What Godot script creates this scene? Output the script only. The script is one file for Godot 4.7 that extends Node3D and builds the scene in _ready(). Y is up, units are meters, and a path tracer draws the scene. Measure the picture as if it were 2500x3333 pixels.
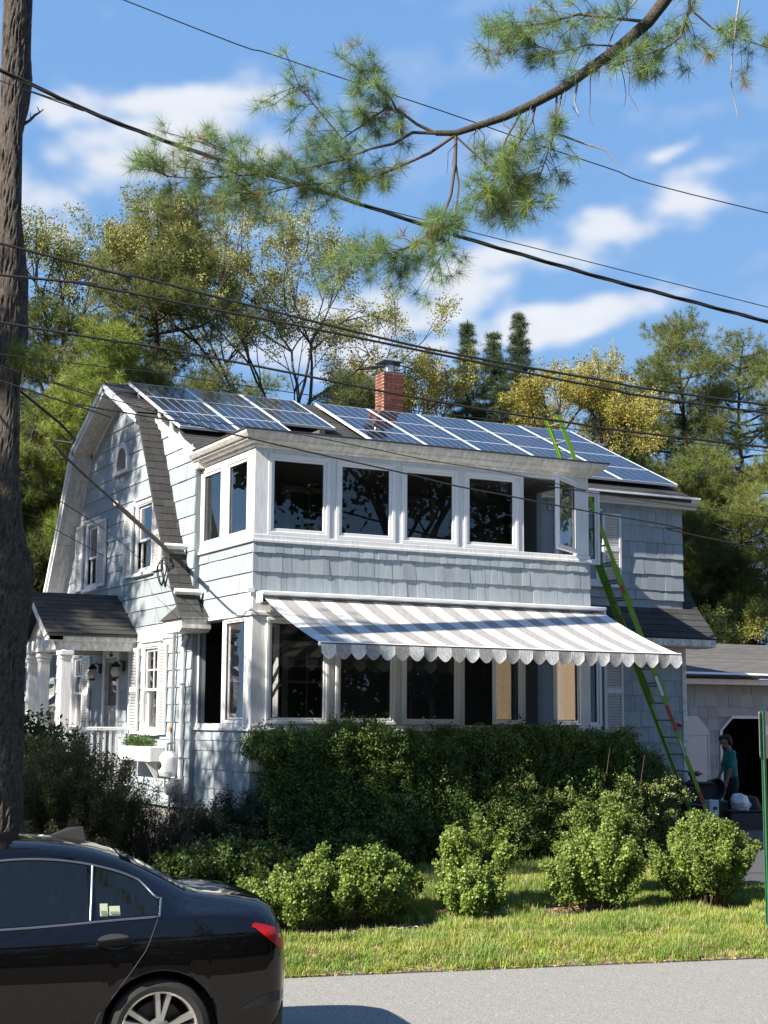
extends Node3D

# ---------------------------------------------------------------- mesh builder
class MB:
	var v := PackedVector3Array()
	var n := PackedVector3Array()
	var u := PackedVector2Array()
	var c := PackedColorArray()
	var col := Color(1, 1, 1)
	func tri(a: Vector3, b: Vector3, d: Vector3, na = null, nb = null, nd = null, ua := Vector2(), ub := Vector2(), ud := Vector2()) -> void:
		var f := (b - a).cross(d - a)
		if f.length_squared() < 1e-16:
			return
		f = f.normalized()
		v.append(a); v.append(d); v.append(b)
		n.append(f if na == null else na); n.append(f if nd == null else nd); n.append(f if nb == null else nb)
		u.append(ua); u.append(ud); u.append(ub)
		c.append(col); c.append(col); c.append(col)
	# corners counter-clockwise as seen from the front
	func quad(a: Vector3, b: Vector3, d: Vector3, e: Vector3, uvr := Rect2(0, 0, 1, 1)) -> void:
		var p := uvr.position
		var q := uvr.end
		tri(a, b, d, null, null, null, Vector2(p.x, q.y), q, Vector2(q.x, p.y))
		tri(a, d, e, null, null, null, Vector2(p.x, q.y), Vector2(q.x, p.y), p)
	func squad(a, b, d, e, na, nb, nd, ne) -> void:
		tri(a, b, d, na, nb, nd)
		tri(a, d, e, na, nd, ne)
	# convex hexahedron from bottom ring p0..p3 and top ring p4..p7 (ccw from above)
	func hexa(p: Array) -> void:
		quad(p[3], p[2], p[1], p[0]); quad(p[4], p[5], p[6], p[7])
		quad(p[0], p[1], p[5], p[4]); quad(p[1], p[2], p[6], p[5]); quad(p[2], p[3], p[7], p[6]); quad(p[3], p[0], p[4], p[7])
	func box(lo: Vector3, hi: Vector3, bev := 0.0) -> void:
		obox(Transform3D(Basis(), (lo + hi) / 2), (hi - lo).abs(), bev)
	func obox(t: Transform3D, s: Vector3, bev := 0.0) -> void:
		var h := s / 2
		if bev <= 0.0:
			var p := []
			for q in [[-1, -1, 1], [1, -1, 1], [1, -1, -1], [-1, -1, -1], [-1, 1, 1], [1, 1, 1], [1, 1, -1], [-1, 1, -1]]:
				p.append(t * Vector3(h.x * q[0], h.y * q[1], h.z * q[2]))
			hexa(p)
			return
		var b: float = minf(bev, minf(h.x, minf(h.y, h.z)) * 0.9)
		for ax in 3:
			for sg in [-1.0, 1.0]:
				var e := [Vector3(), Vector3(), Vector3(), Vector3()]
				var a1 := (ax + 1) % 3
				var a2 := (ax + 2) % 3
				var k := 0
				for q in [[-1, -1], [1, -1], [1, 1], [-1, 1]]:
					e[k][ax] = sg * h[ax]; e[k][a1] = q[0] * (h[a1] - b); e[k][a2] = q[1] * (h[a2] - b); k += 1
				if sg > 0: quad(t * e[0], t * e[1], t * e[2], t * e[3])
				else: quad(t * e[3], t * e[2], t * e[1], t * e[0])
		for ax in 3:   # bevel strips
			var a1 := (ax + 1) % 3
			var a2 := (ax + 2) % 3
			for s1 in [-1.0, 1.0]:
				for s2 in [-1.0, 1.0]:
					var e := [Vector3(), Vector3(), Vector3(), Vector3()]
					for k in 4:
						e[k][ax] = (h[ax] - b) * (-1 if k == 0 or k == 3 else 1)
						e[k][a1] = s1 * (h[a1] if k < 2 else h[a1] - b)
						e[k][a2] = s2 * (h[a2] - b if k < 2 else h[a2])
					if s1 * s2 > 0: quad(t * e[0], t * e[1], t * e[2], t * e[3])
					else: quad(t * e[3], t * e[2], t * e[1], t * e[0])
	func tube(path: Array, rad: Array, sides := 6, cap := true) -> void:
		var prev := []
		var pn := []
		var side := Vector3()
		for i in path.size():
			var d: Vector3 = (path[mini(i + 1, path.size() - 1)] - path[maxi(i - 1, 0)])
			d = d.normalized() if d.length() > 1e-9 else Vector3.UP
			if i == 0: side = d.cross(Vector3.UP if absf(d.y) < 0.9 else Vector3.RIGHT).normalized()
			else: side = (side - d * side.dot(d)).normalized()
			var up := side.cross(d)
			var ring := []
			var rn := []
			for k in sides:
				var a := TAU * k / sides
				var o := side * cos(a) + up * sin(a)
				rn.append(o); ring.append(path[i] + o * rad[mini(i, rad.size() - 1)])
			if i > 0:
				for k in sides:
					var m := (k + 1) % sides
					squad(prev[m], prev[k], ring[k], ring[m], pn[m], pn[k], rn[k], rn[m])
			if cap and (i == 0 or i == path.size() - 1):
				for k in range(1, sides - 1):
					if i == 0: tri(ring[0], ring[k], ring[k + 1])
					else: tri(ring[0], ring[k + 1], ring[k])
			prev = ring; pn = rn
	func lathe(t: Transform3D, prof: Array, sides := 16) -> void:   # prof: Vector2(radius, height) from bottom to top
		for i in prof.size() - 1:
			var a: Vector2 = prof[i]
			var b: Vector2 = prof[i + 1]
			var nr := Vector2(b.y - a.y, a.x - b.x).normalized()
			for k in sides:
				var p := TAU * k / sides
				var q := TAU * (k + 1) / sides
				var dp := Vector3(cos(p), 0, -sin(p))
				var dq := Vector3(cos(q), 0, -sin(q))
				var y := Vector3.UP
				var np := (t.basis * (dp * nr.x + y * nr.y)).normalized()
				var nq := (t.basis * (dq * nr.x + y * nr.y)).normalized()
				squad(t * (dp * a.x + y * a.y), t * (dq * a.x + y * a.y), t * (dq * b.x + y * b.y), t * (dp * b.x + y * b.y), np, nq, nq, np)
	# flat polygon in (a, b) swept from p0 along dir; ax, ay: plane axes with ax x ay = outward at the dir end
	func prism(o: Vector3, ax: Vector3, ay: Vector3, poly: Array, dir: Vector3) -> void:
		var pk := PackedVector2Array(poly)
		if not Geometry2D.is_polygon_clockwise(pk):
			pass
		else:
			pk.reverse()
		var idx := Geometry2D.triangulate_polygon(pk)
		var pos := ax.cross(ay).dot(dir) > 0
		for i in range(0, idx.size(), 3):
			var p := []
			for k in 3: p.append(o + ax * pk[idx[i + k]].x + ay * pk[idx[i + k]].y)
			var ccw := (pk[idx[i + 1]] - pk[idx[i]]).cross(pk[idx[i + 2]] - pk[idx[i]]) > 0
			if ccw != pos: p.reverse()
			tri(p[0] + dir, p[1] + dir, p[2] + dir)
			tri(p[2], p[1], p[0])
		for i in pk.size():
			var a := o + ax * pk[i].x + ay * pk[i].y
			var j := (i + 1) % pk.size()
			var b := o + ax * pk[j].x + ay * pk[j].y
			if pos: quad(a, b, b + dir, a + dir)
			else: quad(b, a, a + dir, b + dir)
	func mesh() -> ArrayMesh:
		var m := ArrayMesh.new()
		if v.is_empty(): return m
		var a := []
		a.resize(Mesh.ARRAY_MAX)
		a[Mesh.ARRAY_VERTEX] = v; a[Mesh.ARRAY_NORMAL] = n; a[Mesh.ARRAY_TEX_UV] = u; a[Mesh.ARRAY_COLOR] = c
		m.add_surface_from_arrays(Mesh.PRIMITIVE_TRIANGLES, a)
		return m

# ---------------------------------------------------------------- scene helpers
var rng := RandomNumberGenerator.new()
var counts := {}
var tex := {}
var M := {}
const UP := Vector3.UP

func numbered(called: String, parent: Node) -> String:
	var key := "%d/%s" % [parent.get_instance_id(), called]
	var k: int = counts.get(key, 0)
	counts[key] = k + 1
	return called if k == 0 else "%s_%03d" % [called, k]

func thing(called: String, label: String, category: String, at := Vector3.ZERO, group := "") -> Node3D:
	var o := Node3D.new()
	o.name = numbered(called, self); add_child(o, true); o.position = at
	o.set_meta("label", label); o.set_meta("category", category)
	if group != "": o.set_meta("group", group)
	return o

func part(called: String, m, material: Material, parent: Node, kind := "", label := "") -> MeshInstance3D:
	var o := MeshInstance3D.new()
	o.mesh = m.mesh() if m is MB else m
	o.material_override = material
	o.name = numbered(called, parent); parent.add_child(o, true)
	if kind != "": o.set_meta("kind", kind)
	if label != "": o.set_meta("label", label)
	return o

func single(called: String, m, material: Material, label: String, category: String, group := "") -> MeshInstance3D:
	var o := part(called, m, material, self)
	o.set_meta("label", label); o.set_meta("category", category)
	if group != "": o.set_meta("group", group)
	return o

func at(o: Node3D, p: Vector3) -> Node3D:
	o.position = p
	return o

func many(called: String, m: Mesh, material: Material, buf: PackedFloat32Array, parent: Node, kind := "") -> MultiMeshInstance3D:
	var mm := MultiMesh.new()
	mm.transform_format = MultiMesh.TRANSFORM_3D
	mm.use_colors = true
	mm.mesh = m
	mm.instance_count = buf.size() / 16
	mm.buffer = buf
	var o := MultiMeshInstance3D.new()
	o.multimesh = mm; o.material_override = material
	o.name = numbered(called, parent); parent.add_child(o, true)
	if kind != "": o.set_meta("kind", kind)
	return o

func put(buf: PackedFloat32Array, b: Basis, p: Vector3, c: Color) -> void:
	buf.append_array(PackedFloat32Array([b.x.x, b.y.x, b.z.x, p.x, b.x.y, b.y.y, b.z.y, p.y, b.x.z, b.y.z, b.z.z, p.z, c.r, c.g, c.b, 1.0]))

func rdir() -> Vector3:
	var z := rng.randf_range(-1, 1)
	var a := rng.randf() * TAU
	var r := sqrt(1 - z * z)
	return Vector3(r * cos(a), z, r * sin(a))

func rbasis(s: float) -> Basis:
	return Basis(rdir(), rng.randf() * TAU).scaled(Vector3(s, s, s))

func basis_to(d: Vector3, roll: float) -> Basis:   # y axis along d
	var y := d.normalized()
	var x := y.cross(Vector3.RIGHT if absf(y.x) < 0.8 else Vector3.FORWARD).normalized()
	return Basis(x, y, x.cross(y)) * Basis(UP, roll)

func noise(freq: float, seed_: int, oct := 4) -> FastNoiseLite:
	var f := FastNoiseLite.new()
	f.noise_type = FastNoiseLite.TYPE_SIMPLEX; f.seed = seed_; f.frequency = freq
	f.fractal_type = FastNoiseLite.FRACTAL_FBM; f.fractal_octaves = oct
	return f

# a seamless grey texture: values lo..hi, stretched along y by sy
func grain(key: String, w: int, h: int, fx: float, fy: float, lo: float, hi: float, seed_: int, oct := 4, speck := 0.0) -> ImageTexture:
	if tex.has(key): return tex[key]
	var f := noise(1.0, seed_, oct)
	var im := Image.create(w, h, false, Image.FORMAT_RGB8)
	var r := RandomNumberGenerator.new(); r.seed = seed_
	for y in h:
		var ay := TAU * y / h
		for x in w:
			var ax := TAU * x / w
			# torus coordinates keep it seamless
			var k := f.get_noise_3d(fx * cos(ax), fx * sin(ax), fy * cos(ay)) * 0.5 + f.get_noise_3d(fx * cos(ax) + 31.0, fx * sin(ax), fy * sin(ay) + 17.0) * 0.5
			k = clampf(0.5 + k * 1.3, 0, 1)
			if speck > 0: k = clampf(k + r.randf_range(-speck, speck), 0, 1)
			var g := lerpf(lo, hi, k)
			im.set_pixel(x, y, Color(g, g, g))
	tex[key] = ImageTexture.create_from_image(im)
	return tex[key]

func mat(called: String, lin: Color, rough := 0.8, o := {}) -> StandardMaterial3D:
	var m := StandardMaterial3D.new()
	m.resource_name = called
	m.albedo_color = lin.linear_to_srgb()
	m.roughness = rough
	m.metallic_specular = o.get("spec", 0.5)
	m.metallic = o.get("metal", 0.0)
	m.cull_mode = BaseMaterial3D.CULL_DISABLED
	if o.has("tex"):
		m.albedo_texture = o.tex
	if o.has("hm"):
		m.heightmap_enabled = true; m.heightmap_texture = o.hm; m.heightmap_scale = o.get("hs", 1.0)
	if (o.has("tex") or o.has("hm")) and not o.has("uv"):
		m.uv1_triplanar = true; m.uv1_world_triplanar = o.get("world", true)
	m.uv1_scale = o.get("sc", Vector3.ONE)
	if o.has("coat"): m.clearcoat_enabled = true; m.clearcoat = o.coat; m.clearcoat_roughness = o.get("coatr", 0.03)
	if o.get("vcol", false): m.vertex_color_use_as_albedo = true
	if o.has("back"): m.backlight_enabled = true; m.backlight = (o.back as Color).linear_to_srgb()
	M[called] = m
	return m

func glass(called: String, alpha: float, tint := Color(0.02, 0.03, 0.03)) -> StandardMaterial3D:
	var m := StandardMaterial3D.new()
	m.resource_name = called
	m.albedo_color = Color(tint.r, tint.g, tint.b, alpha)
	m.transparency = BaseMaterial3D.TRANSPARENCY_ALPHA
	m.roughness = 0.0; m.metallic_specular = 0.6
	m.cull_mode = BaseMaterial3D.CULL_DISABLED
	M[called] = m
	return m

const EYE := Vector3(-8.2258, 2.15, 19.8149)
const SUN := Vector3(-1.0, 0.74, 0.185)
var sun_at: Vector3

# cloud banks: azimuth and elevation in degrees of a start and an end, width, amount
const BANKS := [[26.0, 15.4, 38.6, 19.0, 0.9, 1.0], [24.0, 14.2, 31.0, 16.6, 1.2, 1.0], [32.6, 14.6, 37.6, 15.4, 0.8, 1.0], [13.0, 18.6, 20.5, 21.4, 1.5, 1.1], [15.0, 22.0, 22.5, 22.9, 0.7, 0.9],
	[19.0, 20.2, 25.0, 21.6, 0.9, 0.9], [38.0, 20.6, 39.3, 21.1, 0.22, 0.75], [27.0, 13.4, 31.5, 14.4, 0.6, 0.8], [20.0, 18.5, 24.0, 17.5, 0.7, 0.5], [52.0, 19.0, 66.0, 22.0, 1.1, 0.9], [-30.0, 17.0, -8.0, 20.0, 1.2, 0.9], [100.0, 16.0, 125.0, 19.0, 1.3, 0.9], [160.0, 28.0, 190.0, 25.0, 1.4, 0.9], [225.0, 16.0, 255.0, 20.0, 1.3, 0.9], [80.0, 42.0, 105.0, 46.0, 1.4, 0.7], [-50.0, 40.0, -10.0, 44.0, 1.4, 0.7], [290.0, 28.0, 312.0, 31.0, 1.3, 0.9]]

func sky_image() -> ImageTexture:
	var w := 2048
	var h := 1024
	var im := Image.create(w, h, false, Image.FORMAT_RGBF)
	var f := noise(9.0, 5, 6)
	var f2 := noise(3.0, 9, 4)
	for y in h:
		var el := PI / 2 - PI * (y + 0.5) / h
		var t := clampf(sin(maxf(el, 0.0)), 0, 1)
		var base := Color(0.38, 0.66, 1.0).lerp(Color(0.12, 0.31, 0.76), pow(t, 0.6))
		if el < 0: base = Color(0.16, 0.18, 0.16)
		var eld := rad_to_deg(el)
		for x in w:
			var az := TAU * (x + 0.5) / w
			if el < -0.02 or eld > 75.0:
				im.set_pixel(x, y, base)
				continue
			var d := Vector3(cos(el) * sin(az), sin(el), -cos(el) * cos(az))
			var azd := rad_to_deg(az)
			if azd > 325.0: azd -= 360.0
			var amount := 0.0
			for b in BANKS:
				var a := Vector2(b[0], b[1])
				var e := Vector2(b[2], b[3])
				if azd < a.x - 8 or azd > e.x + 8: continue
				var q := Vector2(azd, eld)
				var s := clampf((q - a).dot(e - a) / (e - a).length_squared(), 0, 1)
				var r := (q - a.lerp(e, s))
				var dist: float = Vector2(r.x * 0.55, r.y).length() / b[4]
				amount = maxf(amount, b[5] * exp(-dist * dist * 0.8))
			var dn := Vector3(d.x, d.y * 2.2, d.z)
			var k := f.get_noise_3dv(dn * 1.6) * 0.75 + f2.get_noise_3dv(dn * 2.0) * 0.5
			var cov := clampf((amount * 1.15 + k * 1.1 - 0.36) * 1.25, 0, 1)
			cov = maxf(cov * cov * (3 - 2 * cov), clampf((k - 0.1) * 0.5, 0, 0.12) )
			var white := Color(1.0, 1.02, 1.06).lerp(Color(0.72, 0.79, 0.92), clampf(0.5 - k, 0, 1) * 0.6)
			im.set_pixel(x, y, base.lerp(white, cov * 0.88))
	return ImageTexture.create_from_image(im)

func setup() -> void:
	var cam := Camera3D.new()
	cam.name = "camera"
	cam.fov = 36.8733; cam.near = 0.1; cam.far = 900.0
	cam.rotation_order = EULER_ORDER_YXZ
	cam.rotation = Vector3(0.1367, -0.4784, 0.0068)
	cam.position = EYE
	add_child(cam); cam.current = true
	var env := Environment.new()
	env.background_mode = Environment.BG_SKY
	var sky := Sky.new()
	var pano := PanoramaSkyMaterial.new()
	pano.panorama = sky_image()
	sky.sky_material = pano
	env.sky = sky
	env.background_energy_multiplier = 0.41
	env.tonemap_mode = Environment.TONE_MAPPER_LINEAR
	env.tonemap_exposure = 2.3
	env.sdfgi_enabled = true; env.ssao_enabled = true; env.ssil_enabled = true
	var we := WorldEnvironment.new()
	we.name = "world_environment"; we.environment = env
	add_child(we)
	var sun := DirectionalLight3D.new()
	sun.name = "sun"
	sun.light_energy = 1.6; sun.light_color = Color(1.0, 0.965, 0.91); sun.light_angular_distance = 0.5
	sun.shadow_enabled = true
	add_child(sun)
	sun_at = SUN.normalized()
	sun.basis = Basis.looking_at(-sun_at, UP)

func materials() -> void:
	var shk := grain("shake", 512, 128, 26.0, 0.9, 0.80, 1.0, 3, 3, 0.05)
	var rgh := grain("rough", 256, 256, 6.0, 6.0, 0.0, 1.0, 4, 5, 0.15)
	var mottle := grain("mottle", 256, 256, 2.2, 2.2, 0.8, 1.0, 8, 5, 0.03)
	var wood := grain("wood", 256, 256, 14.0, 0.6, 0.86, 1.0, 7, 4, 0.02)
	for k in 4:
		var t: float = [1.0, 0.93, 1.06, 0.86][k]
		mat("siding_%d" % k, Color(0.40, 0.455, 0.49) * t, 0.75, {"tex": shk, "hm": shk, "hs": 0.35, "sc": Vector3(1.6, 0.7, 1.6)})
	mat("white", Color(0.86, 0.86, 0.85), 0.5, {"tex": wood, "sc": Vector3(0.8, 0.8, 0.8)})
	mat("cream", Color(0.84, 0.82, 0.76), 0.5, {"tex": mottle, "sc": Vector3(0.7, 0.7, 0.7)})
	mat("vinyl", Color(0.80, 0.80, 0.80), 0.35)
	mat("seal", Color(0.02, 0.02, 0.02), 0.7)
	for k in 4:
		var t: float = [1.0, 0.75, 1.25, 0.9][k]
		mat("asphalt_shingle_%d" % k, Color(0.085, 0.083, 0.082) * t, 0.95, {"tex": rgh, "hm": rgh, "hs": 0.4, "sc": Vector3(3, 3, 3)})
		M["asphalt_shingle_%d" % k].albedo_texture = grain("roofspeck", 256, 256, 10.0, 10.0, 0.5, 1.0, 14, 4, 0.25)
	mat("roof_dark", Color(0.04, 0.04, 0.042), 0.95)
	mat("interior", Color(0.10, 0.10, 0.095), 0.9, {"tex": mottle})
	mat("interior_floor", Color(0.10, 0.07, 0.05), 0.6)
	mat("concrete", Color(0.28, 0.27, 0.25), 0.95, {"tex": mottle, "hm": rgh, "hs": 0.6})
	glass("pane", 0.12)
	mat("grey_metal", Color(0.42, 0.43, 0.44), 0.45, {"metal": 0.6, "tex": mottle})
	mat("alu", Color(0.75, 0.76, 0.78), 0.3, {"metal": 0.9})
	mat("dark_metal", Color(0.03, 0.03, 0.032), 0.5)
	mat("rust", Color(0.10, 0.07, 0.05), 0.8)
	mat("black_rubber", Color(0.012, 0.012, 0.013), 0.75)

func sid() -> Material:
	return M["siding_%d" % [0, 0, 1, 1, 2, 2, 3][rng.randi() % 7]]
func roofm() -> Material:
	return M["asphalt_shingle_%d" % [0, 0, 1, 2, 3, 3][rng.randi() % 6]]

# ---------------------------------------------------------------- house
var units := []
func unit_shingles() -> void:
	for k in 6:
		var mb := MB.new()
		var j := rng.randf_range(-0.012, 0.012)
		var t := rng.randf_range(0.9, 1.15)
		# bottom edge proud, top edge thin
		mb.hexa([Vector3(0, j, t), Vector3(1, -j, t * 0.96), Vector3(1, -j, -0.4), Vector3(0, j, -0.4), Vector3(0.003, 1, 0.3), Vector3(0.997, 1, 0.3), Vector3(0.997, 1, -0.4), Vector3(0.003, 1, -0.4)])
		units.append(mb.mesh())

func courses(parent: Node, called: String, t: Transform3D, ys: Array, xlim: Callable, holes: Array, wmin: float, wmax: float, thick: float, alone: bool, mats: Callable, gap := 0.004) -> void:
	for i in ys.size() - 1:
		var y0: float = ys[i]
		var y1: float = ys[i + 1]
		var lim: Vector2 = xlim.call(y0 + (y1 - y0) * 0.08)
		var lim1: Vector2 = xlim.call(y1)
		if lim.y - lim.x < 0.02: continue
		var cuts := []
		for h: Rect2 in holes:
			if h.position.y < y1 - 0.004 and h.end.y > y0 + 0.004:
				cuts.append(h.position.x); cuts.append(h.end.x)
		cuts.sort()
		var x := lim.x
		var mb := MB.new()
		var first := true
		while x < lim.y - 0.004:
			var w := rng.randf_range(wmin, wmax)
			if first: w *= rng.randf_range(0.45, 1.0)
			first = false
			var e := minf(x + w, lim.y)
			if lim.y - e < wmin * 0.4: e = lim.y
			for c: float in cuts:
				if c > x + 0.001 and c < e + wmin * 0.35:
					e = minf(c, e) if c <= e else c
					break
			var a := y0
			var b := y1
			var mid := (x + e) / 2
			var skip := false
			for h: Rect2 in holes:
				if mid > h.position.x and mid < h.end.x and h.position.y < y1 - 0.004 and h.end.y > y0 + 0.004:
					if h.position.y <= y0 + 0.004 and h.end.y >= y1 - 0.004: skip = true
					elif h.position.y <= y0 + 0.004: a = h.end.y
					else: b = minf(b, h.position.y)
			if not skip and b - a > 0.01:
				var jit := rng.randf_range(-0.006, 0.006) if alone else rng.randf_range(-0.002, 0.002)
				var th := thick * rng.randf_range(0.85, 1.2)
				var m := mats.call() as Material
				if alone:
					var o := part(called, units[rng.randi() % units.size()], m, parent)
					o.transform = t * Transform3D(Basis(Vector3(e - x - gap, 0, 0), Vector3(0, b - a - jit + 0.012, 0), Vector3(0, 0, th)), Vector3(x, a + jit, 0))
				else:
					var e1 := minf(e, lim1.y) if e < lim.y - 0.001 else lim1.y
					var x1 := maxf(x, lim1.x) if x > lim.x + 0.001 else lim1.x
					if e1 < x1: e1 = x1 + 0.001
					a += jit
					var g := gap
					mb.hexa([t * Vector3(x, a, th), t * Vector3(e - g, a, th), t * Vector3(e - g, a, -0.006), t * Vector3(x, a, -0.006), t * Vector3(x1, b + 0.01, th * 0.3), t * Vector3(e1 - g, b + 0.01, th * 0.3), t * Vector3(e1 - g, b + 0.01, -0.006), t * Vector3(x1, b + 0.01, -0.006)])
			elif skip and not alone and mb.v.size() > 0:
				part(called, mb, mats.call(), parent)
				mb = MB.new()
			x = e
		if not alone and mb.v.size() > 0:
			part(called, mb, mats.call(), parent)

func backing(mb: MB, t: Transform3D, x0: float, x1: float, y0: float, y1: float, thick: float, holes: Array) -> void:
	var xs := [x0, x1]
	var ys := [y0, y1]
	for h: Rect2 in holes:
		for q in [h.position.x, h.end.x]:
			if q > x0 and q < x1: xs.append(q)
		for q in [h.position.y, h.end.y]:
			if q > y0 and q < y1: ys.append(q)
	xs.sort(); ys.sort()
	for i in xs.size() - 1:
		for j in ys.size() - 1:
			var a := Vector2(xs[i], ys[j])
			var b := Vector2(xs[i + 1], ys[j + 1])
			if b.x - a.x < 0.002 or b.y - a.y < 0.002: continue
			var inside := false
			for h: Rect2 in holes:
				if h.has_point((a + b) / 2): inside = true
			if not inside:
				mb.obox(t * Transform3D(Basis(), Vector3((a.x + b.x) / 2, (a.y + b.y) / 2, -thick / 2)), Vector3(b.x - a.x, b.y - a.y, thick))

func lbox(mb: MB, t: Transform3D, x0: float, x1: float, y0: float, y1: float, z0: float, z1: float, bev := 0.0) -> void:
	mb.obox(t * Transform3D(Basis(), Vector3((x0 + x1) / 2, (y0 + y1) / 2, (z0 + z1) / 2)), Vector3(absf(x1 - x0), absf(y1 - y0), absf(z1 - z0)), bev)

func ring(mb: MB, t: Transform3D, r: Rect2, w: float, z0: float, z1: float, bev := 0.004) -> void:   # a frame whose outside is r
	lbox(mb, t, r.position.x, r.end.x, r.position.y, r.position.y + w, z0, z1, bev)
	lbox(mb, t, r.position.x, r.end.x, r.end.y - w, r.end.y, z0, z1, bev)
	lbox(mb, t, r.position.x, r.position.x + w, r.position.y + w, r.end.y - w, z0, z1 - 0.0015, bev)
	lbox(mb, t, r.end.x - w, r.end.x, r.position.y + w, r.end.y - w, z0, z1 - 0.0015, bev)

func group_part(called: String, parent: Node, label := "") -> Node3D:
	var o := Node3D.new()
	o.name = numbered(called, parent); parent.add_child(o, true)
	if label != "": o.set_meta("label", label)
	return o

# casement or fixed sash: frame, sash, black seal, pane; t sits at the hinge line when it is open
func sash(parent: Node, t: Transform3D, r: Rect2, w := 0.085, m := "vinyl") -> void:
	var f := MB.new()
	ring(f, t, r, w * 0.55, -0.03, 0.035, 0.006)
	ring(f, t, r.grow(-w * 0.55 - 0.0005), w * 0.45, -0.028, 0.018, 0.004)
	part("sash_frame", f, M[m], parent)
	var s := MB.new()
	ring(s, t, r.grow(-w - 0.0005), 0.009, -0.026, 0.0, 0.0)
	part("glazing_seal", s, M.seal, parent)
	var g := MB.new()
	var q := r.grow(-w - 0.004)
	lbox(g, t, q.position.x, q.end.x, q.position.y, q.end.y, -0.011, -0.008)
	part("pane", g, M.pane, parent)

func double_hung(house: Node, t: Transform3D, r: Rect2, mid: float, cols_up: int, rows_up: int, cols_dn: int) -> void:
	var w := group_part("window", house)
	var f := MB.new()
	var c := 0.09
	var o := r.grow(0.035)
	ring(f, t, Rect2(o.position.x - c, o.position.y - 0.02, o.size.x + 2 * c, o.size.y + c + 0.05), c, -0.05, 0.035, 0.005)
	lbox(f, t, o.position.x - c - 0.03, o.end.x + c + 0.03, o.position.y - 0.065, o.position.y - 0.005, -0.04, 0.09, 0.008)
	lbox(f, t, o.position.x - c - 0.03, o.end.x + c + 0.03, o.end.y + 0.10, o.end.y + 0.135, -0.02, 0.07, 0.008)
	part("casing", f, M.white, w)
	for k in 2:
		var q := Rect2(r.position.x - 0.035, mid - 0.02 if k == 0 else r.position.y - 0.035, r.size.x + 0.07, r.end.y - mid + 0.055 if k == 0 else mid - r.position.y + 0.055)
		var z := -0.012 if k == 0 else -0.05
		var s := MB.new()
		ring(s, t, q, 0.04, z - 0.03, z, 0.003)
		var nx: int = cols_up if k == 0 else cols_dn
		for i in range(1, nx):
			var x := q.position.x + q.size.x * i / nx
			lbox(s, t, x - 0.011, x + 0.011, q.position.y + 0.04, q.end.y - 0.04, z - 0.024, z - 0.003)
		if k == 0:
			for i in range(1, rows_up):
				var y := q.position.y + q.size.y * i / rows_up
				lbox(s, t, q.position.x + 0.04, q.end.x - 0.04, y - 0.011, y + 0.011, z - 0.022, z - 0.005)
		part("sash_frame", s, M.vinyl, w)
		var g := MB.new()
		lbox(g, t, q.position.x + 0.038, q.end.x - 0.038, q.position.y + 0.038, q.end.y - 0.038, z - 0.017, z - 0.014)
		part("pane", g, M.pane, w)

func shutter(house: Node, t: Transform3D, r: Rect2) -> void:
	var w := group_part("shutter", house)
	var f := MB.new()
	var b := 0.05
	ring(f, t, r, b, 0.01, 0.05, 0.005)
	var my := r.position.y + r.size.y * 0.52
	lbox(f, t, r.position.x + b, r.end.x - b, my - 0.045, my + 0.045, 0.01, 0.048, 0.004)
	part("shutter_frame", f, M.white, w)
	for seg in [[r.position.y + b, my - 0.045], [my + 0.045, r.end.y - b]]:
		var n := int(round((seg[1] - seg[0]) / 0.047))
		for i in n:
			var y: float = lerpf(seg[0], seg[1], (i + 0.5) / n)
			var s := MB.new()
			s.obox(t * Transform3D(Basis(Vector3.RIGHT, 0.62), Vector3((r.position.x + r.end.x) / 2, y, 0.028)), Vector3(r.size.x - 2 * b - 0.002, 0.042, 0.007))
			part("louver", s, M.white, w)

func prof_pts() -> Array:   # front half of the gambrel, (z, y)
	return [Vector2(-5.8, 8.0), Vector2(-3.92, 7.12), Vector2(-3.42, 6.28), Vector2(-2.97, 5.5), Vector2(-2.49, 4.75), Vector2(-2.12, 4.22), Vector2(-1.6, 3.66)]

func gambrel_z(y: float) -> float:
	var p := prof_pts()
	for i in p.size() - 1:
		if y <= p[i].y and y >= p[i + 1].y:
			return lerpf(p[i].x, p[i + 1].x, (p[i].y - y) / (p[i].y - p[i + 1].y))
	return -5.8 if y > 8.0 else -1.6

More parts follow.
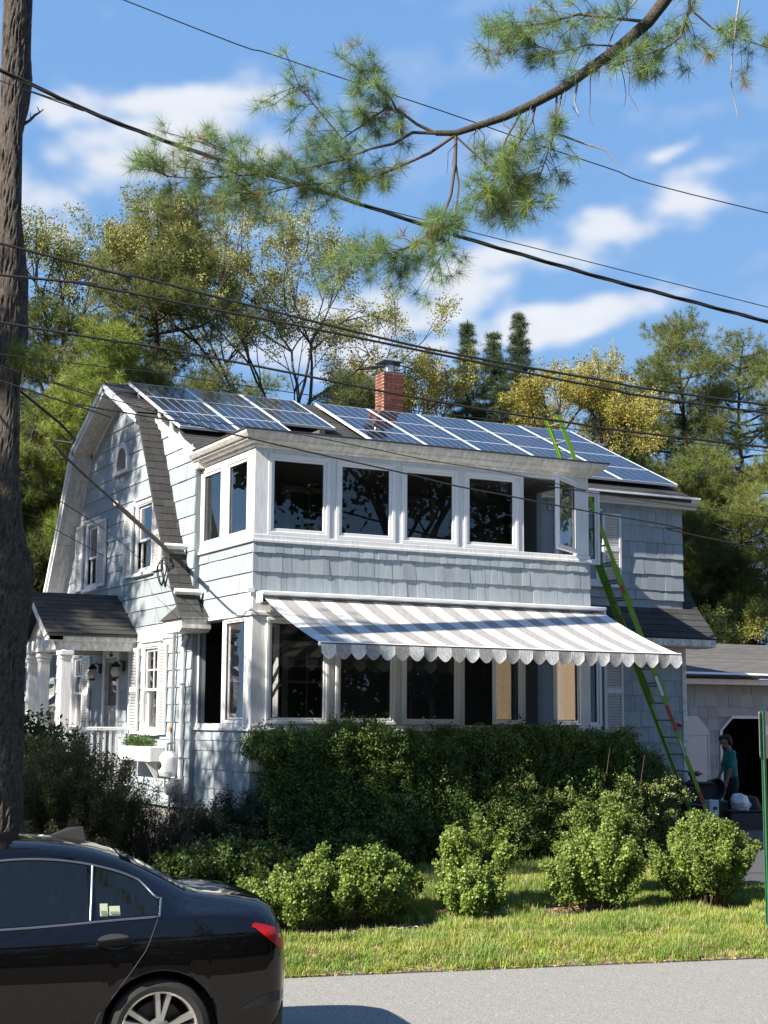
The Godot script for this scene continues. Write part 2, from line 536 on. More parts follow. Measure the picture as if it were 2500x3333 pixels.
func build_house() -> void:
	var H := thing("house", "two storey light grey shingled house with a dark gambrel roof and white trim", "house")
	var hm := sid
	var rm := roofm
	var TF := Transform3D(Basis(), Vector3.ZERO)                                   # sunroom front, z = 0
	var TM := Transform3D(Basis(), Vector3(0, 0, -2.1))                             # main front
	var TL := Transform3D(Basis(Vector3(0, 0, 1), UP, Vector3(-1, 0, 0)), Vector3(-0.1, 0, 0))   # gable, x' = z
	var TS := Transform3D(Basis(Vector3(0, 0, 1), UP, Vector3(-1, 0, 0)), Vector3.ZERO)          # sunroom side
	# ---- openings
	var up_f := []
	var lo_f := []
	for k in 5:
		up_f.append(Rect2(0.195 + 1.07 * k, 4.77, 0.97, 1.17))
		lo_f.append(Rect2([0.2, 1.27, 2.34, 3.42, 4.49][k], 2.13, 0.97, 1.48))
	var up_s := [Rect2(-2.09, 4.77, 0.87, 1.17), Rect2(-1.07, 4.77, 0.87, 1.17)]
	var lo_s := [Rect2(-2.05, 2.13, 0.95, 1.48), Rect2(-1.0, 2.13, 0.82, 1.48)]
	var g_win := [[Rect2(-7.62, 4.585, 0.65, 1.055), 5.11], [Rect2(-4.74, 4.63, 0.71, 1.05), 5.14], [Rect2(-4.21, 2.03, 0.66, 1.25), 2.66], [Rect2(-8.31, 2.03, 0.64, 1.24), 2.66]]
	var g_holes := []
	for q in g_win: g_holes.append((q[0] as Rect2).grow(0.035))
	g_holes.append(Rect2(-6.33, 1.1, 0.78, 2.22))
	# ---- solid walls
	var w := MB.new()
	backing(w, TF, 0.0, 5.66, 0.35, 6.0, 0.1, up_f + lo_f)
	backing(w, Transform3D(TS.basis, Vector3(0.0, 0, 0)), -2.1, -0.1, 0.35, 6.0, 0.1, up_s + lo_s)
	backing(w, Transform3D(Basis(Vector3(0, 0, -1), UP, Vector3(1, 0, 0)), Vector3(5.66, 0, 0)), 0.1, 2.1, 0.35, 6.0, 0.1, [Rect2(0.55, 4.77, 0.75, 1.17), Rect2(0.55, 2.13, 0.75, 1.48)])
	backing(w, TM, 5.66, 9.17, 0.87, 6.12, 0.12, [])
	backing(w, TL, -9.5, -2.1, 0.87, 6.25, 0.12, g_holes)
	var tri_top := [Vector2(-9.5, 4.0), Vector2(-9.48, 4.22)]
	w.prism(Vector3(-0.1, 0, 0), Vector3(0, 0, 1), UP, [Vector2(-8.17, 6.25), Vector2(-2.18, 6.25), Vector2(-5.8, 7.92), Vector2(-7.63, 7.08)], Vector3(0.12, 0, 0))
	w.prism(Vector3(9.05, 0, 0), Vector3(0, 0, 1), UP, [Vector2(-9.5, 0.87), Vector2(-2.1, 0.87), Vector2(-2.1, 6.2), Vector2(-5.8, 7.92), Vector2(-7.63, 7.08), Vector2(-9.45, 4.2)], Vector3(0.12, 0, 0))
	w.box(Vector3(-0.1, 0.87, -9.5), Vector3(9.17, 4.3, -9.38))
	part("wall", w, M.siding_1, H)
	var fo := MB.new()
	fo.box(Vector3(-0.06, -0.1, -9.46), Vector3(9.13, 0.868, -2.14)); 
	part("foundation", fo, M.concrete, H)
	# ---- inside
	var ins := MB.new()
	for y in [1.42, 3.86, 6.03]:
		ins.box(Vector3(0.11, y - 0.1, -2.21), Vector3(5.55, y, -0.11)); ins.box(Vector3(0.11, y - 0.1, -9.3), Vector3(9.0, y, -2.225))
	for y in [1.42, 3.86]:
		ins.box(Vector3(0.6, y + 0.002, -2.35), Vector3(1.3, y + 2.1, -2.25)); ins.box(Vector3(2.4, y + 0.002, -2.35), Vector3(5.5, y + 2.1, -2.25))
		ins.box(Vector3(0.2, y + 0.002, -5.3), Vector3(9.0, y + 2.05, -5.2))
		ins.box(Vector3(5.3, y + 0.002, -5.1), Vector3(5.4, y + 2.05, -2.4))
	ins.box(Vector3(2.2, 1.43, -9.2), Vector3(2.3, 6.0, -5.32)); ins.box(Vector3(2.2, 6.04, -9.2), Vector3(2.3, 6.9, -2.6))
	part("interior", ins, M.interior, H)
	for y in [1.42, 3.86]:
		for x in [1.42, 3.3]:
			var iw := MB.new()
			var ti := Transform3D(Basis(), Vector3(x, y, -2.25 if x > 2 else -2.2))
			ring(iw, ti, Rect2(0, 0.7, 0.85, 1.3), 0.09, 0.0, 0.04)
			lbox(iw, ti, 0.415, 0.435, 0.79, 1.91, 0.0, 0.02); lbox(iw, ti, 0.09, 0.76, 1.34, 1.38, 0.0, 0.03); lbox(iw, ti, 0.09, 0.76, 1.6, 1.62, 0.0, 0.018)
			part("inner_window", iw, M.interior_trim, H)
	# curtain behind the side casement, a picture behind the lower front casements
	var cu := MB.new()
	for k in 9:
		var x := 0.25 + 0.02 * (k % 2)
		cu.quad(Vector3(x, 2.15, -1.0 + k * 0.03), Vector3(0.25 + 0.02 * ((k + 1) % 2), 2.15, -0.97 + k * 0.03), Vector3(0.25 + 0.02 * ((k + 1) % 2), 3.5, -0.97 + k * 0.08), Vector3(x, 3.5, -1.0 + k * 0.08))
	part("curtain", cu, M.curtain, H)
	var pic := MB.new()
	pic.box(Vector3(3.75, 2.55, -2.24), Vector3(4.25, 3.15, -2.2))
	part("wall_picture", pic, M.picture, H)
	# ---- shingles, sunroom front: each one its own
	var sf := group_part("sunroom_front_shingles", H)
	courses(sf, "shingle", Transform3D(Basis(), Vector3(0, 0, 0.012)), [3.968, 4.242, 4.515, 4.66], func(_y): return Vector2(-0.02, 5.68), [], 0.07, 0.2, 0.034, true, hm)
	courses(sf, "shingle", Transform3D(Basis(), Vector3(0, 0, 0.006)), [1.2, 1.47, 1.74, 2.03], func(_y): return Vector2(0, 5.66), [], 0.12, 0.25, 0.028, true, hm)
	# right hand part of the main front
	var rf := group_part("front_wall_shingles", H)
	courses(rf, "shingle", Transform3D(Basis(), Vector3(0, 0, -2.1)), [4.35, 4.52, 4.80, 5.09, 5.37, 5.65, 5.93, 6.12], func(_y): return Vector2(6.3, 9.19), [Rect2(6.3, 4.5, 1.5, 1.3)], 0.13, 0.27, 0.026, true, hm)
	courses(rf, "shingle", Transform3D(Basis(), Vector3(0, 0, -2.1)), [0.87, 1.04, 1.31, 1.58, 1.85, 2.12, 2.39, 2.66, 2.93, 3.2, 3.47, 3.62], func(_y): return Vector2(6.4, 9.18), [Rect2(6.4, 2.0, 1.38, 1.4)], 0.16, 0.32, 0.024, true, hm)
	# gable and side walls: every course a strip of shingles
	var ys := []
	var y := 0.87 - 0.07
	for k in 28: ys.append(0.80 + 0.27 * k if k > 0 else 0.87)
	ys = [0.87, 1.08, 1.34, 1.615, 1.885, 2.15, 2.42, 2.68, 2.945, 3.21, 3.45, 3.705, 3.965, 4.19, 4.46, 4.735, 5.01, 5.29, 5.58, 5.87, 6.14, 6.405, 6.70, 6.97, 7.24, 7.5, 7.75, 7.93]
	var gl := func(q: float) -> Vector2:
		var zf := minf(-2.08, -5.8 + (7.95 - q) / 0.4557) if q > 6.0 else -2.08
		var zb: float = -11.6 - minf(gambrel_z(q - 0.03), -2.1)
		return Vector2(zb, zf)
	var gs := group_part("gable_shingles", H)
	courses(gs, "shingle_course", TL, ys, gl, g_holes, 0.22, 0.5, 0.024, false, hm, 0.0025)
	var ss := group_part("sunroom_side_shingles", H)
	courses(ss, "shingle_course", TS, [3.69, 3.968, 4.242, 4.515, 4.66], func(_q): return Vector2(-2.12, 0.014), [], 0.2, 0.5, 0.026, false, hm, 0.003)
	courses(ss, "shingle_course", TS, [0.95, 1.2, 1.47, 1.74, 1.89, 2.03], func(_q): return Vector2(-2.1, 0.014), [], 0.2, 0.45, 0.022, false, hm, 0.003)
	# ---- white trim of the sunroom
	var tr := MB.new()
	for yy in [[4.66, 4.70, 0.05], [4.70, 4.768, 0.03], [5.94, 6.02, 0.012], [3.63, 3.68, 0.05], [2.03, 2.07, 0.05], [2.07, 2.128, 0.03]]:
		var d: float = yy[2]
		tr.box(Vector3(-d, yy[0], -d - 0.0), Vector3(5.66 + d, yy[1], d), 0.006)
		tr.box(Vector3(-d, yy[0], -2.1), Vector3(0.05, yy[1], -d - 0.001), 0.006)
		tr.box(Vector3(5.6, yy[0], -2.1), Vector3(5.66 + d, yy[1], -d - 0.001), 0.006)
	tr.box(Vector3(-0.016, 3.6805, -0.05), Vector3(5.676, 3.967, 0.016), 0.005)
	tr.box(Vector3(-0.016, 3.61, -0.05), Vector3(5.676, 3.6295, 0.016), 0.005)
	for k in 6:   # posts
		var a: float = 0.0 if k == 0 else (up_f[k - 1] as Rect2).end.x
		var b: float = 5.66 if k == 5 else (up_f[k] as Rect2).position.x
		var e := 0.014 if k == 0 or k == 5 else 0.008
		tr.box(Vector3(a - (e if k == 0 else -0.001), 4.768, -0.08), Vector3(b + (e if k == 5 else -0.001), 5.945, e), 0.006)
		a = 0.0 if k == 0 else (lo_f[k - 1] as Rect2).end.x
		b = 5.66 if k == 5 else (lo_f[k] as Rect2).position.x
		tr.box(Vector3(a - (e if k == 0 else -0.001), 2.128, -0.08), Vector3(b + (e if k == 5 else -0.001), 3.612, e), 0.006)
	for q in [[-2.12, -2.09, 0], [-1.22, -1.07, 0], [-0.2, -0.081, 0], [-2.12, -2.05, 1], [-1.1, -1.0, 1], [-0.18, -0.081, 1]]:
		tr.box(Vector3(-0.012, [4.768, 2.128][q[2]], q[0]), Vector3(0.05, [5.945, 3.612][q[2]], q[1]), 0.004)
	tr.box(Vector3(-0.1, 3.95, -0.02), Vector3(-0.0, 4.0, 0.06))
	part("sunroom_trim", tr, M.white, H)
	# ---- sashes
	for k in 4:
		var wn := group_part("window", H); sash(wn, Transform3D(Basis(), Vector3(0, 0, -0.012)), up_f[k], 0.1)
	for k in 3:
		var wn := group_part("window", H); sash(wn, Transform3D(Basis(), Vector3(0, 0, 0.02)), lo_f[k], 0.085)
	for r in up_s:
		var wn := group_part("window", H); sash(wn, Transform3D(TS.basis, Vector3(0.012, 0, 0)), r, 0.09)
	# the opened casements
	var op := group_part("window", H, "opened white casement at the right end of the upper row")
	sash(op, Transform3D(Basis(UP, deg_to_rad(36)), Vector3(5.44, 0, 0.02)), Rect2(-0.88, 4.79, 0.86, 1.13), 0.075)
	for k in [3, 4]:
		var ow := group_part("window", H, "opened white casement below the awning")
		sash(ow, Transform3D(Basis(UP, deg_to_rad(31)), Vector3((lo_f[k] as Rect2).end.x, 0, 0.02)), Rect2(-0.88, 2.14, 0.86, 1.45), 0.07)
	var os := group_part("window", H, "opened white casement of the lower corner window")
	sash(os, Transform3D(Basis(UP, deg_to_rad(-120)) * TS.basis, Vector3(-0.02, 0, -1.0)), Rect2(-0.8, 2.14, 0.78, 1.46), 0.08)
	var of := group_part("window", H)
	sash(of, TS, lo_s[1], 0.05)
	for yy in [[4.72, 1.2], [2.1, 1.5]]:
		var sw := group_part("window", H, "opened casement on the right side of the sunroom")
		sash(sw, Transform3D(Basis(UP, deg_to_rad(0)), Vector3(5.7, 0, -0.62)), Rect2(0.0, yy[0], 0.62, yy[1]), 0.09)
	# ---- gable windows, shutters, door, vent
	for k in 4:
		double_hung(H, TL, g_win[k][0], g_win[k][1], [2, 2, 2, 2][k] if k > 1 else 1, 2 if k > 1 else 1, 1)
	for r in [Rect2(-8.32, 4.53, 0.46, 1.22), Rect2(-6.92, 4.53, 0.46, 1.20), Rect2(-5.38, 4.55, 0.43, 1.22), Rect2(-3.93, 4.56, 0.44, 1.2), Rect2(-4.92, 1.95, 0.47, 1.4), Rect2(-3.46, 1.95, 0.36, 1.41), Rect2(-8.86, 1.95, 0.36, 1.45), Rect2(-7.6, 1.95, 0.42, 1.38)]:
		shutter(H, Transform3D(TL.basis, TL.origin + Vector3(-0.022, 0, 0)), r)
	# right hand windows with one shutter each
	for yy in [[4.62, 1.1], [2.1, 1.2]]:
		double_hung(H, Transform3D(Basis(), Vector3(0, 0, -2.1)), Rect2(6.55, yy[0], 0.7, yy[1]), yy[0] + yy[1] * 0.5, 1, 1, 1)
		shutter(H, Transform3D(Basis(), Vector3(0, 0, -2.07)), Rect2(7.40, yy[0] - 0.1, 0.4, yy[1] + 0.2))
	var dr := group_part("door", H)
	var dm := MB.new()
	ring(dm, TL, Rect2(-6.44, 1.0, 0.92, 2.4), 0.1, -0.05, 0.045)
	lbox(dm, TL, -6.34, -5.62, 3.24, 3.42, -0.04, 0.03)
	part("door_casing", dm, M.white, dr)
	var dl := MB.new()
	ring(dl, TL, Rect2(-6.335, 1.15, 0.71, 2.1), 0.1, -0.05, 0.0)
	lbox(dl, TL, -6.235, -5.725, 2.3, 2.42, -0.05, -0.002); lbox(dl, TL, -6.235, -5.725, 1.25, 2.3, -0.045, -0.02)
	part("door_leaf", dl, M.door_grey, dr)
	var dg := MB.new()
	lbox(dg, TL, -6.235, -5.725, 2.42, 3.15, -0.03, -0.026)
	part("pane", dg, M.pane, dr)
	var dh := MB.new()
	lbox(dh, TL, -5.72, -5.66, 2.3, 2.42, 0.0, 0.03); lbox(dh, TL, -5.82, -5.7, 2.34, 2.37, 0.03, 0.06)
	part("door_handle", dh, M.alu, dr)
	var num := TextMesh.new()
	var sf2 := SystemFont.new(); sf2.font_names = PackedStringArray(["Droid Serif"]); sf2.font_weight = 700
	num.font = sf2; num.text = "40"; num.font_size = 40; num.pixel_size = 0.0042; num.depth = 0.012
	var nm := part("house_number", num, M.seal, dr)
	nm.transform = Transform3D(Basis(Vector3(0, 0, 1), UP, Vector3(-1, 0, 0)), Vector3(-0.14, 3.315, -5.98))
	# arched vent
	var av := group_part("arched_vent", H)
	var rim := MB.new()
	var ain := []
	var aout := []
	for k in 17:
		var a := PI * k / 16.0
		ain.append(Vector2(cos(a) * 0.25, sin(a) * 0.25)); aout.append(Vector2(cos(a) * 0.35, sin(a) * 0.35))
	var ca := Vector2(-5.70, 6.62)
	for k in 16:
		rim.prism(TL.origin + Vector3(-0.01, 0, 0), Vector3(0, 0, 1), UP, [ca + ain[k], ca + aout[k], ca + aout[k + 1], ca + ain[k + 1]], Vector3(-0.045, 0, 0))
	lbox(rim, TL, ca.x - 0.39, ca.x + 0.39, 6.41, 6.47, 0.0, 0.08, 0.006); lbox(rim, TL, ca.x - 0.35, ca.x - 0.25, 6.47, ca.y, 0.01, 0.055); lbox(rim, TL, ca.x + 0.25, ca.x + 0.35, 6.47, ca.y, 0.01, 0.055)
	part("vent_rim", rim, M.white, av)
	var vb := MB.new()
	vb.prism(TL.origin + Vector3(-0.026, 0, 0), Vector3(0, 0, 1), UP, [ca + Vector2(-0.25, -0.15), ca + Vector2(0.25, -0.15)] + ain, Vector3(-0.004, 0, 0))
	part("vent_back", vb, M.seal, av)
	for k in 8:
		var yy := 6.49 + k * 0.047
		var hw := 0.245 if yy < ca.y else sqrt(maxf(0.0, 0.06 - (yy - ca.y) * (yy - ca.y)))
		var sl := MB.new()
		sl.obox(TL * Transform3D(Basis(Vector3.RIGHT, 0.7), Vector3(ca.x, yy, 0.042)), Vector3(hw * 2, 0.036, 0.006))
		part("louver", sl, M.grey_metal, av)
	# ---- main roof
	var P := prof_pts()
	var rb := MB.new()
	var TU := func(a: Vector2, b: Vector2, x: float) -> Transform3D:   # plane from lower point b up to a
		var us := Vector3(0, a.y - b.y, a.x - b.x).normalized()
		return Transform3D(Basis(Vector3.RIGHT, us, Vector3.RIGHT.cross(us)), Vector3(x, b.y, b.x))
	# front upper slope down to the dormer eave; back slopes
	var e0 := Vector2(-1.85, 6.2)
	rb.prism(Vector3(-0.1, 0, 0), Vector3(0, 0, 1), UP, [P[0], P[0] + Vector2(0, -0.12), e0 + Vector2(0, -0.1), e0 + Vector2(0, 0)], Vector3(9.32, 0, 0))
	var bk := []
	for q: Vector2 in P: bk.append(Vector2(-11.6 - q.x, q.y))
	for side in [0, 1]:
		for i in P.size() - 1:
			var a: Vector2 = (P if side == 0 else bk)[i]
			var b: Vector2 = (P if side == 0 else bk)[i + 1]
			var nn := Vector2(b.y - a.y, -(b.x - a.x)).normalized()
			if nn.y > 0: nn = -nn
			if side == 1:
				rb.prism(Vector3(-0.45, 0, 0), Vector3(0, 0, 1), UP, [a, b, b + nn * 0.05, a + nn * 0.05], Vector3(9.97, 0, 0))
			elif i == 0:
				rb.prism(Vector3(-0.45, 0, 0), Vector3(0, 0, 1), UP, [a, b, b + nn * 0.06, a + nn * 0.06], Vector3(0.352, 0, 0))
				rb.prism(Vector3(9.22, 0, 0), Vector3(0, 0, 1), UP, [a, b, b + nn * 0.06, a + nn * 0.06], Vector3(0.3, 0, 0))
			else:
				rb.prism(Vector3(-0.45, 0, 0), Vector3(0, 0, 1), UP, [a, b, b + nn * 0.06, a + nn * 0.06], Vector3(0.345, 0, 0))
				rb.prism(Vector3(9.2, 0, 0), Vector3(0, 0, 1), UP, [a, b, b + nn * 0.06, a + nn * 0.06], Vector3(0.32, 0, 0))
				if i >= 5: rb.prism(Vector3(5.66, 0, 0), Vector3(0, 0, 1), UP, [a, b, b + nn * 0.06, a + nn * 0.06], Vector3(3.54, 0, 0))
	part("roof_deck", rb, M.roof_dark, H)
	var us := group_part("upper_roof_slope", H)
	var su: Transform3D = TU.call(P[0], e0, -0.1)
	var L: float = (P[0] - e0).length()
	var ry := []
	for k in 32: ry.append(minf(L, k * 0.14))
	courses(us, "roof_course", su, ry, func(q): return Vector2(0.0 if q < L * 0.55 else -0.35, 9.32 if q < L * 0.55 else 9.62), [], 0.3, 0.33, 0.009, false, rm)
	var rc := MB.new()
	for k in 33:
		var x := -0.46 + k * 0.302
		rc.prism(Vector3(x, 0, 0), Vector3(0, 0, 1), UP, [Vector2(-5.95, 7.94), Vector2(-5.8, 8.025), Vector2(-5.65, 7.94), Vector2(-5.65, 7.93), Vector2(-5.8, 8.012), Vector2(-5.95, 7.93)], Vector3(0.31, 0, 0))
	part("ridge_cap", rc, M.asphalt_shingle_1, H)
	var rbn := group_part("steep_roof_strip", H)
	for i in range(1, P.size() - 1):
		var a: Vector2 = P[i]
		var b: Vector2 = P[i + 1]
		var l := (a - b).length()
		var n := int(round(l / 0.15))
		var yy := []
		for k in n + 1: yy.append(l * k / n)
		courses(rbn, "roof_shingle", TU.call(a, b, -0.45), yy, func(_q): return Vector2(-0.012, 0.34), [], 0.14, 0.2, 0.012, true, rm, 0.003)
		courses(rbn, "roof_course", TU.call(a, b, 9.2), yy, func(_q): return Vector2(0.0, 0.33), [], 0.3, 0.33, 0.012, false, rm)
		if i >= 5:
			courses(rbn, "roof_shingle", TU.call(a, b, 5.66), yy, func(_q): return Vector2(0, 3.54), [], 0.3, 0.33, 0.014, true, rm, 0.003)
	# hip return of the front eave round the corner
	var hr := group_part("eave_return", H)
	var hb := MB.new()
	hb.prism(Vector3(-0.46, 0, 0), Vector3(0, 0, 1), UP, [Vector2(-2.42, 3.66), Vector2(-1.6, 3.68), Vector2(-1.6, 3.52), Vector2(-1.68, 3.47), Vector2(-2.36, 3.47), Vector2(-2.42, 3.56)], Vector3(0.46, 0, 0))
	part("return_box", hb, M.cream, hr)
	var hs := MB.new()
	hs.tri(Vector3(-0.5, 3.66, -2.48), Vector3(-0.5, 3.66, -1.58), Vector3(-0.1, 4.1, -2.12)); hs.tri(Vector3(-0.1, 3.66, -2.48), Vector3(-0.5, 3.66, -2.48), Vector3(-0.1, 4.1, -2.12)); hs.tri(Vector3(-0.5, 3.66, -1.58), Vector3(-0.0, 3.66, -1.58), Vector3(-0.1, 4.1, -2.12))
	part("return_roof", hs, M.asphalt_shingle_0, hr)
	for q in [[4.79, -2.42, 0.62], [4.06, -1.93, 0.95]]:   # boards across the strip
		var sg := MB.new()
		sg.obox(Transform3D(Basis(Vector3.RIGHT, q[2]), Vector3(-0.27, q[0] + 0.02, q[1] + 0.04)), Vector3(0.42, 0.07, 0.07), 0.006)
		part("snow_guard", sg, M.white, H)
	# ---- rakes: fascia and soffit along the whole gable profile
	var fb := MB.new()
	var sb := MB.new()
	var eb := MB.new()
	for side in [0, 1]:
		for i in P.size() - 1:
			var a: Vector2 = (P if side == 0 else bk)[i]
			var b: Vector2 = (P if side == 0 else bk)[i + 1]
			var nn := Vector2(b.y - a.y, -(b.x - a.x)).normalized()
			if nn.y > 0: nn = -nn
			var dn := 0.055
			if side == 0 and i > 0:
				eb.prism(Vector3(-0.452, 0, 0), Vector3(0, 0, 1), UP, [a + nn * 0.012, b + nn * 0.012, b + nn * 0.05, a + nn * 0.05], Vector3(-0.008, 0, 0))
				continue
			var f2 := 0.16 if side == 1 else 0.13
			fb.prism(Vector3(-0.452, 0, 0), Vector3(0, 0, 1), UP, [a + nn * 0.012, b + nn * 0.012, b + nn * f2, a + nn * f2], Vector3(-0.028, 0, 0))
			fb.prism(Vector3(-0.481, 0, 0), Vector3(0, 0, 1), UP, [a + nn * 0.012, b + nn * 0.012, b + nn * (f2 - 0.07), a + nn * (f2 - 0.07)], Vector3(-0.03, 0, 0))
			sb.prism(Vector3(-0.45, 0, 0), Vector3(0, 0, 1), UP, [a + nn * (f2 - 0.05), b + nn * (f2 - 0.05), b + nn * (f2 - 0.03), a + nn * (f2 - 0.03)], Vector3(0.345, 0, 0))
			if side == 1:
				sb.prism(Vector3(-0.1, 0, 0), Vector3(0, 0, 1), UP, [a + nn * (f2 - 0.03), b + nn * (f2 - 0.03), b + nn * (f2 + 0.06), a + nn * (f2 + 0.06)], Vector3(-0.03, 0, 0))
	part("rake_board", fb, M.white, H)
	part("strip_edge", eb, M.roof_dark, H)
	part("rake_soffit", sb, M.cream, H)
	# cheek rake of the dormer, dormer eave on the right
	var ck := MB.new()
	var d0 := Vector2(-4.05, 7.2 - 0.07)
	var d1 := Vector2(-1.87, 6.2 - 0.01)
	ck.prism(Vector3(-0.1, 0, 0), Vector3(0, 0, 1), UP, [d0, d1, d1 + Vector2(0, -0.12), d0 + Vector2(0, -0.12)], Vector3(-0.05, 0, 0))
	ck.prism(Vector3(-0.151, 0, 0), Vector3(0, 0, 1), UP, [d0 + Vector2(0, 0.015), d1 + Vector2(0, 0.015), d1 + Vector2(0, -0.04), d0 + Vector2(0, -0.04)], Vector3(-0.03, 0, 0))
	ck.box(Vector3(-0.13, 5.98, -2.1), Vector3(0.02, 6.1, -1.95))
	var crown := [Vector2(0, 0), Vector2(0.0, 0.20), Vector2(0.25, 0.20), Vector2(0.25, 0.165), Vector2(0.22, 0.155), Vector2(0.2, 0.10), Vector2(0.14, 0.05), Vector2(0.10, 0.03), Vector2(0.10, 0.0)]
	ck.prism(Vector3(6.0, 6.0, -2.08), Vector3(0, 0, 1), UP, crown, Vector3(3.42, 0, 0))
	part("dormer_cornice", ck, M.white, H)
	# crown of the sunroom roof
	var cr := MB.new()
	var prof := [Vector2(0.02, 6.0), Vector2(0.05, 6.02), Vector2(0.06, 6.05), Vector2(0.12, 6.06), Vector2(0.16, 6.09), Vector2(0.17, 6.115), Vector2(0.17, 6.12), Vector2(0.20, 6.125), Vector2(0.235, 6.17), Vector2(0.245, 6.195), Vector2(0.25, 6.21)]
	for i in prof.size() - 1:
		var a: Vector2 = prof[i]
		var b: Vector2 = prof[i + 1]
		cr.quad(Vector3(-a.x, a.y, a.x), Vector3(5.66 + a.x, a.y, a.x), Vector3(5.66 + b.x, b.y, b.x), Vector3(-b.x, b.y, b.x))
		cr.quad(Vector3(-a.x, a.y, -2.1), Vector3(-a.x, a.y, a.x), Vector3(-b.x, b.y, b.x), Vector3(-b.x, b.y, -2.1))
		cr.quad(Vector3(5.66 + a.x, a.y, a.x), Vector3(5.66 + a.x, a.y, -2.1), Vector3(5.66 + b.x, b.y, -2.1), Vector3(5.66 + b.x, b.y, b.x))
	part("sunroom_cornice", cr, M.cream, H)
	var rt := MB.new()
	rt.box(Vector3(-0.265, 6.211, -1.87), Vector3(5.925, 6.235, 0.265), 0.004)
	part("sunroom_roof", rt, M.roof_dark, H)
	# right: lower eave of the pent roof
	var pe := MB.new()
	pe.box(Vector3(5.67, 3.50, -2.09), Vector3(9.5, 3.63, -1.66), 0.008); pe.box(Vector3(5.67, 3.52, -1.658), Vector3(9.52, 3.655, -1.62), 0.006)
	pe.box(Vector3(5.67, 3.36, -2.09), Vector3(9.19, 3.499, -2.06))
	pe.box(Vector3(9.11, 0.87, -2.09), Vector3(9.2, 3.5, -2.066), 0.003)
	part("lower_eave", pe, M.cream, H)
	# chimney of single bricks
	var ch := group_part("chimney", H)
	var core := MB.new()
	core.box(Vector3(5.25, 7.6, -6.57), Vector3(5.67, 8.935, -6.21))
	part("mortar", core, M.mortar, ch)
	for c in 20:
		var yb := 7.62 + c * 0.066
		var odd := c % 2 == 0
		for face in 2:
			var zz := -6.2 if face == 0 else -6.58
			var cuts := [5.24, 5.34, 5.55, 5.68] if odd else [5.24, 5.45, 5.68]
			for i in cuts.size() - 1: brick(ch, Vector3(cuts[i] + 0.006, yb, zz - 0.09 if face == 0 else zz), Vector3(cuts[i + 1] - 0.006, yb + 0.055, zz if face == 0 else zz + 0.09))
			var zc := [-6.488, -6.292] if odd else [-6.488, -6.39, -6.292]
			for i in zc.size() - 1: brick(ch, Vector3(5.24 if face == 0 else 5.59, yb, zc[i] + 0.005), Vector3(5.33 if face == 0 else 5.68, yb + 0.055, zc[i + 1] - 0.005))
	var cp := MB.new()
	cp.box(Vector3(5.255, 8.936, -6.565), Vector3(5.665, 8.965, -6.215), 0.01)
	part("chimney_crown", cp, M.roof_dark, ch)
	var fl := MB.new()
	fl.lathe(Transform3D(Basis(), Vector3(5.46, 8.95, -6.39)), [Vector2(0.09, 0), Vector2(0.09, 0.17), Vector2(0.075, 0.17)], 14)
	part("flue_pipe", fl, M.alu, ch)
	var cap := MB.new()
	var cc := Vector3(5.46, 9.19, -6.39)
	for s in [[-1, -1], [1, -1], [1, 1], [-1, 1]]: cap.tube([Vector3(5.46 + s[0] * 0.075, 9.0, -6.39 + s[1] * 0.075), Vector3(5.46 + s[0] * 0.075, 9.2, -6.39 + s[1] * 0.075)], [0.008], 4)
	for k in 4:
		var q := [Vector3(-0.22, 0, 0.2), Vector3(0.22, 0, 0.2), Vector3(0.22, 0, -0.2), Vector3(-0.22, 0, -0.2)]
		var a: Vector3 = cc + q[k]
		var b: Vector3 = cc + q[(k + 1) % 4]
		var ta: Vector3 = cc + q[k] * 0.3 + UP * 0.07
		var tb: Vector3 = cc + q[(k + 1) % 4] * 0.3 + UP * 0.07
		cap.quad(a, b, tb, ta); cap.quad(b - UP * 0.012, a - UP * 0.012, a, b)
	cap.quad(cc + Vector3(-0.066, 0.07, 0.06), cc + Vector3(0.066, 0.07, 0.06), cc + Vector3(0.066, 0.07, -0.06), cc + Vector3(-0.066, 0.07, -0.06))
	part("chimney_cap", cap, M.grey_metal, ch)
	# lattice skirt under the sunroom side
	var lt := group_part("lattice", H)
	var la := MB.new()
	for k in 26:
		for s in [-1, 1]:
			var z0 := -2.2 + k * 0.1
			la.obox(Transform3D(Basis(Vector3.RIGHT, s * 0.785), Vector3(-0.02 - 0.006 * s, 0.64, z0 + 0.0)), Vector3(0.008, 0.84, 0.028))
	part("lattice_strip", la, M.white, lt, "stuff")
	build_porch(H)

func brick(parent: Node, a: Vector3, b: Vector3) -> void:
	var j := Vector3(rng.randf_range(-0.003, 0.003), 0, rng.randf_range(-0.003, 0.003))
	var mb := MB.new()
	mb.box(a + j, b + j, 0.003)
	part("brick", mb, M["brick_%d" % (rng.randi() % 3)], parent)

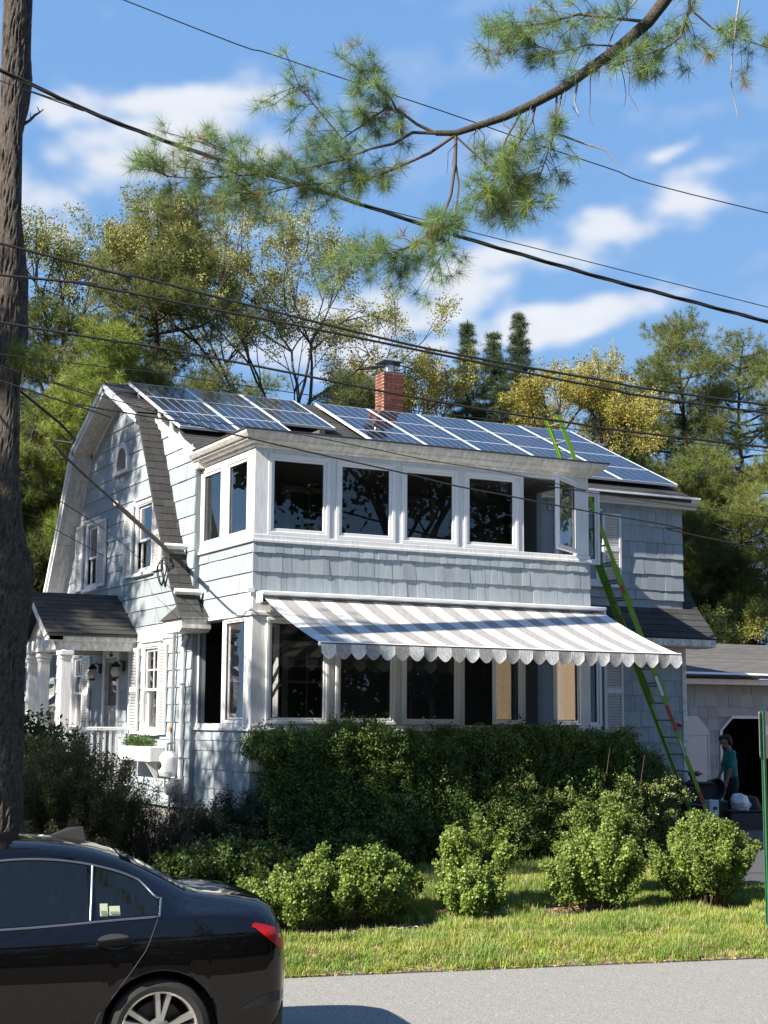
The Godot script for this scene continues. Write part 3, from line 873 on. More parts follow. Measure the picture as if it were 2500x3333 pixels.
func build_porch(H: Node) -> void:
	var P := group_part("porch", H)
	var TL := Transform3D(Basis(Vector3(0, 0, 1), UP, Vector3(-1, 0, 0)), Vector3.ZERO)
	var rd := MB.new()
	rd.prism(Vector3(-1.62, 0, 0), Vector3(0, 0, 1), UP, [Vector2(-6.97, 3.56), Vector2(-5.8, 4.29), Vector2(-4.63, 3.56), Vector2(-4.63, 3.52), Vector2(-5.8, 4.24), Vector2(-6.97, 3.52)], Vector3(1.52, 0, 0))
	part("porch_roof_deck", rd, M.roof_dark, P)
	for s in [1, -1]:
		var a := Vector3(0, 4.295, -5.8)
		var b := Vector3(0, 3.565, -5.8 + 1.17 * s)
		var us := (a - b).normalized()
		var ux := Vector3(s, 0, 0)
		var l := (a - b).length()
		var ys := []
		for k in 11: ys.append(l * k / 10)
		courses(P, "porch_roof_course", Transform3D(Basis(ux, us, ux.cross(us)), Vector3(-1.65 if s > 0 else -0.1, b.y, b.z)), ys, func(_q): return Vector2(0, 1.55), [], 0.3, 0.33, 0.011, false, roofm)
	var tr := MB.new()
	# beams, gutter mouldings and the gable end with its raking boards
	tr.box(Vector3(-1.42, 3.30, -4.87), Vector3(-0.1, 3.52, -4.72), 0.008); tr.box(Vector3(-1.6, 3.44, -4.719), Vector3(-0.1, 3.53, -4.66), 0.012)
	tr.box(Vector3(-1.42, 3.30, -6.88), Vector3(-0.1, 3.52, -6.73), 0.008)
	tr.box(Vector3(-1.43, 3.301, -6.72), Vector3(-1.24, 3.50, -4.88), 0.006)
	tr.prism(Vector3(-1.36, 0, 0), Vector3(0, 0, 1), UP, [Vector2(-6.9, 3.5), Vector2(-4.72, 3.5), Vector2(-5.8, 4.2)], Vector3(0.05, 0, 0))
	for s in [-1, 1]:
		tr.prism(Vector3(-1.62, 0, 0), Vector3(0, 0, 1), UP, [Vector2(-5.8 + s * 1.17, 3.55), Vector2(-5.8, 4.28), Vector2(-5.8, 4.14), Vector2(-5.8 + s * 1.0, 3.5)], Vector3(-0.025, 0, 0))
		tr.box(Vector3(-1.62, 3.44, -5.8 + s * 1.08 - 0.12), Vector3(-1.35, 3.54, -5.8 + s * 1.08 + 0.06), 0.01)
	part("porch_trim", tr, M.cream, P)
	for z in [-4.8, -6.08, -6.8]:
		var c := MB.new()
		var x := -1.28
		c.box(Vector3(x - 0.085, 0.9, z - 0.085), Vector3(x + 0.085, 3.2, z + 0.085), 0.008)
		c.box(Vector3(x - 0.12, 3.2, z - 0.12), Vector3(x + 0.12, 3.3, z + 0.12), 0.02); c.box(Vector3(x - 0.1, 3.15, z - 0.1), Vector3(x + 0.1, 3.199, z + 0.1), 0.01)
		part("porch_column", c, M.white, P)
	var fl := MB.new()
	fl.box(Vector3(-1.5, 0.86, -6.95), Vector3(-0.1, 0.98, -4.65), 0.01)
	for k in 4: fl.box(Vector3(-1.5 - 0.26 * (k + 1), 0.2, -6.1), Vector3(-1.499 - 0.26 * k, 0.8 - 0.17 * k, -4.85))
	part("porch_floor", fl, M.grey_paint, P)
	var hr := MB.new()
	hr.box(Vector3(-1.2, 2.0, -4.83), Vector3(-0.1, 2.06, -4.77), 0.01); hr.box(Vector3(-1.2, 1.1, -4.82), Vector3(-0.1, 1.15, -4.78))
	part("porch_rail", hr, M.white, P)
	for k in 10:
		var b := MB.new()
		b.box(Vector3(-1.13 + k * 0.105, 1.15, -4.82), Vector3(-1.09 + k * 0.105, 2.0, -4.785))
		part("baluster", b, M.white, P)
	for z in [-4.8, -6.08]:
		var sr := MB.new()
		sr.tube([Vector3(-1.36, 2.0, z), Vector3(-2.6, 1.2, z)], [0.035], 6)
		sr.tube([Vector3(-1.36, 1.25, z), Vector3(-2.6, 0.45, z)], [0.025], 6)
		part("stair_rail", sr, M.white, P)
		for k in 9:
			var x := -1.45 - k * 0.13
			var b := MB.new()
			var yy := 2.0 + (x + 1.36) * 0.645
			b.box(Vector3(x - 0.018, yy - 0.74, z - 0.018), Vector3(x + 0.018, yy, z + 0.018))
			part("baluster", b, M.white, P)
	for z in [-6.62, -5.28]:
		var ln := group_part("porch_lantern", P)
		var arm := MB.new()
		arm.box(Vector3(-0.16, 2.98, z - 0.05), Vector3(-0.1, 3.16, z + 0.05), 0.015)
		arm.tube([Vector3(-0.14, 3.1, z), Vector3(-0.2, 3.17, z), Vector3(-0.26, 3.12, z)], [0.012], 6)
		arm.lathe(Transform3D(Basis(), Vector3(-0.27, 3.06, z)), [Vector2(0.09, 0), Vector2(0.06, 0.05), Vector2(0.015, 0.08), Vector2(0.0, 0.1)], 10)
		arm.lathe(Transform3D(Basis(), Vector3(-0.27, 2.86, z)), [Vector2(0, 0), Vector2(0.05, 0.0), Vector2(0.06, 0.03), Vector2(0.0, 0.031)], 10)
		part("lantern_mount", arm, M.dark_metal, ln)
		var gl := MB.new()
		gl.lathe(Transform3D(Basis(), Vector3(-0.27, 2.89, z)), [Vector2(0.05, 0), Vector2(0.085, 0.06), Vector2(0.085, 0.1), Vector2(0.06, 0.165)], 12)
		part("lantern_globe", gl, M.frosted, ln)

func more_materials() -> void:
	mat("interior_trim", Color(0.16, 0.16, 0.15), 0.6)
	mat("curtain", Color(0.25, 0.23, 0.21), 0.9, {"back": Color(0.1, 0.1, 0.1)})
	mat("picture", Color(0.05, 0.07, 0.08), 0.5)
	mat("door_grey", Color(0.30, 0.31, 0.32), 0.5)
	mat("mortar", Color(0.55, 0.44, 0.37), 0.95)
	for k in 3:
		mat("brick_%d" % k, [Color(0.20, 0.06, 0.036), Color(0.16, 0.05, 0.035), Color(0.23, 0.075, 0.045)][k], 0.9, {"tex": grain("mottle", 8, 8, 1, 1, 0, 1, 1), "sc": Vector3(5, 5, 5)})
	mat("grey_paint", Color(0.3, 0.31, 0.32), 0.7)
	mat("frosted", Color(0.6, 0.58, 0.52), 0.3, {"back": Color(0.5, 0.5, 0.45)})
	var tb := grain("plates", 256, 512, 10.0, 2.5, 0.30, 1.0, 91, 5, 0.12)
	mat("trunk_bark", Color(0.17, 0.14, 0.115), 0.95, {"tex": tb, "sc": Vector3(2.2, 1.3, 2.2)})
	mat("dark_brown", Color(0.06, 0.045, 0.045), 0.8)
	var weave := grain("mottle", 8, 8, 1, 1, 0, 1, 1)
	mat("cloth_white", Color(0.95, 0.94, 0.92), 0.85, {"tex": weave, "sc": Vector3(2, 2, 2), "back": Color(0.30, 0.30, 0.28)})
	mat("cloth_taupe", Color(0.43, 0.41, 0.395), 0.85, {"tex": weave, "sc": Vector3(2, 2, 2), "back": Color(0.16, 0.14, 0.13)})
	mat("panel_frame", Color(0.78, 0.79, 0.80), 0.35, {"metal": 0.3})
	mat("backsheet", Color(0.42, 0.45, 0.50), 0.3)
	mat("cells", Color(0.012, 0.016, 0.030), 0.04, {"spec": 0.36})
	mat("lime", Color(0.17, 0.33, 0.012), 0.45)
	mat("sticker_white", Color(0.7, 0.7, 0.7), 0.5)
	mat("sticker_red", Color(0.42, 0.03, 0.02), 0.5)
	mat("sticker_orange", Color(0.6, 0.2, 0.03), 0.5)
	mat("rope", Color(0.35, 0.30, 0.22), 0.9)
	mat("door_white", Color(0.55, 0.58, 0.62), 0.5)
	for k in 2: mat("pale_shingle_%d" % k, Color(0.27, 0.26, 0.245) * [1.0, 0.85][k], 0.95, {"tex": tex["roofspeck"], "sc": Vector3(3, 3, 3)})
	mat("bag", Color(0.7, 0.71, 0.75), 0.4, {"back": Color(0.3, 0.3, 0.3)})
	mat("sheet_white", Color(0.78, 0.78, 0.77), 0.45)
	mat("sheet_grey", Color(0.38, 0.38, 0.39), 0.6)
	mat("sign_green", Color(0.035, 0.16, 0.07), 0.5, {"tex": weave, "sc": Vector3(6, 2, 6)})
	mat("sign_back", Color(0.50, 0.50, 0.50), 0.5, {"metal": 0.3, "tex": weave, "sc": Vector3(4, 4, 4)})
	mat("cable", Color(0.014, 0.014, 0.015), 0.7)
	mat("old_wood", Color(0.17, 0.155, 0.14), 0.95, {"tex": tex["wood"], "sc": Vector3(3, 3, 3)})
	mat("tan_wall", Color(0.62, 0.47, 0.30), 0.8)
	mat("bark_pale", Color(0.22, 0.195, 0.15), 0.9, {"tex": tex["rough"], "hm": tex["rough"], "hs": 0.5, "sc": Vector3(5, 5, 5)})
	mat("dead_twig", Color(0.32, 0.29, 0.25), 0.9)
	mat("car_paint", Color(0.003, 0.003, 0.0033), 0.6, {"coat": 1.0, "coatr": 0.03, "spec": 0.0})
	mat("car_glass", Color(0.006, 0.008, 0.009), 0.02, {"spec": 0.5})
	mat("car_trim", Color(0.35, 0.35, 0.36), 0.25, {"metal": 0.9})
	mat("tail_red", Color(0.30, 0.006, 0.006), 0.2)
	mat("tyre", Color(0.02, 0.02, 0.02), 0.8)
	mat("rim", Color(0.55, 0.54, 0.52), 0.3, {"metal": 0.85})
	mat("sticker_cream", Color(0.32, 0.36, 0.25), 0.5)
	mat("sticker_green", Color(0.10, 0.16, 0.10), 0.5)
	mat("sticker_blue", Color(0.03, 0.03, 0.035), 0.3)
	mat("skin", Color(0.33, 0.19, 0.13), 0.6)
	mat("hair", Color(0.012, 0.009, 0.008), 0.7)
	mat("teal", Color(0.012, 0.20, 0.19), 0.85, {"tex": tex["mottle"], "sc": Vector3(3, 3, 3)})
	mat("trousers", Color(0.014, 0.015, 0.018), 0.9)

# ---------------------------------------------------------------- plants
func needle_mesh(n: int, w: float, cone: float, bend := 0.0) -> ArrayMesh:   # needles of length about 1 round +y
	var mb := MB.new()
	for k in n:
		var d := rdir()
		d = (d + UP * cone).normalized()
		var s := d.cross(rdir()).normalized() * w * rng.randf_range(0.7, 1.2)
		var l := rng.randf_range(0.75, 1.1)
		var o := d * 0.03 + UP * rng.randf_range(-0.12, 0.12)
		mb.tri(o - s, o + s, o + d * l * 0.62 + s * 0.7)
		mb.tri(o - s, o + d * l * 0.62 + s * 0.7, o + d * l + Vector3(0, -bend * l, 0))
	return mb.mesh()

func leaf_mesh(n: int, len_: float, wid: float, spread: float) -> ArrayMesh:   # leaves scattered in a ball
	var mb := MB.new()
	for k in n:
		var p := rdir() * spread * pow(rng.randf(), 0.5)
		var d := (rdir() + p.normalized() * 0.5).normalized()
		var s := d.cross(rdir()).normalized()
		var nn := s.cross(d)
		var l := len_ * rng.randf_range(0.7, 1.2)
		var w := wid * l / len_
		mb.tri(p, p + d * l * 0.5 + s * w + nn * w * 0.35, p + d * l)
		mb.tri(p, p + d * l, p + d * l * 0.5 - s * w + nn * w * 0.35)
	return mb.mesh()

func spray_mesh(n: int) -> ArrayMesh:   # a feathered leaf: leaflets in pairs along a stalk of length 1
	var mb := MB.new()
	for k in n:
		var t := 0.25 + 0.75 * k / (n - 1.0)
		for s in [-1.0, 1.0]:
			var o := Vector3(0, t, -0.25 * t * t)
			var d := Vector3(s * 0.85, 0.45, rng.randf_range(-0.3, 0.2)).normalized()
			var q := Vector3(-0.45 * s, 0.85, 0.1).normalized() * 0.13
			var l := 0.36 * (1.1 - 0.35 * absf(t - 0.6))
			mb.tri(o, o + d * l * 0.5 - q, o + d * l)
			mb.tri(o, o + d * l, o + d * l * 0.5 + q + Vector3(0, 0, 0.03))
	return mb.mesh()

var PM := {}
func plant_meshes() -> void:
	PM.tuft = needle_mesh(26, 0.022, 0.25)
	PM.tuft_big = needle_mesh(20, 0.04, 0.3)
	PM.leafs = leaf_mesh(12, 0.42, 0.15, 0.75)
	PM.leafs_big = leaf_mesh(16, 0.36, 0.15, 1.0)
	PM.hedge = leaf_mesh(14, 0.40, 0.14, 0.8)
	PM.spray = leaf_mesh(16, 0.42, 0.19, 0.8)
	PM.fine = leaf_mesh(12, 0.34, 0.10, 0.8)
	var v := {"vcol": true}
	mat("needles", Color(1, 1, 1), 0.55, {"vcol": true, "back": Color(0.6, 0.6, 0.5)})
	mat("leaves", Color(1, 1, 1), 0.45, {"vcol": true, "back": Color(0.6, 0.6, 0.5)})
	mat("glossy_leaves", Color(1, 1, 1), 0.38, {"vcol": true, "back": Color(0.3, 0.3, 0.25)})
	mat("grass_blades", Color(1, 1, 1), 0.6, {"vcol": true, "back": Color(0.6, 0.6, 0.5)})
	var barkt := grain("bark", 256, 256, 9.0, 1.6, 0.25, 1.0, 21, 5, 0.1)
	mat("bark", Color(0.12, 0.10, 0.085), 0.95, {"tex": barkt, "hm": barkt, "hs": 3.0, "sc": Vector3(1.6, 1.0, 1.6)})
	mat("bark_grey", Color(0.17, 0.155, 0.14), 0.9, {"tex": barkt, "sc": Vector3(2, 1, 2)})
	mat("twig", Color(0.10, 0.075, 0.055), 0.9)
	mat("stem", Color(0.13, 0.085, 0.05), 0.9)

func vary(c: Color, a: float) -> Color:
	var k := 1.0 + rng.randf_range(-a, a)
	return Color(c.r * k * rng.randf_range(0.92, 1.08), c.g * k, c.b * k * rng.randf_range(0.9, 1.1))

func limb(mb: MB, a: Vector3, b: Vector3, r0: float, r1: float, sag: float, n := 4, sides := 5, wob := 0.06) -> Array:
	var p := []
	var r := []
	for i in n + 1:
		var t := float(i) / n
		var q := a.lerp(b, t) + Vector3(0, sag * 4.0 * t * (1 - t), 0)
		if i > 0 and i < n: q += rdir() * wob * (b - a).length() * 0.5
		p.append(q); r.append(lerpf(r0, r1, t))
	mb.tube(p, r, sides, false)
	return p

# an evergreen with clumped foliage; prof gives the crown radius at 0 (bottom) .. 1 (top)
func pine(called: String, label: String, group: String, base: Vector3, hgt: float, crown0: float, prof: Array, clump: float, cols: Array, tuft: float, dens: float, lean := Vector3.ZERO, per := 1.0) -> void:
	var o := thing(called, label, "pine tree", base, group)
	var tk := MB.new()
	var bx := lean
	var tp := []
	var tr := []
	var wob := noise(0.15, rng.randi(), 2)
	for i in 13:
		var t := i / 12.0
		tp.append(Vector3(bx.x * t * t + wob.get_noise_1d(t * 12) * 0.4 * t, hgt * t * 0.985, bx.z * t * t + wob.get_noise_1d(50 + t * 12) * 0.4 * t))
		tr.append(lerpf(0.011 * hgt + 0.03, 0.02, t))
	tk.tube(tp, tr, 8)
	part("trunk", tk, M.bark, o)
	var lb := MB.new()
	var buf := PackedFloat32Array()
	var y := crown0
	while y < hgt * 0.985:
		var t := (y - crown0) / (hgt - crown0)
		var s := t * (prof.size() - 1)
		var r: float = lerpf(prof[int(s)], prof[mini(int(s) + 1, prof.size() - 1)], s - int(s))
		var ti := y / (hgt * 0.985) * 12.0
		var c: Vector3 = (tp[int(ti)] as Vector3).lerp(tp[mini(int(ti) + 1, 12)], ti - int(ti))
		for k in rng.randi_range(2, 4):
			var a := rng.randf() * TAU
			var l := r * rng.randf_range(0.55, 1.12)
			var e := c + Vector3(cos(a) * l, l * rng.randf_range(0.05, 0.45), sin(a) * l)
			limb(lb, c, e, 0.012 + 0.02 * l, 0.012, -0.05 * l)
			var nc := maxi(1, int(l / clump * 1.3))
			for j in nc:
				var f := 1.0 - 0.72 * j / maxf(1, nc) * rng.randf_range(0.8, 1.1)
				var q := c.lerp(e, f) + rdir() * clump * 0.45
				var cr := clump * rng.randf_range(0.55, 1.1)
				var tone := rng.randf_range(0.72, 1.25)
				var base_c: Color = (cols[0] as Color).lerp(cols[1], rng.randf())
				for m in int(dens * cr * cr / (clump * clump)):
					var d := rdir()
					d.y *= 0.62
					var p := q + d * cr * pow(rng.randf(), 0.4)
					put(buf, basis_to((d + UP * 0.7 + rdir() * 0.5), rng.randf() * TAU).scaled(Vector3.ONE * tuft * rng.randf_range(0.75, 1.25)), p, vary(base_c * tone, 0.12))
		y += clump * 0.55 / per
	part("limb", lb, M.bark_grey, o, "stuff")
	many("crown", PM.tuft, M.needles, buf, o, "stuff")

# a leafy tree grown by repeated forking
func grow(lb: MB, buf: PackedFloat32Array, p: Vector3, d: Vector3, l: float, r: float, lvl: int, cfg: Dictionary) -> void:
	var e := p + d * l
	limb(lb, p, e, r, r * 0.62, 0.0, 3, 6 if lvl < 2 else 4, 0.05)
	if lvl >= cfg.levels:
		for k in cfg.leaves:
			var q: Vector3 = p.lerp(e, rng.randf_range(0.3, 1.15)) + rdir() * cfg.spread * pow(rng.randf(), 0.6)
			put(buf, rbasis(cfg.size * rng.randf_range(0.7, 1.3)), q, vary((cfg.c0 as Color).lerp(cfg.c1, rng.randf()), 0.18))
		return
	var n := rng.randi_range(2, 3) if lvl > 0 else 4
	for k in n:
		var nd: Vector3 = (d + rdir() * cfg.fork + cfg.bias).normalized()
		grow(lb, buf, e, nd, l * rng.randf_range(0.68, 0.88), r * 0.62, lvl + 1, cfg)
	if lvl > 0 and rng.randf() < 0.6:
		grow(lb, buf, p.lerp(e, 0.5), (d + rdir() * cfg.fork * 1.3).normalized(), l * 0.6, r * 0.4, mini(lvl + 2, cfg.levels), cfg)

func leafy(called: String, label: String, group: String, base: Vector3, trunk_h: float, l: float, cfg: Dictionary) -> void:
	var o := thing(called, label, "tree", base, group)
	var tk := MB.new()
	var top := Vector3(rng.randf_range(-0.3, 0.3), trunk_h, rng.randf_range(-0.3, 0.3))
	var r: float = cfg.get("r", 0.16)
	tk.tube([Vector3(0, -0.1, 0), Vector3(0.03, trunk_h * 0.4, 0), top * Vector3(0.6, 0.75, 0.6), top], [r * 1.25, r, r * 0.9, r * 0.8], 9)
	part("trunk", tk, M.bark_grey, o)
	var lb := MB.new()
	var buf := PackedFloat32Array()
	grow(lb, buf, top, (UP + (cfg.get("lean", Vector3.ZERO) as Vector3)).normalized(), l, r * 0.75, 0, cfg)
	part("limb", lb, M.bark_grey, o, "stuff")
	many("crown", PM[cfg.get("mesh", "leafs")], M.leaves, buf, o, "stuff")

func spruce(called: String, label: String, group: String, base: Vector3, hgt: float, rad: float, col: Color, y0 := 0.15) -> void:
	var o := thing(called, label, "spruce tree", base, group)
	var tk := MB.new()
	tk.tube([Vector3.ZERO, Vector3(0, hgt * 0.5, 0), Vector3(0, hgt, 0)], [0.16, 0.09, 0.015], 7)
	part("trunk", tk, M.bark, o)
	var buf := PackedFloat32Array()
	var lb := MB.new()
	var y := hgt * y0
	while y < hgt:
		var t := y / hgt
		var r := rad * pow(1 - t, 0.85) * rng.randf_range(0.8, 1.15) + 0.06
		for k in 7:
			var a := TAU * (k + rng.randf()) / 7.0
			var e := Vector3(cos(a) * r, y - r * 0.25 + rng.randf_range(-0.1, 0.15), sin(a) * r)
			limb(lb, Vector3(0, y, 0), e, 0.02, 0.006, 0.0, 2, 3, 0.0)
			var tone := rng.randf_range(0.7, 1.25)
			for m in int(5 + r * 22):
				var f := pow(rng.randf(), 0.6)
				var p := Vector3(0, y, 0).lerp(e, f) + rdir() * 0.13 * Vector3(1, 0.5, 1)
				put(buf, basis_to(Vector3(cos(a), -0.1, sin(a)) + rdir() * 0.6, rng.randf() * TAU).scaled(Vector3.ONE * rng.randf_range(0.13, 0.22)), p, vary(col * tone, 0.15))
		y += 0.26
	part("limb", lb, M.bark, o, "stuff")
	many("crown", PM.tuft, M.needles, buf, o, "stuff")

# a shrub: stems fanning up from the base and leaves along them
func shrub(called: String, label: String, cat: String, group: String, base: Vector3, size: Vector3, stems: int, per: int, mesh: String, leaf: float, c0: Color, c1: Color, m: String, inner := 0.35) -> void:
	var o := thing(called, label, cat, base, group)
	var lb := MB.new()
	var buf := PackedFloat32Array()
	for k in stems:
		var a := rng.randf() * TAU
		var rr := sqrt(rng.randf())
		var e := Vector3(cos(a) * rr * size.x * 0.5, size.y * rng.randf_range(0.6, 1.08) * (1.0 - 0.35 * rr * rr), sin(a) * rr * size.z * 0.5)
		var s := Vector3(e.x * 0.35, 0, e.z * 0.35) + rdir() * 0.05 * Vector3(1, 0, 1)
		var pts := limb(lb, s, e, 0.007, 0.003, 0.02, 5, 3, 0.08)
		var tone := rng.randf_range(0.8, 1.2)
		for j in per:
			var f := inner + (1.02 - inner) * pow(rng.randf(), 0.65)
			var i := mini(int(f * 5), 4)
			var p: Vector3 = (pts[i] as Vector3).lerp(pts[i + 1], f * 5 - i) + rdir() * leaf * 0.55
			var d := (rdir() + UP * 0.35 + Vector3(e.x, 0, e.z).normalized() * 0.3).normalized()
			put(buf, basis_to(d, rng.randf() * TAU).scaled(Vector3.ONE * leaf * rng.randf_range(0.7, 1.25)), p, vary(c0.lerp(c1, rng.randf()) * tone, 0.15))
	part("stem", lb, M.stem, o, "stuff")
	many("foliage", PM[mesh], M[m], buf, o, "stuff")

func road_z(x: float) -> float:
	return 8.03 + 0.193 * x

func ground_y(x: float, z: float) -> float:
	var d := road_z(x) - z
	return 0.05 * smoothstep(0.0, 0.8, d) + 0.16 * smoothstep(3.0, 6.5, d) + 0.12 * smoothstep(6.0, 9.5, d)

func gy(x: float, z: float) -> Vector3:
	return Vector3(x, ground_y(x, z), z)

func build_ground() -> void:
	var soil := grain("soil", 512, 512, 9.0, 9.0, 0.35, 1.0, 31, 6, 0.22)
	mat("soil", Color(0.17, 0.12, 0.075), 1.0, {"tex": soil, "hm": soil, "hs": 2.0, "sc": Vector3(0.8, 0.8, 0.8)})
	var asp := grain("asphalt", 512, 512, 12.0, 12.0, 0.62, 1.0, 33, 5, 0.30)
	mat("road", Color(0.40, 0.385, 0.35), 0.95, {"tex": asp, "hm": asp, "hs": 0.5, "sc": Vector3(1.1, 1.1, 1.1)})
	mat("drive", Color(0.10, 0.10, 0.105), 0.95, {"tex": asp, "sc": Vector3(1, 1, 1)})
	var g := MB.new()
	var xs := []
	var zs := []
	for k in range(-20, 21): xs.append(k * 20.0 if absi(k) > 2 else 0.0)
	xs = [-400.0, -200.0, -100.0, -50.0, -30.0]
	for k in 57: xs.append(-20.0 + k * 0.75)
	xs += [30.0, 50.0, 100.0, 200.0, 400.0]
	zs = [-600.0, -200.0, -80.0, -40.0, -20.0]
	for k in 36: zs.append(-10.0 + k * 0.5)
	for i in xs.size() - 1:
		for j in zs.size() - 1:
			var q := []
			for e in [[i, j + 1], [i + 1, j + 1], [i + 1, j], [i, j]]:
				var x: float = xs[e[0]]
				var z: float = minf(zs[e[1]], road_z(clampf(x, -200, 200)) + 0.3)
				q.append(Vector3(x, ground_y(x, z) - 0.006, z))
			g.quad(q[0], q[1], q[2], q[3])
	part("ground", g, M.soil, self, "structure")
	var r := MB.new()
	for k in 60:
		var x0 := -150.0 + k * 5.0
		var x1 := x0 + 5.0
		r.quad(Vector3(x0, -0.0936, road_z(x0) + 7.2), Vector3(x1, -0.0936, road_z(x1) + 7.2), Vector3(x1, 0.0, road_z(x1)), Vector3(x0, 0.0, road_z(x0)))
	part("road", r, M.road, self, "structure")
	var v := MB.new()
	v.quad(Vector3(-400, -0.1, 420), Vector3(400, -0.1, 420), Vector3(400, -0.1, road_z(200) + 6.8), Vector3(-400, -0.1, road_z(-200) + 6.8))
	v.quad(Vector3(-60, -0.08, 50), Vector3(60, -0.08, 50), Vector3(60, -0.08, road_z(60) + 7.0), Vector3(-60, -0.08, road_z(-60) + 7.0))
	part("verge", v, M.soil, self, "structure")
	var dw := MB.new()
	for k in 11:
		var z0 := 7.5 - k
		var xl := 5.0 + 0.05 * k
		var p := [Vector3(xl, 0, z0), Vector3(10.6, 0, z0), Vector3(10.6, 0, z0 - 1), Vector3(xl + 0.05, 0, z0 - 1)]
		for i in 4: p[i].y = ground_y(p[i].x, p[i].z) + 0.006
		dw.quad(p[0], p[1], p[2], p[3])
	part("driveway", dw, M.drive, self, "structure")

func build_grass() -> void:
	var mb := MB.new()
	for k in 9:
		var d := Vector3(rng.randf_range(-1, 1), 0, rng.randf_range(-1, 1))
		var s := Vector3(d.z, 0, -d.x).normalized() * 0.07
		var o := Vector3(rng.randf_range(-0.6, 0.6), 0, rng.randf_range(-0.6, 0.6))
		var h := rng.randf_range(0.6, 1.15)
		var m := o + d * 0.2 + UP * h * 0.6
		mb.tri(o - s, o + s, m + s * 0.7); mb.tri(o - s, m + s * 0.7, m - s * 0.7); mb.tri(m - s * 0.7, m + s * 0.7, o + d * 0.62 + UP * h)
	var bl := mb.mesh()
	var buf := PackedFloat32Array()
	var patch := noise(0.55, 77, 3)
	var tone := noise(0.9, 78, 3)
	for k in 105000:
		var x := rng.randf_range(-4.5, 5.6)
		var z := road_z(x) - 0.02 - pow(rng.randf(), 1.15) * 7.0
		var d := road_z(x) - z
		if x > 4.95 and z < 7.2: continue
		var pn := patch.get_noise_2d(x * 1.3, z * 1.6)
		var bare := 0.0
		for q in [[-1.2, 5.45, 1.7, 0.75], [0.6, 4.7, 1.1, 0.5], [1.9, 5.1, 1.2, 0.6], [3.4, 5.5, 0.9, 0.5], [3.0, 0.9, 4.5, 1.3], [-2.5, 1.5, 3.0, 2.2]]:
			bare = maxf(bare, 1.1 - Vector2((x - q[0]) / q[2], (z - q[1]) / q[3]).length())
		if rng.randf() < bare * 2.0 or (pn < -0.25 and rng.randf() < 0.7): continue
		if d < 0.25 and rng.randf() < 0.75 - d * 2.0: continue
		var tn := tone.get_noise_2d(x, z)
		var hgt := 0.055 + 0.06 * maxf(0, pn + 0.25) + (0.02 if d > 1.5 else 0.0) + (0.16 if Vector2(x + 0.15, z - 4.6).length() < 0.45 else 0.0)
		var c := Color(0.30, 0.36, 0.06).lerp(Color(0.19, 0.29, 0.045), clampf(0.5 + tn * 1.6, 0, 1))
		if rng.randf() < 0.16: c = Color(0.46, 0.38, 0.19)
		put(buf, Basis(UP, rng.randf() * TAU).scaled(Vector3(0.07, hgt * rng.randf_range(0.6, 1.3), 0.07)), gy(x, z), vary(c, 0.2))
	many("grass", bl, M.grass_blades, buf, self, "stuff")
	# dry litter along the road edge and under the roses
	var lb := MB.new()
	lb.quad(Vector3(-0.5, 0.1, 0.2), Vector3(0.5, 0, 0.2), Vector3(0.5, 0.12, -0.2), Vector3(-0.5, 0, -0.2))
	buf = PackedFloat32Array()
	for k in 9000:
		var x := rng.randf_range(-4.0, 5.0)
		var z := road_z(x) - absf(rng.randfn(0.06, 0.10))
		if rng.randf() < 0.55:
			var q: Array = [[-1.2, 5.3, 1.4, 0.5], [0.6, 4.5, 0.9, 0.3], [1.9, 4.7, 0.9, 0.4], [3.3, 5.2, 0.7, 0.3]][rng.randi() % 4]
			x = q[0] + rng.randfn(0, 0.5) * q[2]; z = q[1] + rng.randfn(0, 0.5) * q[3]
		var s := rng.randf_range(0.015, 0.05)
		put(buf, Basis(UP, rng.randf() * TAU) * Basis(Vector3.RIGHT, rng.randf_range(-0.5, 0.5)).scaled(Vector3(s, s, s * 0.8)), gy(x, z) + UP * 0.014, vary([Color(0.36, 0.24, 0.12), Color(0.28, 0.15, 0.07), Color(0.5, 0.42, 0.3)][rng.randi() % 3], 0.25))
	many("leaf_litter", lb.mesh(), M.grass_blades, buf, self, "stuff")

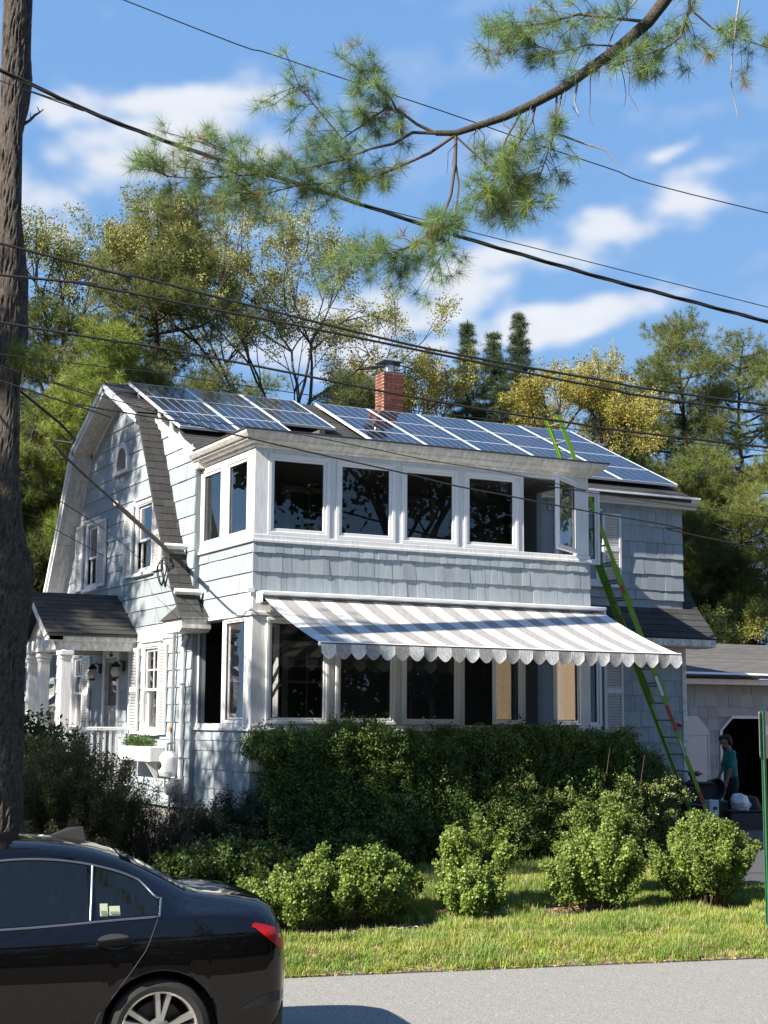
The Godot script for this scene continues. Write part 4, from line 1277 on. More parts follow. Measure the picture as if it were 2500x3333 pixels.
func build_trees() -> void:
	var pn := [Color(0.125, 0.155, 0.032), Color(0.20, 0.22, 0.055)]
	var pd := [Color(0.075, 0.10, 0.028), Color(0.14, 0.165, 0.045)]
	var pb := [Color(0.16, 0.22, 0.03), Color(0.25, 0.30, 0.05)]
	var G := "pines behind the house"
	pine("pine_tree", "tall dark pine with a ragged crown rising behind the left roof ridge", G, Vector3(3.79, 0.33, -14.93), 14.8, 5.5, [2.2, 2.5, 2.1, 2.6, 2.3, 1.8, 1.5, 1.1, 0.5], 0.6, [Color(0.10, 0.125, 0.03), Color(0.19, 0.205, 0.06)], 0.20, 46, Vector3(-0.3, 0, 0))
	pine("pine_tree", "bright green low pine just left of the roof peak", G, Vector3(2.03, 0.33, -13.57), 10.6, 4.0, [1.0, 1.5, 1.6, 1.3, 0.7], 0.5, pb, 0.2, 46)
	pine("pine_tree", "pine half hidden by the trunk in the foreground", G, Vector3(1.19, 0.33, -16.28), 11.8, 2.0, [1.1, 1.4, 1.5, 1.3, 1.2, 0.5], 0.55, pn, 0.21, 42)
	pine("pine_tree", "shaded pine beside the left edge of the gable", G, Vector3(1.35, 0.33, -15.06), 9.2, 1.2, [1.2, 1.5, 1.4, 1.2, 0.6], 0.5, pd, 0.21, 44)
	pine("pine_tree", "pine at the far left behind the porch", G, Vector3(0.4, 0.33, -14.42), 9.0, 0.8, [1.4, 1.5, 1.4, 1.2, 0.6], 0.55, pn, 0.21, 42)
	pine("pine_tree", "dark pine filling the gap left of the roof peak", G, Vector3(2.29, 0.33, -16.85), 9.5, 1.0, [1.2, 1.3, 1.3, 1.1, 0.5], 0.5, pd, 0.21, 42)
	pine("pine_tree", "tall full pine above the right end of the solar panels", G, Vector3(23.77, 0.33, -20.5), 15.2, 3.4, [2.6, 2.9, 2.8, 2.6, 2.4, 2.0, 1.5, 0.6], 0.72, pn, 0.22, 46)
	pine("pine_tree", "tall pine at the right edge of the view", G, Vector3(26.3, 0.33, -20.3), 15.2, 3.7, [2.6, 2.8, 2.6, 2.4, 2.1, 1.6, 0.6], 0.72, pn, 0.22, 46)
	pine("pine_tree", "lower pine with a bare pale trunk right of the garage roof end", G, Vector3(24.9, 0.33, -18.6), 10.5, 5.0, [1.5, 2.2, 1.9, 0.9], 0.7, [Color(0.15, 0.18, 0.04), Color(0.22, 0.25, 0.06)], 0.22, 44)
	pine("pine_tree", "lower pine with a bare trunk behind the garage roof", G, Vector3(22.6, 0.33, -20.0), 10.0, 4.6, [1.2, 2.0, 1.7, 0.8], 0.7, pn, 0.22, 44)
	pine("pine_tree", "bushy dark evergreen right of the ladder top", G, Vector3(18.4, 0.33, -17.3), 12.0, 2.2, [1.5, 1.7, 1.7, 1.4, 0.9, 0.3], 0.5, [Color(0.06, 0.10, 0.02), Color(0.12, 0.16, 0.03)], 0.2, 52)
	pine("pine_tree", "small dark pine peeking over the ridge left of the chimney", G, Vector3(8.08, 0.33, -13.84), 10.4, 7.0, [0.7, 0.9, 0.8, 0.4], 0.32, pd, 0.17, 30)
	for q in [[11.5, -26.9, 13.0], [7.0, -27.5, 13.0], [22.7, -21.0, 12.0], [14.7, -25.2, 11.0], [27.0, -16.0, 12.0], [18.5, -24.0, 11.0]]:
		pine("pine_tree", "distant pine of the wood showing between the nearer trees", "distant pines of the wood", Vector3(q[0], 0.33, q[1]), q[2], 1.5, [2.2, 2.4, 2.1, 1.6, 0.7], 0.75, pd, 0.3, 34)
	var oak := {"levels": 5, "leaves": 13, "spread": 0.26, "size": 0.13, "fork": 0.62, "bias": Vector3(0, 0.16, 0), "c0": Color(0.24, 0.26, 0.06), "c1": Color(0.36, 0.34, 0.10), "r": 0.17}
	leafy("oak_tree", "tall oak in pale spring leaf behind the dark pine's left side", "oaks in spring leaf", Vector3(2.0, 0.33, -17.6), 6.5, 2.3, oak)
	leafy("oak_tree", "spreading oak with bare limbs and yellowish leaves between the dark pine and chimney", "oaks in spring leaf", Vector3(7.1, 0.33, -16.6), 5.6, 2.6, oak.merged({"fork": 0.72, "leaves": 12, "lean": Vector3(0.16, 0, 0.05), "levels": 6, "size": 0.125}, true))
	leafy("oak_tree", "oak in yellow leaf to the right of the chimney", "oaks in spring leaf", Vector3(12.6, 0.33, -17.22), 5.2, 1.9, oak.merged({"c0": Color(0.30, 0.27, 0.045), "c1": Color(0.42, 0.36, 0.08), "leaves": 16}, true))
	leafy("oak_tree", "oak in yellow leaf behind the ladder top", "oaks in spring leaf", Vector3(16.1, 0.33, -16.2), 5.2, 1.95, oak.merged({"c0": Color(0.29, 0.27, 0.05), "c1": Color(0.42, 0.36, 0.08), "leaves": 16}, true))
	leafy("maple_tree", "low bright tree in new leaf above the garage ridge at the right edge", "young trees beside the garage", Vector3(23.0, 0.33, -17.0), 2.6, 1.05, oak.merged({"levels": 3, "c0": Color(0.26, 0.28, 0.05), "c1": Color(0.38, 0.36, 0.10), "r": 0.07, "leaves": 22}, true))
	leafy("maple_tree", "low tree in new leaf behind the left end of the garage ridge", "young trees beside the garage", Vector3(22.0, 0.33, -17.3), 2.2, 1.0, oak.merged({"levels": 3, "c0": Color(0.20, 0.24, 0.05), "c1": Color(0.34, 0.34, 0.10), "r": 0.07, "leaves": 20}, true))
	spruce("spruce_tree", "slim dark spruce, leftmost of three spires right of the chimney", "spruces behind the ridge", Vector3(14.92, 0.33, -19.4), 14.0, 2.0, Color(0.06, 0.095, 0.035))
	spruce("spruce_tree", "lowest of three spruces, between the two sharper spires", "spruces behind the ridge", Vector3(15.64, 0.33, -19.02), 13.6, 2.7, Color(0.075, 0.115, 0.035))
	spruce("spruce_tree", "sharp dark spruce, rightmost of three spires", "spruces behind the ridge", Vector3(16.3, 0.33, -18.68), 14.1, 2.4, Color(0.065, 0.10, 0.035))
	# trees off the frame whose shade dapples the gable, and those across the road that the windows mirror
	var S := "trees left of the house that shade it"
	pine("pine_tree", "pine standing outside the view to the left of the porch", S, Vector3(-8.8, 0.33, -5.0), 15.5, 7.6, [1.9, 2.4, 2.3, 1.9, 1.2], 0.6, pn, 0.24, 30, Vector3.ZERO, 0.85)
	pine("pine_tree", "low pine standing outside the view beyond the shrubs", S, Vector3(-9.6, 0.33, 0.6), 8.7, 4.2, [1.6, 2.2, 2.0, 0.9], 0.55, pn, 0.24, 20)
	pine("pine_tree", "young pine standing outside the view near the road", S, Vector3(-11.0, 0.33, 3.4), 11.3, 6.0, [1.6, 2.1, 1.8, 0.8], 0.55, pn, 0.24, 20)
	var far := {"levels": 4, "leaves": 11, "spread": 0.8, "size": 0.7, "fork": 0.7, "bias": Vector3(0, 0.1, 0), "c0": Color(0.06, 0.10, 0.025), "c1": Color(0.12, 0.16, 0.04), "r": 0.28, "mesh": "leafs_big"}
	var rows := [[-30.0, 40.0, 4.6], [-18.0, 36.0, 4.8], [-8.0, 34.0, 4.6], [3.0, 33.0, 4.8], [11.0, 31.0, 4.9], [18.0, 29.0, 4.8], [24.0, 25.0, 4.6], [31.0, 31.0, 5.2], [22.0, 38.0, 5.4], [12.0, 41.0, 5.2], [2.0, 43.0, 5.2], [38.0, 22.0, 5.0], [36.0, 10.0, 4.8], [37.0, -8.0, 4.8], [-20.0, 46.0, 5.0]]
	for q in rows:
		leafy("street_tree", "leafy tree across the road, behind the photographer", "trees across the road", Vector3(q[0], -0.1, q[1]), 2.2, q[2], far)
	for q in [[-13.0, -15.0], [-19.0, -22.0], [-22.0, -12.5], [-9.0, -20.0]]:
		leafy("street_tree", "leafy tree beyond the left edge of the view, behind the porch", "trees beyond the porch", Vector3(q[0], 0.3, q[1]), 2.4, 3.6, far.merged({"c0": Color(0.10, 0.14, 0.03), "c1": Color(0.2, 0.22, 0.05)}, true))
	var ub := PackedFloat32Array()
	for k in 9000:
		var x := rng.randf_range(-45, 48)
		var z := 30.0 + rng.randf_range(-2.5, 2.5) + 0.004 * x * x
		put(ub, rbasis(rng.randf_range(0.5, 0.9)), Vector3(x, rng.randf() * 5.5, z), vary(Color(0.05, 0.085, 0.02).lerp(Color(0.10, 0.13, 0.035), rng.randf()), 0.2))
	var us := many("undergrowth", PM.leafs_big, M.leaves, ub, self, "stuff")
	us.set_meta("label", "mass of undergrowth along the far side of the road")
	build_trunk()

func build_trunk() -> void:
	var o := thing("pine_tree", "thick foreground pine trunk with plated bark at the left edge", "pine tree", Vector3(-3.93, 0.3, 2.32))
	# the trunk's right edge was measured up its height: (offset of the edge along the view's right, height)
	var edge := [[0.22, -0.3], [0.20, 0.7], [0.165, 1.6], [0.155, 2.35], [0.17, 2.9], [0.215, 3.2], [0.215, 3.58], [0.15, 3.78], [0.06, 4.1], [0.0, 4.8], [-0.03, 5.7], [0.045, 6.3], [0.02, 7.0], [-0.09, 7.76], [-0.115, 8.75], [-0.05, 9.1], [-0.02, 9.45], [-0.055, 9.75], [-0.06, 10.4], [-0.1, 13.0], [-0.1, 17.0]]
	var right := Vector3(0.97, 0, 0.24)
	var nz := noise(1.0, 41, 4)
	var mb := MB.new()
	var rows := 240
	var seg := 56
	var grid := []
	for i in rows + 1:
		var y := lerpf(-0.3, 17.0, pow(float(i) / rows, 1.25))
		var e := 0.0
		for k in edge.size() - 1:
			if y >= edge[k][1] and y <= edge[k + 1][1]: e = lerpf(edge[k][0], edge[k + 1][0], (y - edge[k][1]) / (edge[k + 1][1] - edge[k][1]))
		var r := lerpf(0.175, 0.135, clampf(y / 10.0, 0, 1)) + (0.06 * exp(-y * 2.0))
		var c := right * (lerpf(-0.02, -0.22, clampf(y / 10.0, 0, 1)))
		var row := []
		for k in seg:
			var a := TAU * k / seg
			var d := Vector3(cos(a), 0, sin(a))
			var p := c + d * r
			# pull the right side out to the measured edge
			var al := maxf(0.0, d.dot(right))
			p += right * (e - (c.dot(right) + r)) * al * al
			# bark plates: raised blocks parted by deep furrows
			var u := a * 2.6
			var q := nz.get_noise_3d(cos(a) * 2.4, y * 1.1, sin(a) * 2.4)
			var f := absf(nz.get_noise_3d(cos(a) * 4.2 + 9.0, y * 1.7 + q * 0.8, sin(a) * 4.2))
			var h := absf(nz.get_noise_3d(cos(a) * 3.0, y * 5.5 + q * 2.0, sin(a) * 3.0 + 20.0))
			var bump := smoothstep(0.0, 0.13, f) * 0.03 + smoothstep(0.0, 0.10, h) * 0.013 - 0.018
			p += d * bump + UP * y
			row.append(p)
		grid.append(row)
	for i in rows:
		for k in seg:
			var m := (k + 1) % seg
			mb.quad(grid[i][m], grid[i][k], grid[i + 1][k], grid[i + 1][m])
	part("trunk", mb, M.trunk_bark, o)
	# the dead stub, the knot, and the tuft of needles
	var st := MB.new()
	var b := Vector3(-0.13, 8.83, 0.0)
	limb(st, b, b + right * 0.17 + UP * 0.17, 0.022, 0.015, -0.01, 3, 6, 0.05)
	limb(st, b + right * 0.16 + UP * 0.16, b + right * 0.27 + UP * 0.255, 0.017, 0.006, 0.0, 3, 5, 0.08)
	limb(st, b + right * 0.12 + UP * 0.12, b + right * 0.115 + UP * 0.2, 0.006, 0.003, 0.0, 2, 4, 0.0)
	limb(st, b + right * 0.22 + UP * 0.22, b + right * 0.19 + UP * 0.28, 0.007, 0.004, 0.0, 2, 4, 0.0)
	part("dead_stub", st, M.trunk_bark, o)
	var buf := PackedFloat32Array()
	for k in 46:
		var p := Vector3(-0.02, 5.98, 0.3) + right * rng.randf_range(-0.2, 0.2) + UP * rng.randf_range(-0.14, 0.15) + Vector3(0, 0, rng.randf_range(-0.05, 0.15))
		put(buf, basis_to(right * rng.randf_range(-0.5, 0.6) + UP * 0.9, rng.randf() * TAU).scaled(Vector3.ONE * rng.randf_range(0.09, 0.14)), p, vary(Color(0.14, 0.2, 0.035), 0.2))
	many("needle_sprig", PM.long, M.needles, buf, o, "stuff")
	var tb := MB.new()
	limb(tb, Vector3(0.02, 5.8, 0.1), Vector3(-0.02, 6.0, 0.32), 0.012, 0.005, 0.0)
	part("twig", tb, M.twig, o)
	# crown far above the picture
	buf = PackedFloat32Array()
	var lb := MB.new()
	for k in 18:
		var a := rng.randf() * TAU
		var y := rng.randf_range(14.0, 17.0)
		var e := Vector3(cos(a) * 1.8, y + 0.6, sin(a) * 1.8)
		limb(lb, Vector3(-0.2, y, 0), e, 0.04, 0.01, 0.0)
		for m in 40: put(buf, basis_to(rdir() + UP * 0.6, 0.0).scaled(Vector3.ONE * 0.24), Vector3(-0.2, y, 0).lerp(e, rng.randf_range(0.4, 1.1)) + rdir() * 0.3, vary(Color(0.08, 0.12, 0.03), 0.2))
	part("limb", lb, M.bark, o, "stuff")
	many("crown", PM.tuft, M.needles, buf, o, "stuff")

func build_shrubs() -> void:
	var H := "shrubs and hedge in front of the house"
	# hedge: a long mass of leafy branches
	var o := thing("hedge", "long dense dark green hedge under the awning windows", "hedge", Vector3(3.0, 0.2, 0.9))
	var hb := MB.new()
	var buf := PackedFloat32Array()
	var topn := noise(0.7, 61, 3)
	for k in 330:
		var x := rng.randf_range(-3.0, 3.05)
		var z := rng.randf_range(-0.7, 0.75)
		var h := 1.70 + 0.16 * topn.get_noise_2d(x * 1.5, z) - (0.5 * smoothstep(2.5, 3.1, x)) - 0.25 * smoothstep(-2.5, -3.0, x)
		var e := Vector3(x + rng.randf_range(-0.3, 0.3), h * rng.randf_range(0.75, 1.03), z + rng.randf_range(-0.25, 0.25))
		limb(hb, Vector3(x, 0, z * 0.7), e, 0.016, 0.004, 0.0, 4, 4, 0.08)
	part("branch", hb, M.twig, o, "stuff")
	for k in 44000:
		var x := rng.randf_range(-3.2, 3.25)
		var sh := 1.0 - 0.6 * smoothstep(2.4, 3.25, absf(x))
		var hh := 1.72 + 0.2 * topn.get_noise_2d(x * 1.5, 0.0) - 0.5 * smoothstep(2.4, 3.25, x) - 0.12 * smoothstep(-2.4, -3.2, x)
		var y: float
		var z: float
		var zf := (0.72 + 0.16 * topn.get_noise_2d(x * 2.0, 30.0)) * sh
		if rng.randf() < 0.33:
			y = hh + rng.randfn(-0.04, 0.08); z = rng.randf_range(-0.75, zf)
		else:
			y = pow(rng.randf(), 0.8) * hh; z = (zf + 0.12 * sin(y * 3.0) + rng.randfn(-0.06, 0.09)) * (1.0 if rng.randf() < 0.8 else -1.0)
			if y < 0.5 and rng.randf() < 0.75 - y: continue
		var p := Vector3(x, y, z) + rdir() * 0.05
		var bump := topn.get_noise_3d(p.x * 5.0, p.y * 5.0, p.z * 5.0)
		if bump < -0.22: continue
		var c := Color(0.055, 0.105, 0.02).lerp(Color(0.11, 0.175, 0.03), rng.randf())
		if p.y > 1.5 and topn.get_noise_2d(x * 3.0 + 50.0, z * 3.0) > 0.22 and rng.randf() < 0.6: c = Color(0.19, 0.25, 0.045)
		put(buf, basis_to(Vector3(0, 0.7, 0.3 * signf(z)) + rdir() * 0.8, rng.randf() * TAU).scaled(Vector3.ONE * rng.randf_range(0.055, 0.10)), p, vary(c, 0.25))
	# pale sprouts standing out of its lower right half
	for k in 40:
		var q := Vector3(rng.randf_range(-0.2, 3.2), rng.randf_range(0.45, 1.25), rng.randf_range(0.72, 1.05))
		for m in rng.randi_range(5, 12): put(buf, basis_to(rdir() + UP * 0.2 + Vector3(0, 0, 0.4), rng.randf() * TAU).scaled(Vector3.ONE * rng.randf_range(0.05, 0.085)), q + rdir() * Vector3(0.14, 0.07, 0.06), vary(Color(0.22, 0.26, 0.07), 0.25))
	many("foliage", PM.hedge, M.glossy_leaves, buf, o, "stuff")
	# rose bushes on the lawn
	var R := "rose bushes on the lawn"
	var c0 := Color(0.115, 0.19, 0.03)
	var c1 := Color(0.26, 0.33, 0.07)
	for q in [[-1.75, 5.15, 1.0, 0.62, 0.9, 26, "leafy rose bush behind the car's tail"], [-0.95, 5.05, 1.3, 0.82, 1.0, 40, "wide leafy rose bush, second from the car"], [-0.15, 4.3, 0.8, 0.62, 0.8, 20, "thin rose bush behind the tall grass tuft"], [0.42, 5.3, 0.75, 0.55, 0.6, 20, "low rose bush leaning on the taller one beside it"],
		[0.85, 4.6, 0.95, 1.05, 0.9, 34, "tall open rose bush in the middle of the lawn"], [2.05, 5.25, 1.25, 0.95, 1.0, 44, "rounded rose bush in front of the hedge's right end"], [2.85, 4.3, 1.0, 1.15, 0.9, 34, "rose bush in front of the ladder foot"], [3.55, 5.3, 1.35, 1.0, 1.1, 46, "rose bush beside the green sign post"], [4.2, 4.5, 1.0, 1.0, 0.9, 24, "rose bush at the right edge behind the sign post"]]:
		shrub("rose_bush", q[6], "rose bush", R, gy(q[0], q[1]), Vector3(q[2], q[3], q[4]), q[5], 58, "spray", 0.07, c0, c1, "leaves", 0.25)
	# shrubs at the left
	var L := "shrubs in front of the porch"
	shrub("azalea_bush", "twiggy brown green bush in front of the porch rail", "bush", L, gy(-2.75, 0.9), Vector3(1.9, 1.75, 1.5), 150, 52, "fine", 0.075, Color(0.075, 0.08, 0.02), Color(0.18, 0.155, 0.045), "leaves", 0.2)
	shrub("rhododendron_bush", "dark glossy bush behind the foreground trunk", "bush", L, gy(-2.9, -1.2), Vector3(2.0, 1.9, 1.6), 70, 60, "leafs", 0.14, Color(0.03, 0.065, 0.017), Color(0.075, 0.12, 0.03), "glossy_leaves", 0.3)
	shrub("azalea_bush", "bare twiggy grey brown bush right of the window box", "bush", L, gy(-1.55, 0.6), Vector3(1.5, 1.15, 1.3), 130, 20, "fine", 0.06, Color(0.085, 0.08, 0.035), Color(0.14, 0.12, 0.055), "leaves", 0.3)
	shrub("juniper_bush", "low blue green shrub under the lattice", "bush", L, gy(-0.45, 0.7), Vector3(1.3, 0.95, 1.2), 70, 60, "fine", 0.07, Color(0.03, 0.06, 0.03), Color(0.06, 0.10, 0.045), "leaves", 0.2)
	shrub("ground_shrub", "low green ground shrub beyond the car's rear window", "bush", L, gy(-1.3, 2.6), Vector3(1.9, 0.55, 1.3), 60, 46, "leafs", 0.10, Color(0.05, 0.09, 0.02), Color(0.10, 0.15, 0.03), "leaves", 0.3)
	shrub("ground_shrub", "low dark ground shrub at the left end of the hedge", "bush", L, gy(0.2, 2.2), Vector3(1.4, 0.6, 1.0), 44, 46, "leafs", 0.09, Color(0.035, 0.07, 0.016), Color(0.07, 0.115, 0.025), "leaves", 0.3)
	shrub("ground_shrub", "low brown leaved shrub behind the car's roof", "bush", L, gy(-3.6, 2.9), Vector3(1.6, 0.9, 1.2), 60, 40, "fine", 0.07, Color(0.06, 0.07, 0.02), Color(0.12, 0.11, 0.04), "leaves", 0.2)

# ---------------------------------------------------------------- things round the house
func build_awning() -> void:
	var o := thing("awning", "retractable striped white and taupe awning over the lower front windows", "awning", Vector3(0, 0, 0))
	var c := MB.new()
	c.box(Vector3(0.02, 3.90, 0.06), Vector3(5.80, 3.955, 0.30), 0.012)
	for x in [0.02, 5.78]: c.box(Vector3(x, 3.79, 0.06), Vector3(x + 0.025, 3.899, 0.27), 0.008)
	part("awning_hood", c, M.vinyl, o)
	var ro := MB.new()
	ro.tube([Vector3(0.05, 3.85, 0.16), Vector3(5.77, 3.85, 0.16)], [0.035], 10)
	part("roller_tube", ro, M.dark_brown, o)
	var a := Vector2(0.19, 3.875)
	var b := Vector2(2.06, 3.165)
	var n := 27
	var x0 := 0.075
	var w := 5.73 / n
	var sag := func(t: float) -> float: return -0.045 * 4 * t * (1 - t)
	for k in n:
		var s := MB.new()
		for j in 10:
			var t0 := j / 10.0
			var t1 := (j + 1) / 10.0
			var p0 := a.lerp(b, t0) + Vector2(0, sag.call(t0))
			var p1 := a.lerp(b, t1) + Vector2(0, sag.call(t1))
			var xa := x0 + k * w
			s.quad(Vector3(xa, p1.y, p1.x), Vector3(xa + w, p1.y, p1.x), Vector3(xa + w, p0.y, p0.x), Vector3(xa, p0.y, p0.x))
		part("stripe", s, M.cloth_white if k % 2 == 0 else M.cloth_taupe, o)
		var v := MB.new()
		var wob := rng.randf_range(-0.015, 0.015)
		for j in 8:
			var u0 := j / 8.0
			var u1 := (j + 1) / 8.0
			var h0 := 0.125 + 0.085 * sin(PI * u0)
			var h1 := 0.125 + 0.085 * sin(PI * u1)
			var z0 := b.x + 0.035 + wob * sin(PI * u0)
			var z1 := b.x + 0.035 + wob * sin(PI * u1)
			var xa := x0 + (k + u0) * w
			var xb := x0 + (k + u1) * w
			v.quad(Vector3(xa, b.y - h0, z0 + 0.015), Vector3(xb, b.y - h1, z1 + 0.015), Vector3(xb, b.y - 0.01, b.x + 0.034), Vector3(xa, b.y - 0.01, b.x + 0.034))
		part("valance_scallop", v, M.cloth_white if k % 2 == 0 else M.cloth_taupe, o)
	var fb := MB.new()
	fb.box(Vector3(0.06, b.y - 0.045, b.x - 0.03), Vector3(5.82, b.y + 0.012, b.x + 0.03), 0.01)
	part("front_bar", fb, M.vinyl, o)
	var bd := MB.new()
	bd.box(Vector3(0.075, b.y - 0.016, b.x + 0.0315), Vector3(5.805, b.y - 0.001, b.x + 0.036))
	part("bar_binding", bd, M.dark_brown, o)
	for s in [0, 1]:
		var ar := MB.new()
		var xs := 0.6 if s == 0 else 5.2
		var xm := 2.1 if s == 0 else 3.7
		var xe := 0.9 if s == 0 else 4.9
		ar.tube([Vector3(xs, 3.82, 0.15), Vector3(xm, 3.45, 1.05), Vector3(xe, b.y - 0.02, b.x - 0.04)], [0.022], 6)
		part("folding_arm", ar, M.vinyl, o)

func build_solar() -> void:
	var us := Vector3(0, 0.4557, -1).normalized()
	var nn := Vector3(0, 1, 0.4557).normalized()
	var cs := sqrt(1 + 0.4557 * 0.4557)
	var left := [-0.13, 0.93, 1.97, 3.04]
	var right := [3.45, 4.54, 5.62, 6.74, 7.90, 9.15]
	var words := ["top", "second", "third", "lowest"]
	for s in [0, 1]:
		var xs: Array = left if s == 0 else right
		for c in xs.size() - 1:
			for r in ([3, 3, 2][c] if s == 0 else 4):
				var pit: float = 0.90 if s == 0 else 0.85
				var z1: float = -5.50 + pit * r
				var z0: float = z1 + pit - 0.012
				var where: String = (["the column nearest the gable", "the middle column", "the column beside the gap"][c] + " of the left array") if s == 0 else (["the first column after the gap", "the column below the chimney", "the middle column", "the column by the ladder top", "the rightmost column"][c] + " of the right array")
				var o := thing("solar_panel", "blue solar panel, %s row, %s" % [words[r], where], "solar panel", Vector3(xs[c], 8.14 - 0.4557 * (z0 + 5.8), z0), "solar panels on the roof")
				var t := Transform3D(Basis(Vector3.RIGHT, us, nn), Vector3.ZERO)
				var w: float = xs[c + 1] - xs[c] - 0.012
				var l: float = (z0 - z1) * cs
				var f := MB.new()
				lbox(f, t, 0, 0.022, 0, l, -0.04, 0.004); lbox(f, t, w - 0.022, w, 0, l, -0.04, 0.004)
				lbox(f, t, 0.022, w - 0.022, 0, 0.013, -0.04, 0.003); lbox(f, t, 0.022, w - 0.022, l - 0.013, l, -0.04, 0.003)
				part("frame", f, M.panel_frame, o)
				var bs := MB.new()
				lbox(bs, t, 0.022, w - 0.022, 0.013, l - 0.013, -0.012, -0.003)
				part("backsheet", bs, M.backsheet, o)
				for k in 6:
					var ce := MB.new()
					var cw := (w - 0.056) / 6
					var xa := 0.028 + k * cw
					ce.quad(t * Vector3(xa + 0.006, 0.018, 0.0), t * Vector3(xa + cw - 0.006, 0.018, 0.0), t * Vector3(xa + cw - 0.006, l - 0.018, 0.0), t * Vector3(xa + 0.006, l - 0.018, 0.0), Rect2(0, 0, 1, 6))
					part("cell_strip", ce, M.cells, o)
	for x in [-0.06, 0.9, 2.9]:
		for z in [-5.2, -4.2, -3.2]:
			var b := MB.new()
			b.box(Vector3(x - 0.03, 7.99 - 0.4557 * (z + 5.8), z - 0.04), Vector3(x + 0.03, 8.10 - 0.4557 * (z + 5.8), z + 0.04))
			single("panel_bracket", b, M.dark_metal, "small dark bracket under %s of the left solar array, %s" % ["the gable side edge" if x < 0 else "the first seam" if x < 1 else "the far edge", "near the ridge" if z < -5 else "half way down" if z < -4 else "low down"], "bracket", "brackets under the solar panels")
	var rl := MB.new()
	rl.box(Vector3(9.12, 7.62, -4.8), Vector3(9.42, 7.66, -4.76))
	single("rail_end", rl, M.alu, "short bright rail end poking past the right edge of the solar panels", "rail")

func build_ladder() -> void:
	var A := Vector3(8.58, 0.31, 0)
	var B := Vector3(5.48, 7.13, 0)
	var d := (B - A).normalized()
	var nrm := Vector3(d.y, -d.x, 0)
	var o := thing("extension_ladder", "tall lime green extension ladder leaning on the sunroom roof edge", "ladder", Vector3(8.58, 0.31, -0.8))
	var L := (B - A).length()
	var base := Vector3(0, 0, 0)
	for s in [-1, 1]:
		for sec in 2:
			var z: float = s * (0.205 if sec == 0 else 0.17)
			var t0 := 0.0 if sec == 0 else 0.32 * L
			var t1 := 0.655 * L if sec == 0 else L
			var off := nrm * (0.0 if sec == 0 else 0.055)
			var r := MB.new()
			var bs := Basis(nrm, d, nrm.cross(d))
			var c := d * (t0 + t1) / 2 + off + Vector3(0, 0, z)
			r.obox(Transform3D(bs, c), Vector3(0.012, t1 - t0, 0.03))
			r.obox(Transform3D(bs, c + Vector3(0, 0, 0.012 * s)), Vector3(0.075, t1 - t0, 0.008))
			part("rail", r, M.lime if sec == 1 or s > 0 else M.lime, o)
	var n := 0
	var t := 0.28
	while t < L - 0.15:
		for sec in 2:
			if (sec == 0 and t < 0.65 * L) or (sec == 1 and t > 0.33 * L):
				var r := MB.new()
				var q := d * (t + (0.0 if sec == 0 else 0.03)) + nrm * (0.0 if sec == 0 else 0.055)
				r.tube([q - Vector3(0, 0, 0.2 if sec == 0 else 0.165), q + Vector3(0, 0, 0.2 if sec == 0 else 0.165)], [0.016], 6)
				part("rung", r, M.grey_metal, o)
		t += 0.305
	for s in [-1, 1]:
		var f := MB.new()
		f.obox(Transform3D(Basis(nrm, d, nrm.cross(d)), d * 0.06 + Vector3(0, 0, s * 0.205)), Vector3(0.12, 0.16, 0.05), 0.01)
		part("foot", f, M.black_rubber, o)
		var cp := MB.new()
		cp.obox(Transform3D(Basis(nrm, d, nrm.cross(d)), d * (L + 0.01) + nrm * 0.055 + Vector3(0, 0, s * 0.17)), Vector3(0.08, 0.05, 0.04), 0.008)
		part("end_cap", cp, M.black_rubber, o)
	# stickers on the near rail
	var bt := Basis(Vector3(0, 0, 1).cross(d) * -1.0, d, Vector3(0, 0, 1))
	for q in [[2.72, 0.34, M.sticker_white], [2.15, 0.46, M.sticker_red], [0.72, 0.22, M.sticker_red], [0.26, 0.38, M.sticker_orange], [4.42, 0.16, M.sticker_red]]:
		var s := MB.new()
		s.obox(Transform3D(bt, d * q[0] + Vector3(0, 0, 0.2225)), Vector3(0.06, q[1], 0.002))
		part("sticker", s, q[2], o)
	var tm := TextMesh.new()
	var sf := SystemFont.new(); sf.font_names = PackedStringArray(["Droid Sans"]); sf.font_weight = 700
	tm.font = sf; tm.text = "FIBERGLASS"; tm.font_size = 32; tm.pixel_size = 0.0017; tm.depth = 0.002
	var tx := part("rail_lettering", tm, M.sticker_white, o)
	tx.transform = Transform3D(Basis(-d, bt.x, Vector3(0, 0, 1)), d * 1.62 + Vector3(0, 0, 0.2226))
	var rp := MB.new()
	var pr := []
	for k in 20: pr.append(d * lerpf(0.6, 4.4, k / 19.0) - nrm * 0.03 + Vector3(0, 0, -0.05 + 0.02 * sin(k * 1.3)))
	rp.tube(pr, [0.006], 4)
	part("rope", rp, M.rope, o)
	# a cord hanging from the awning end
	var cd := MB.new()
	cd.tube([Vector3(5.95, 3.05, -1.2), Vector3(6.1, 2.6, -1.1), Vector3(6.55, 1.75, -0.9)], [0.008], 5)
	single("pull_cord", cd, M.dark_metal, "thin dark cord slanting down the wall left of the ladder", "cord")

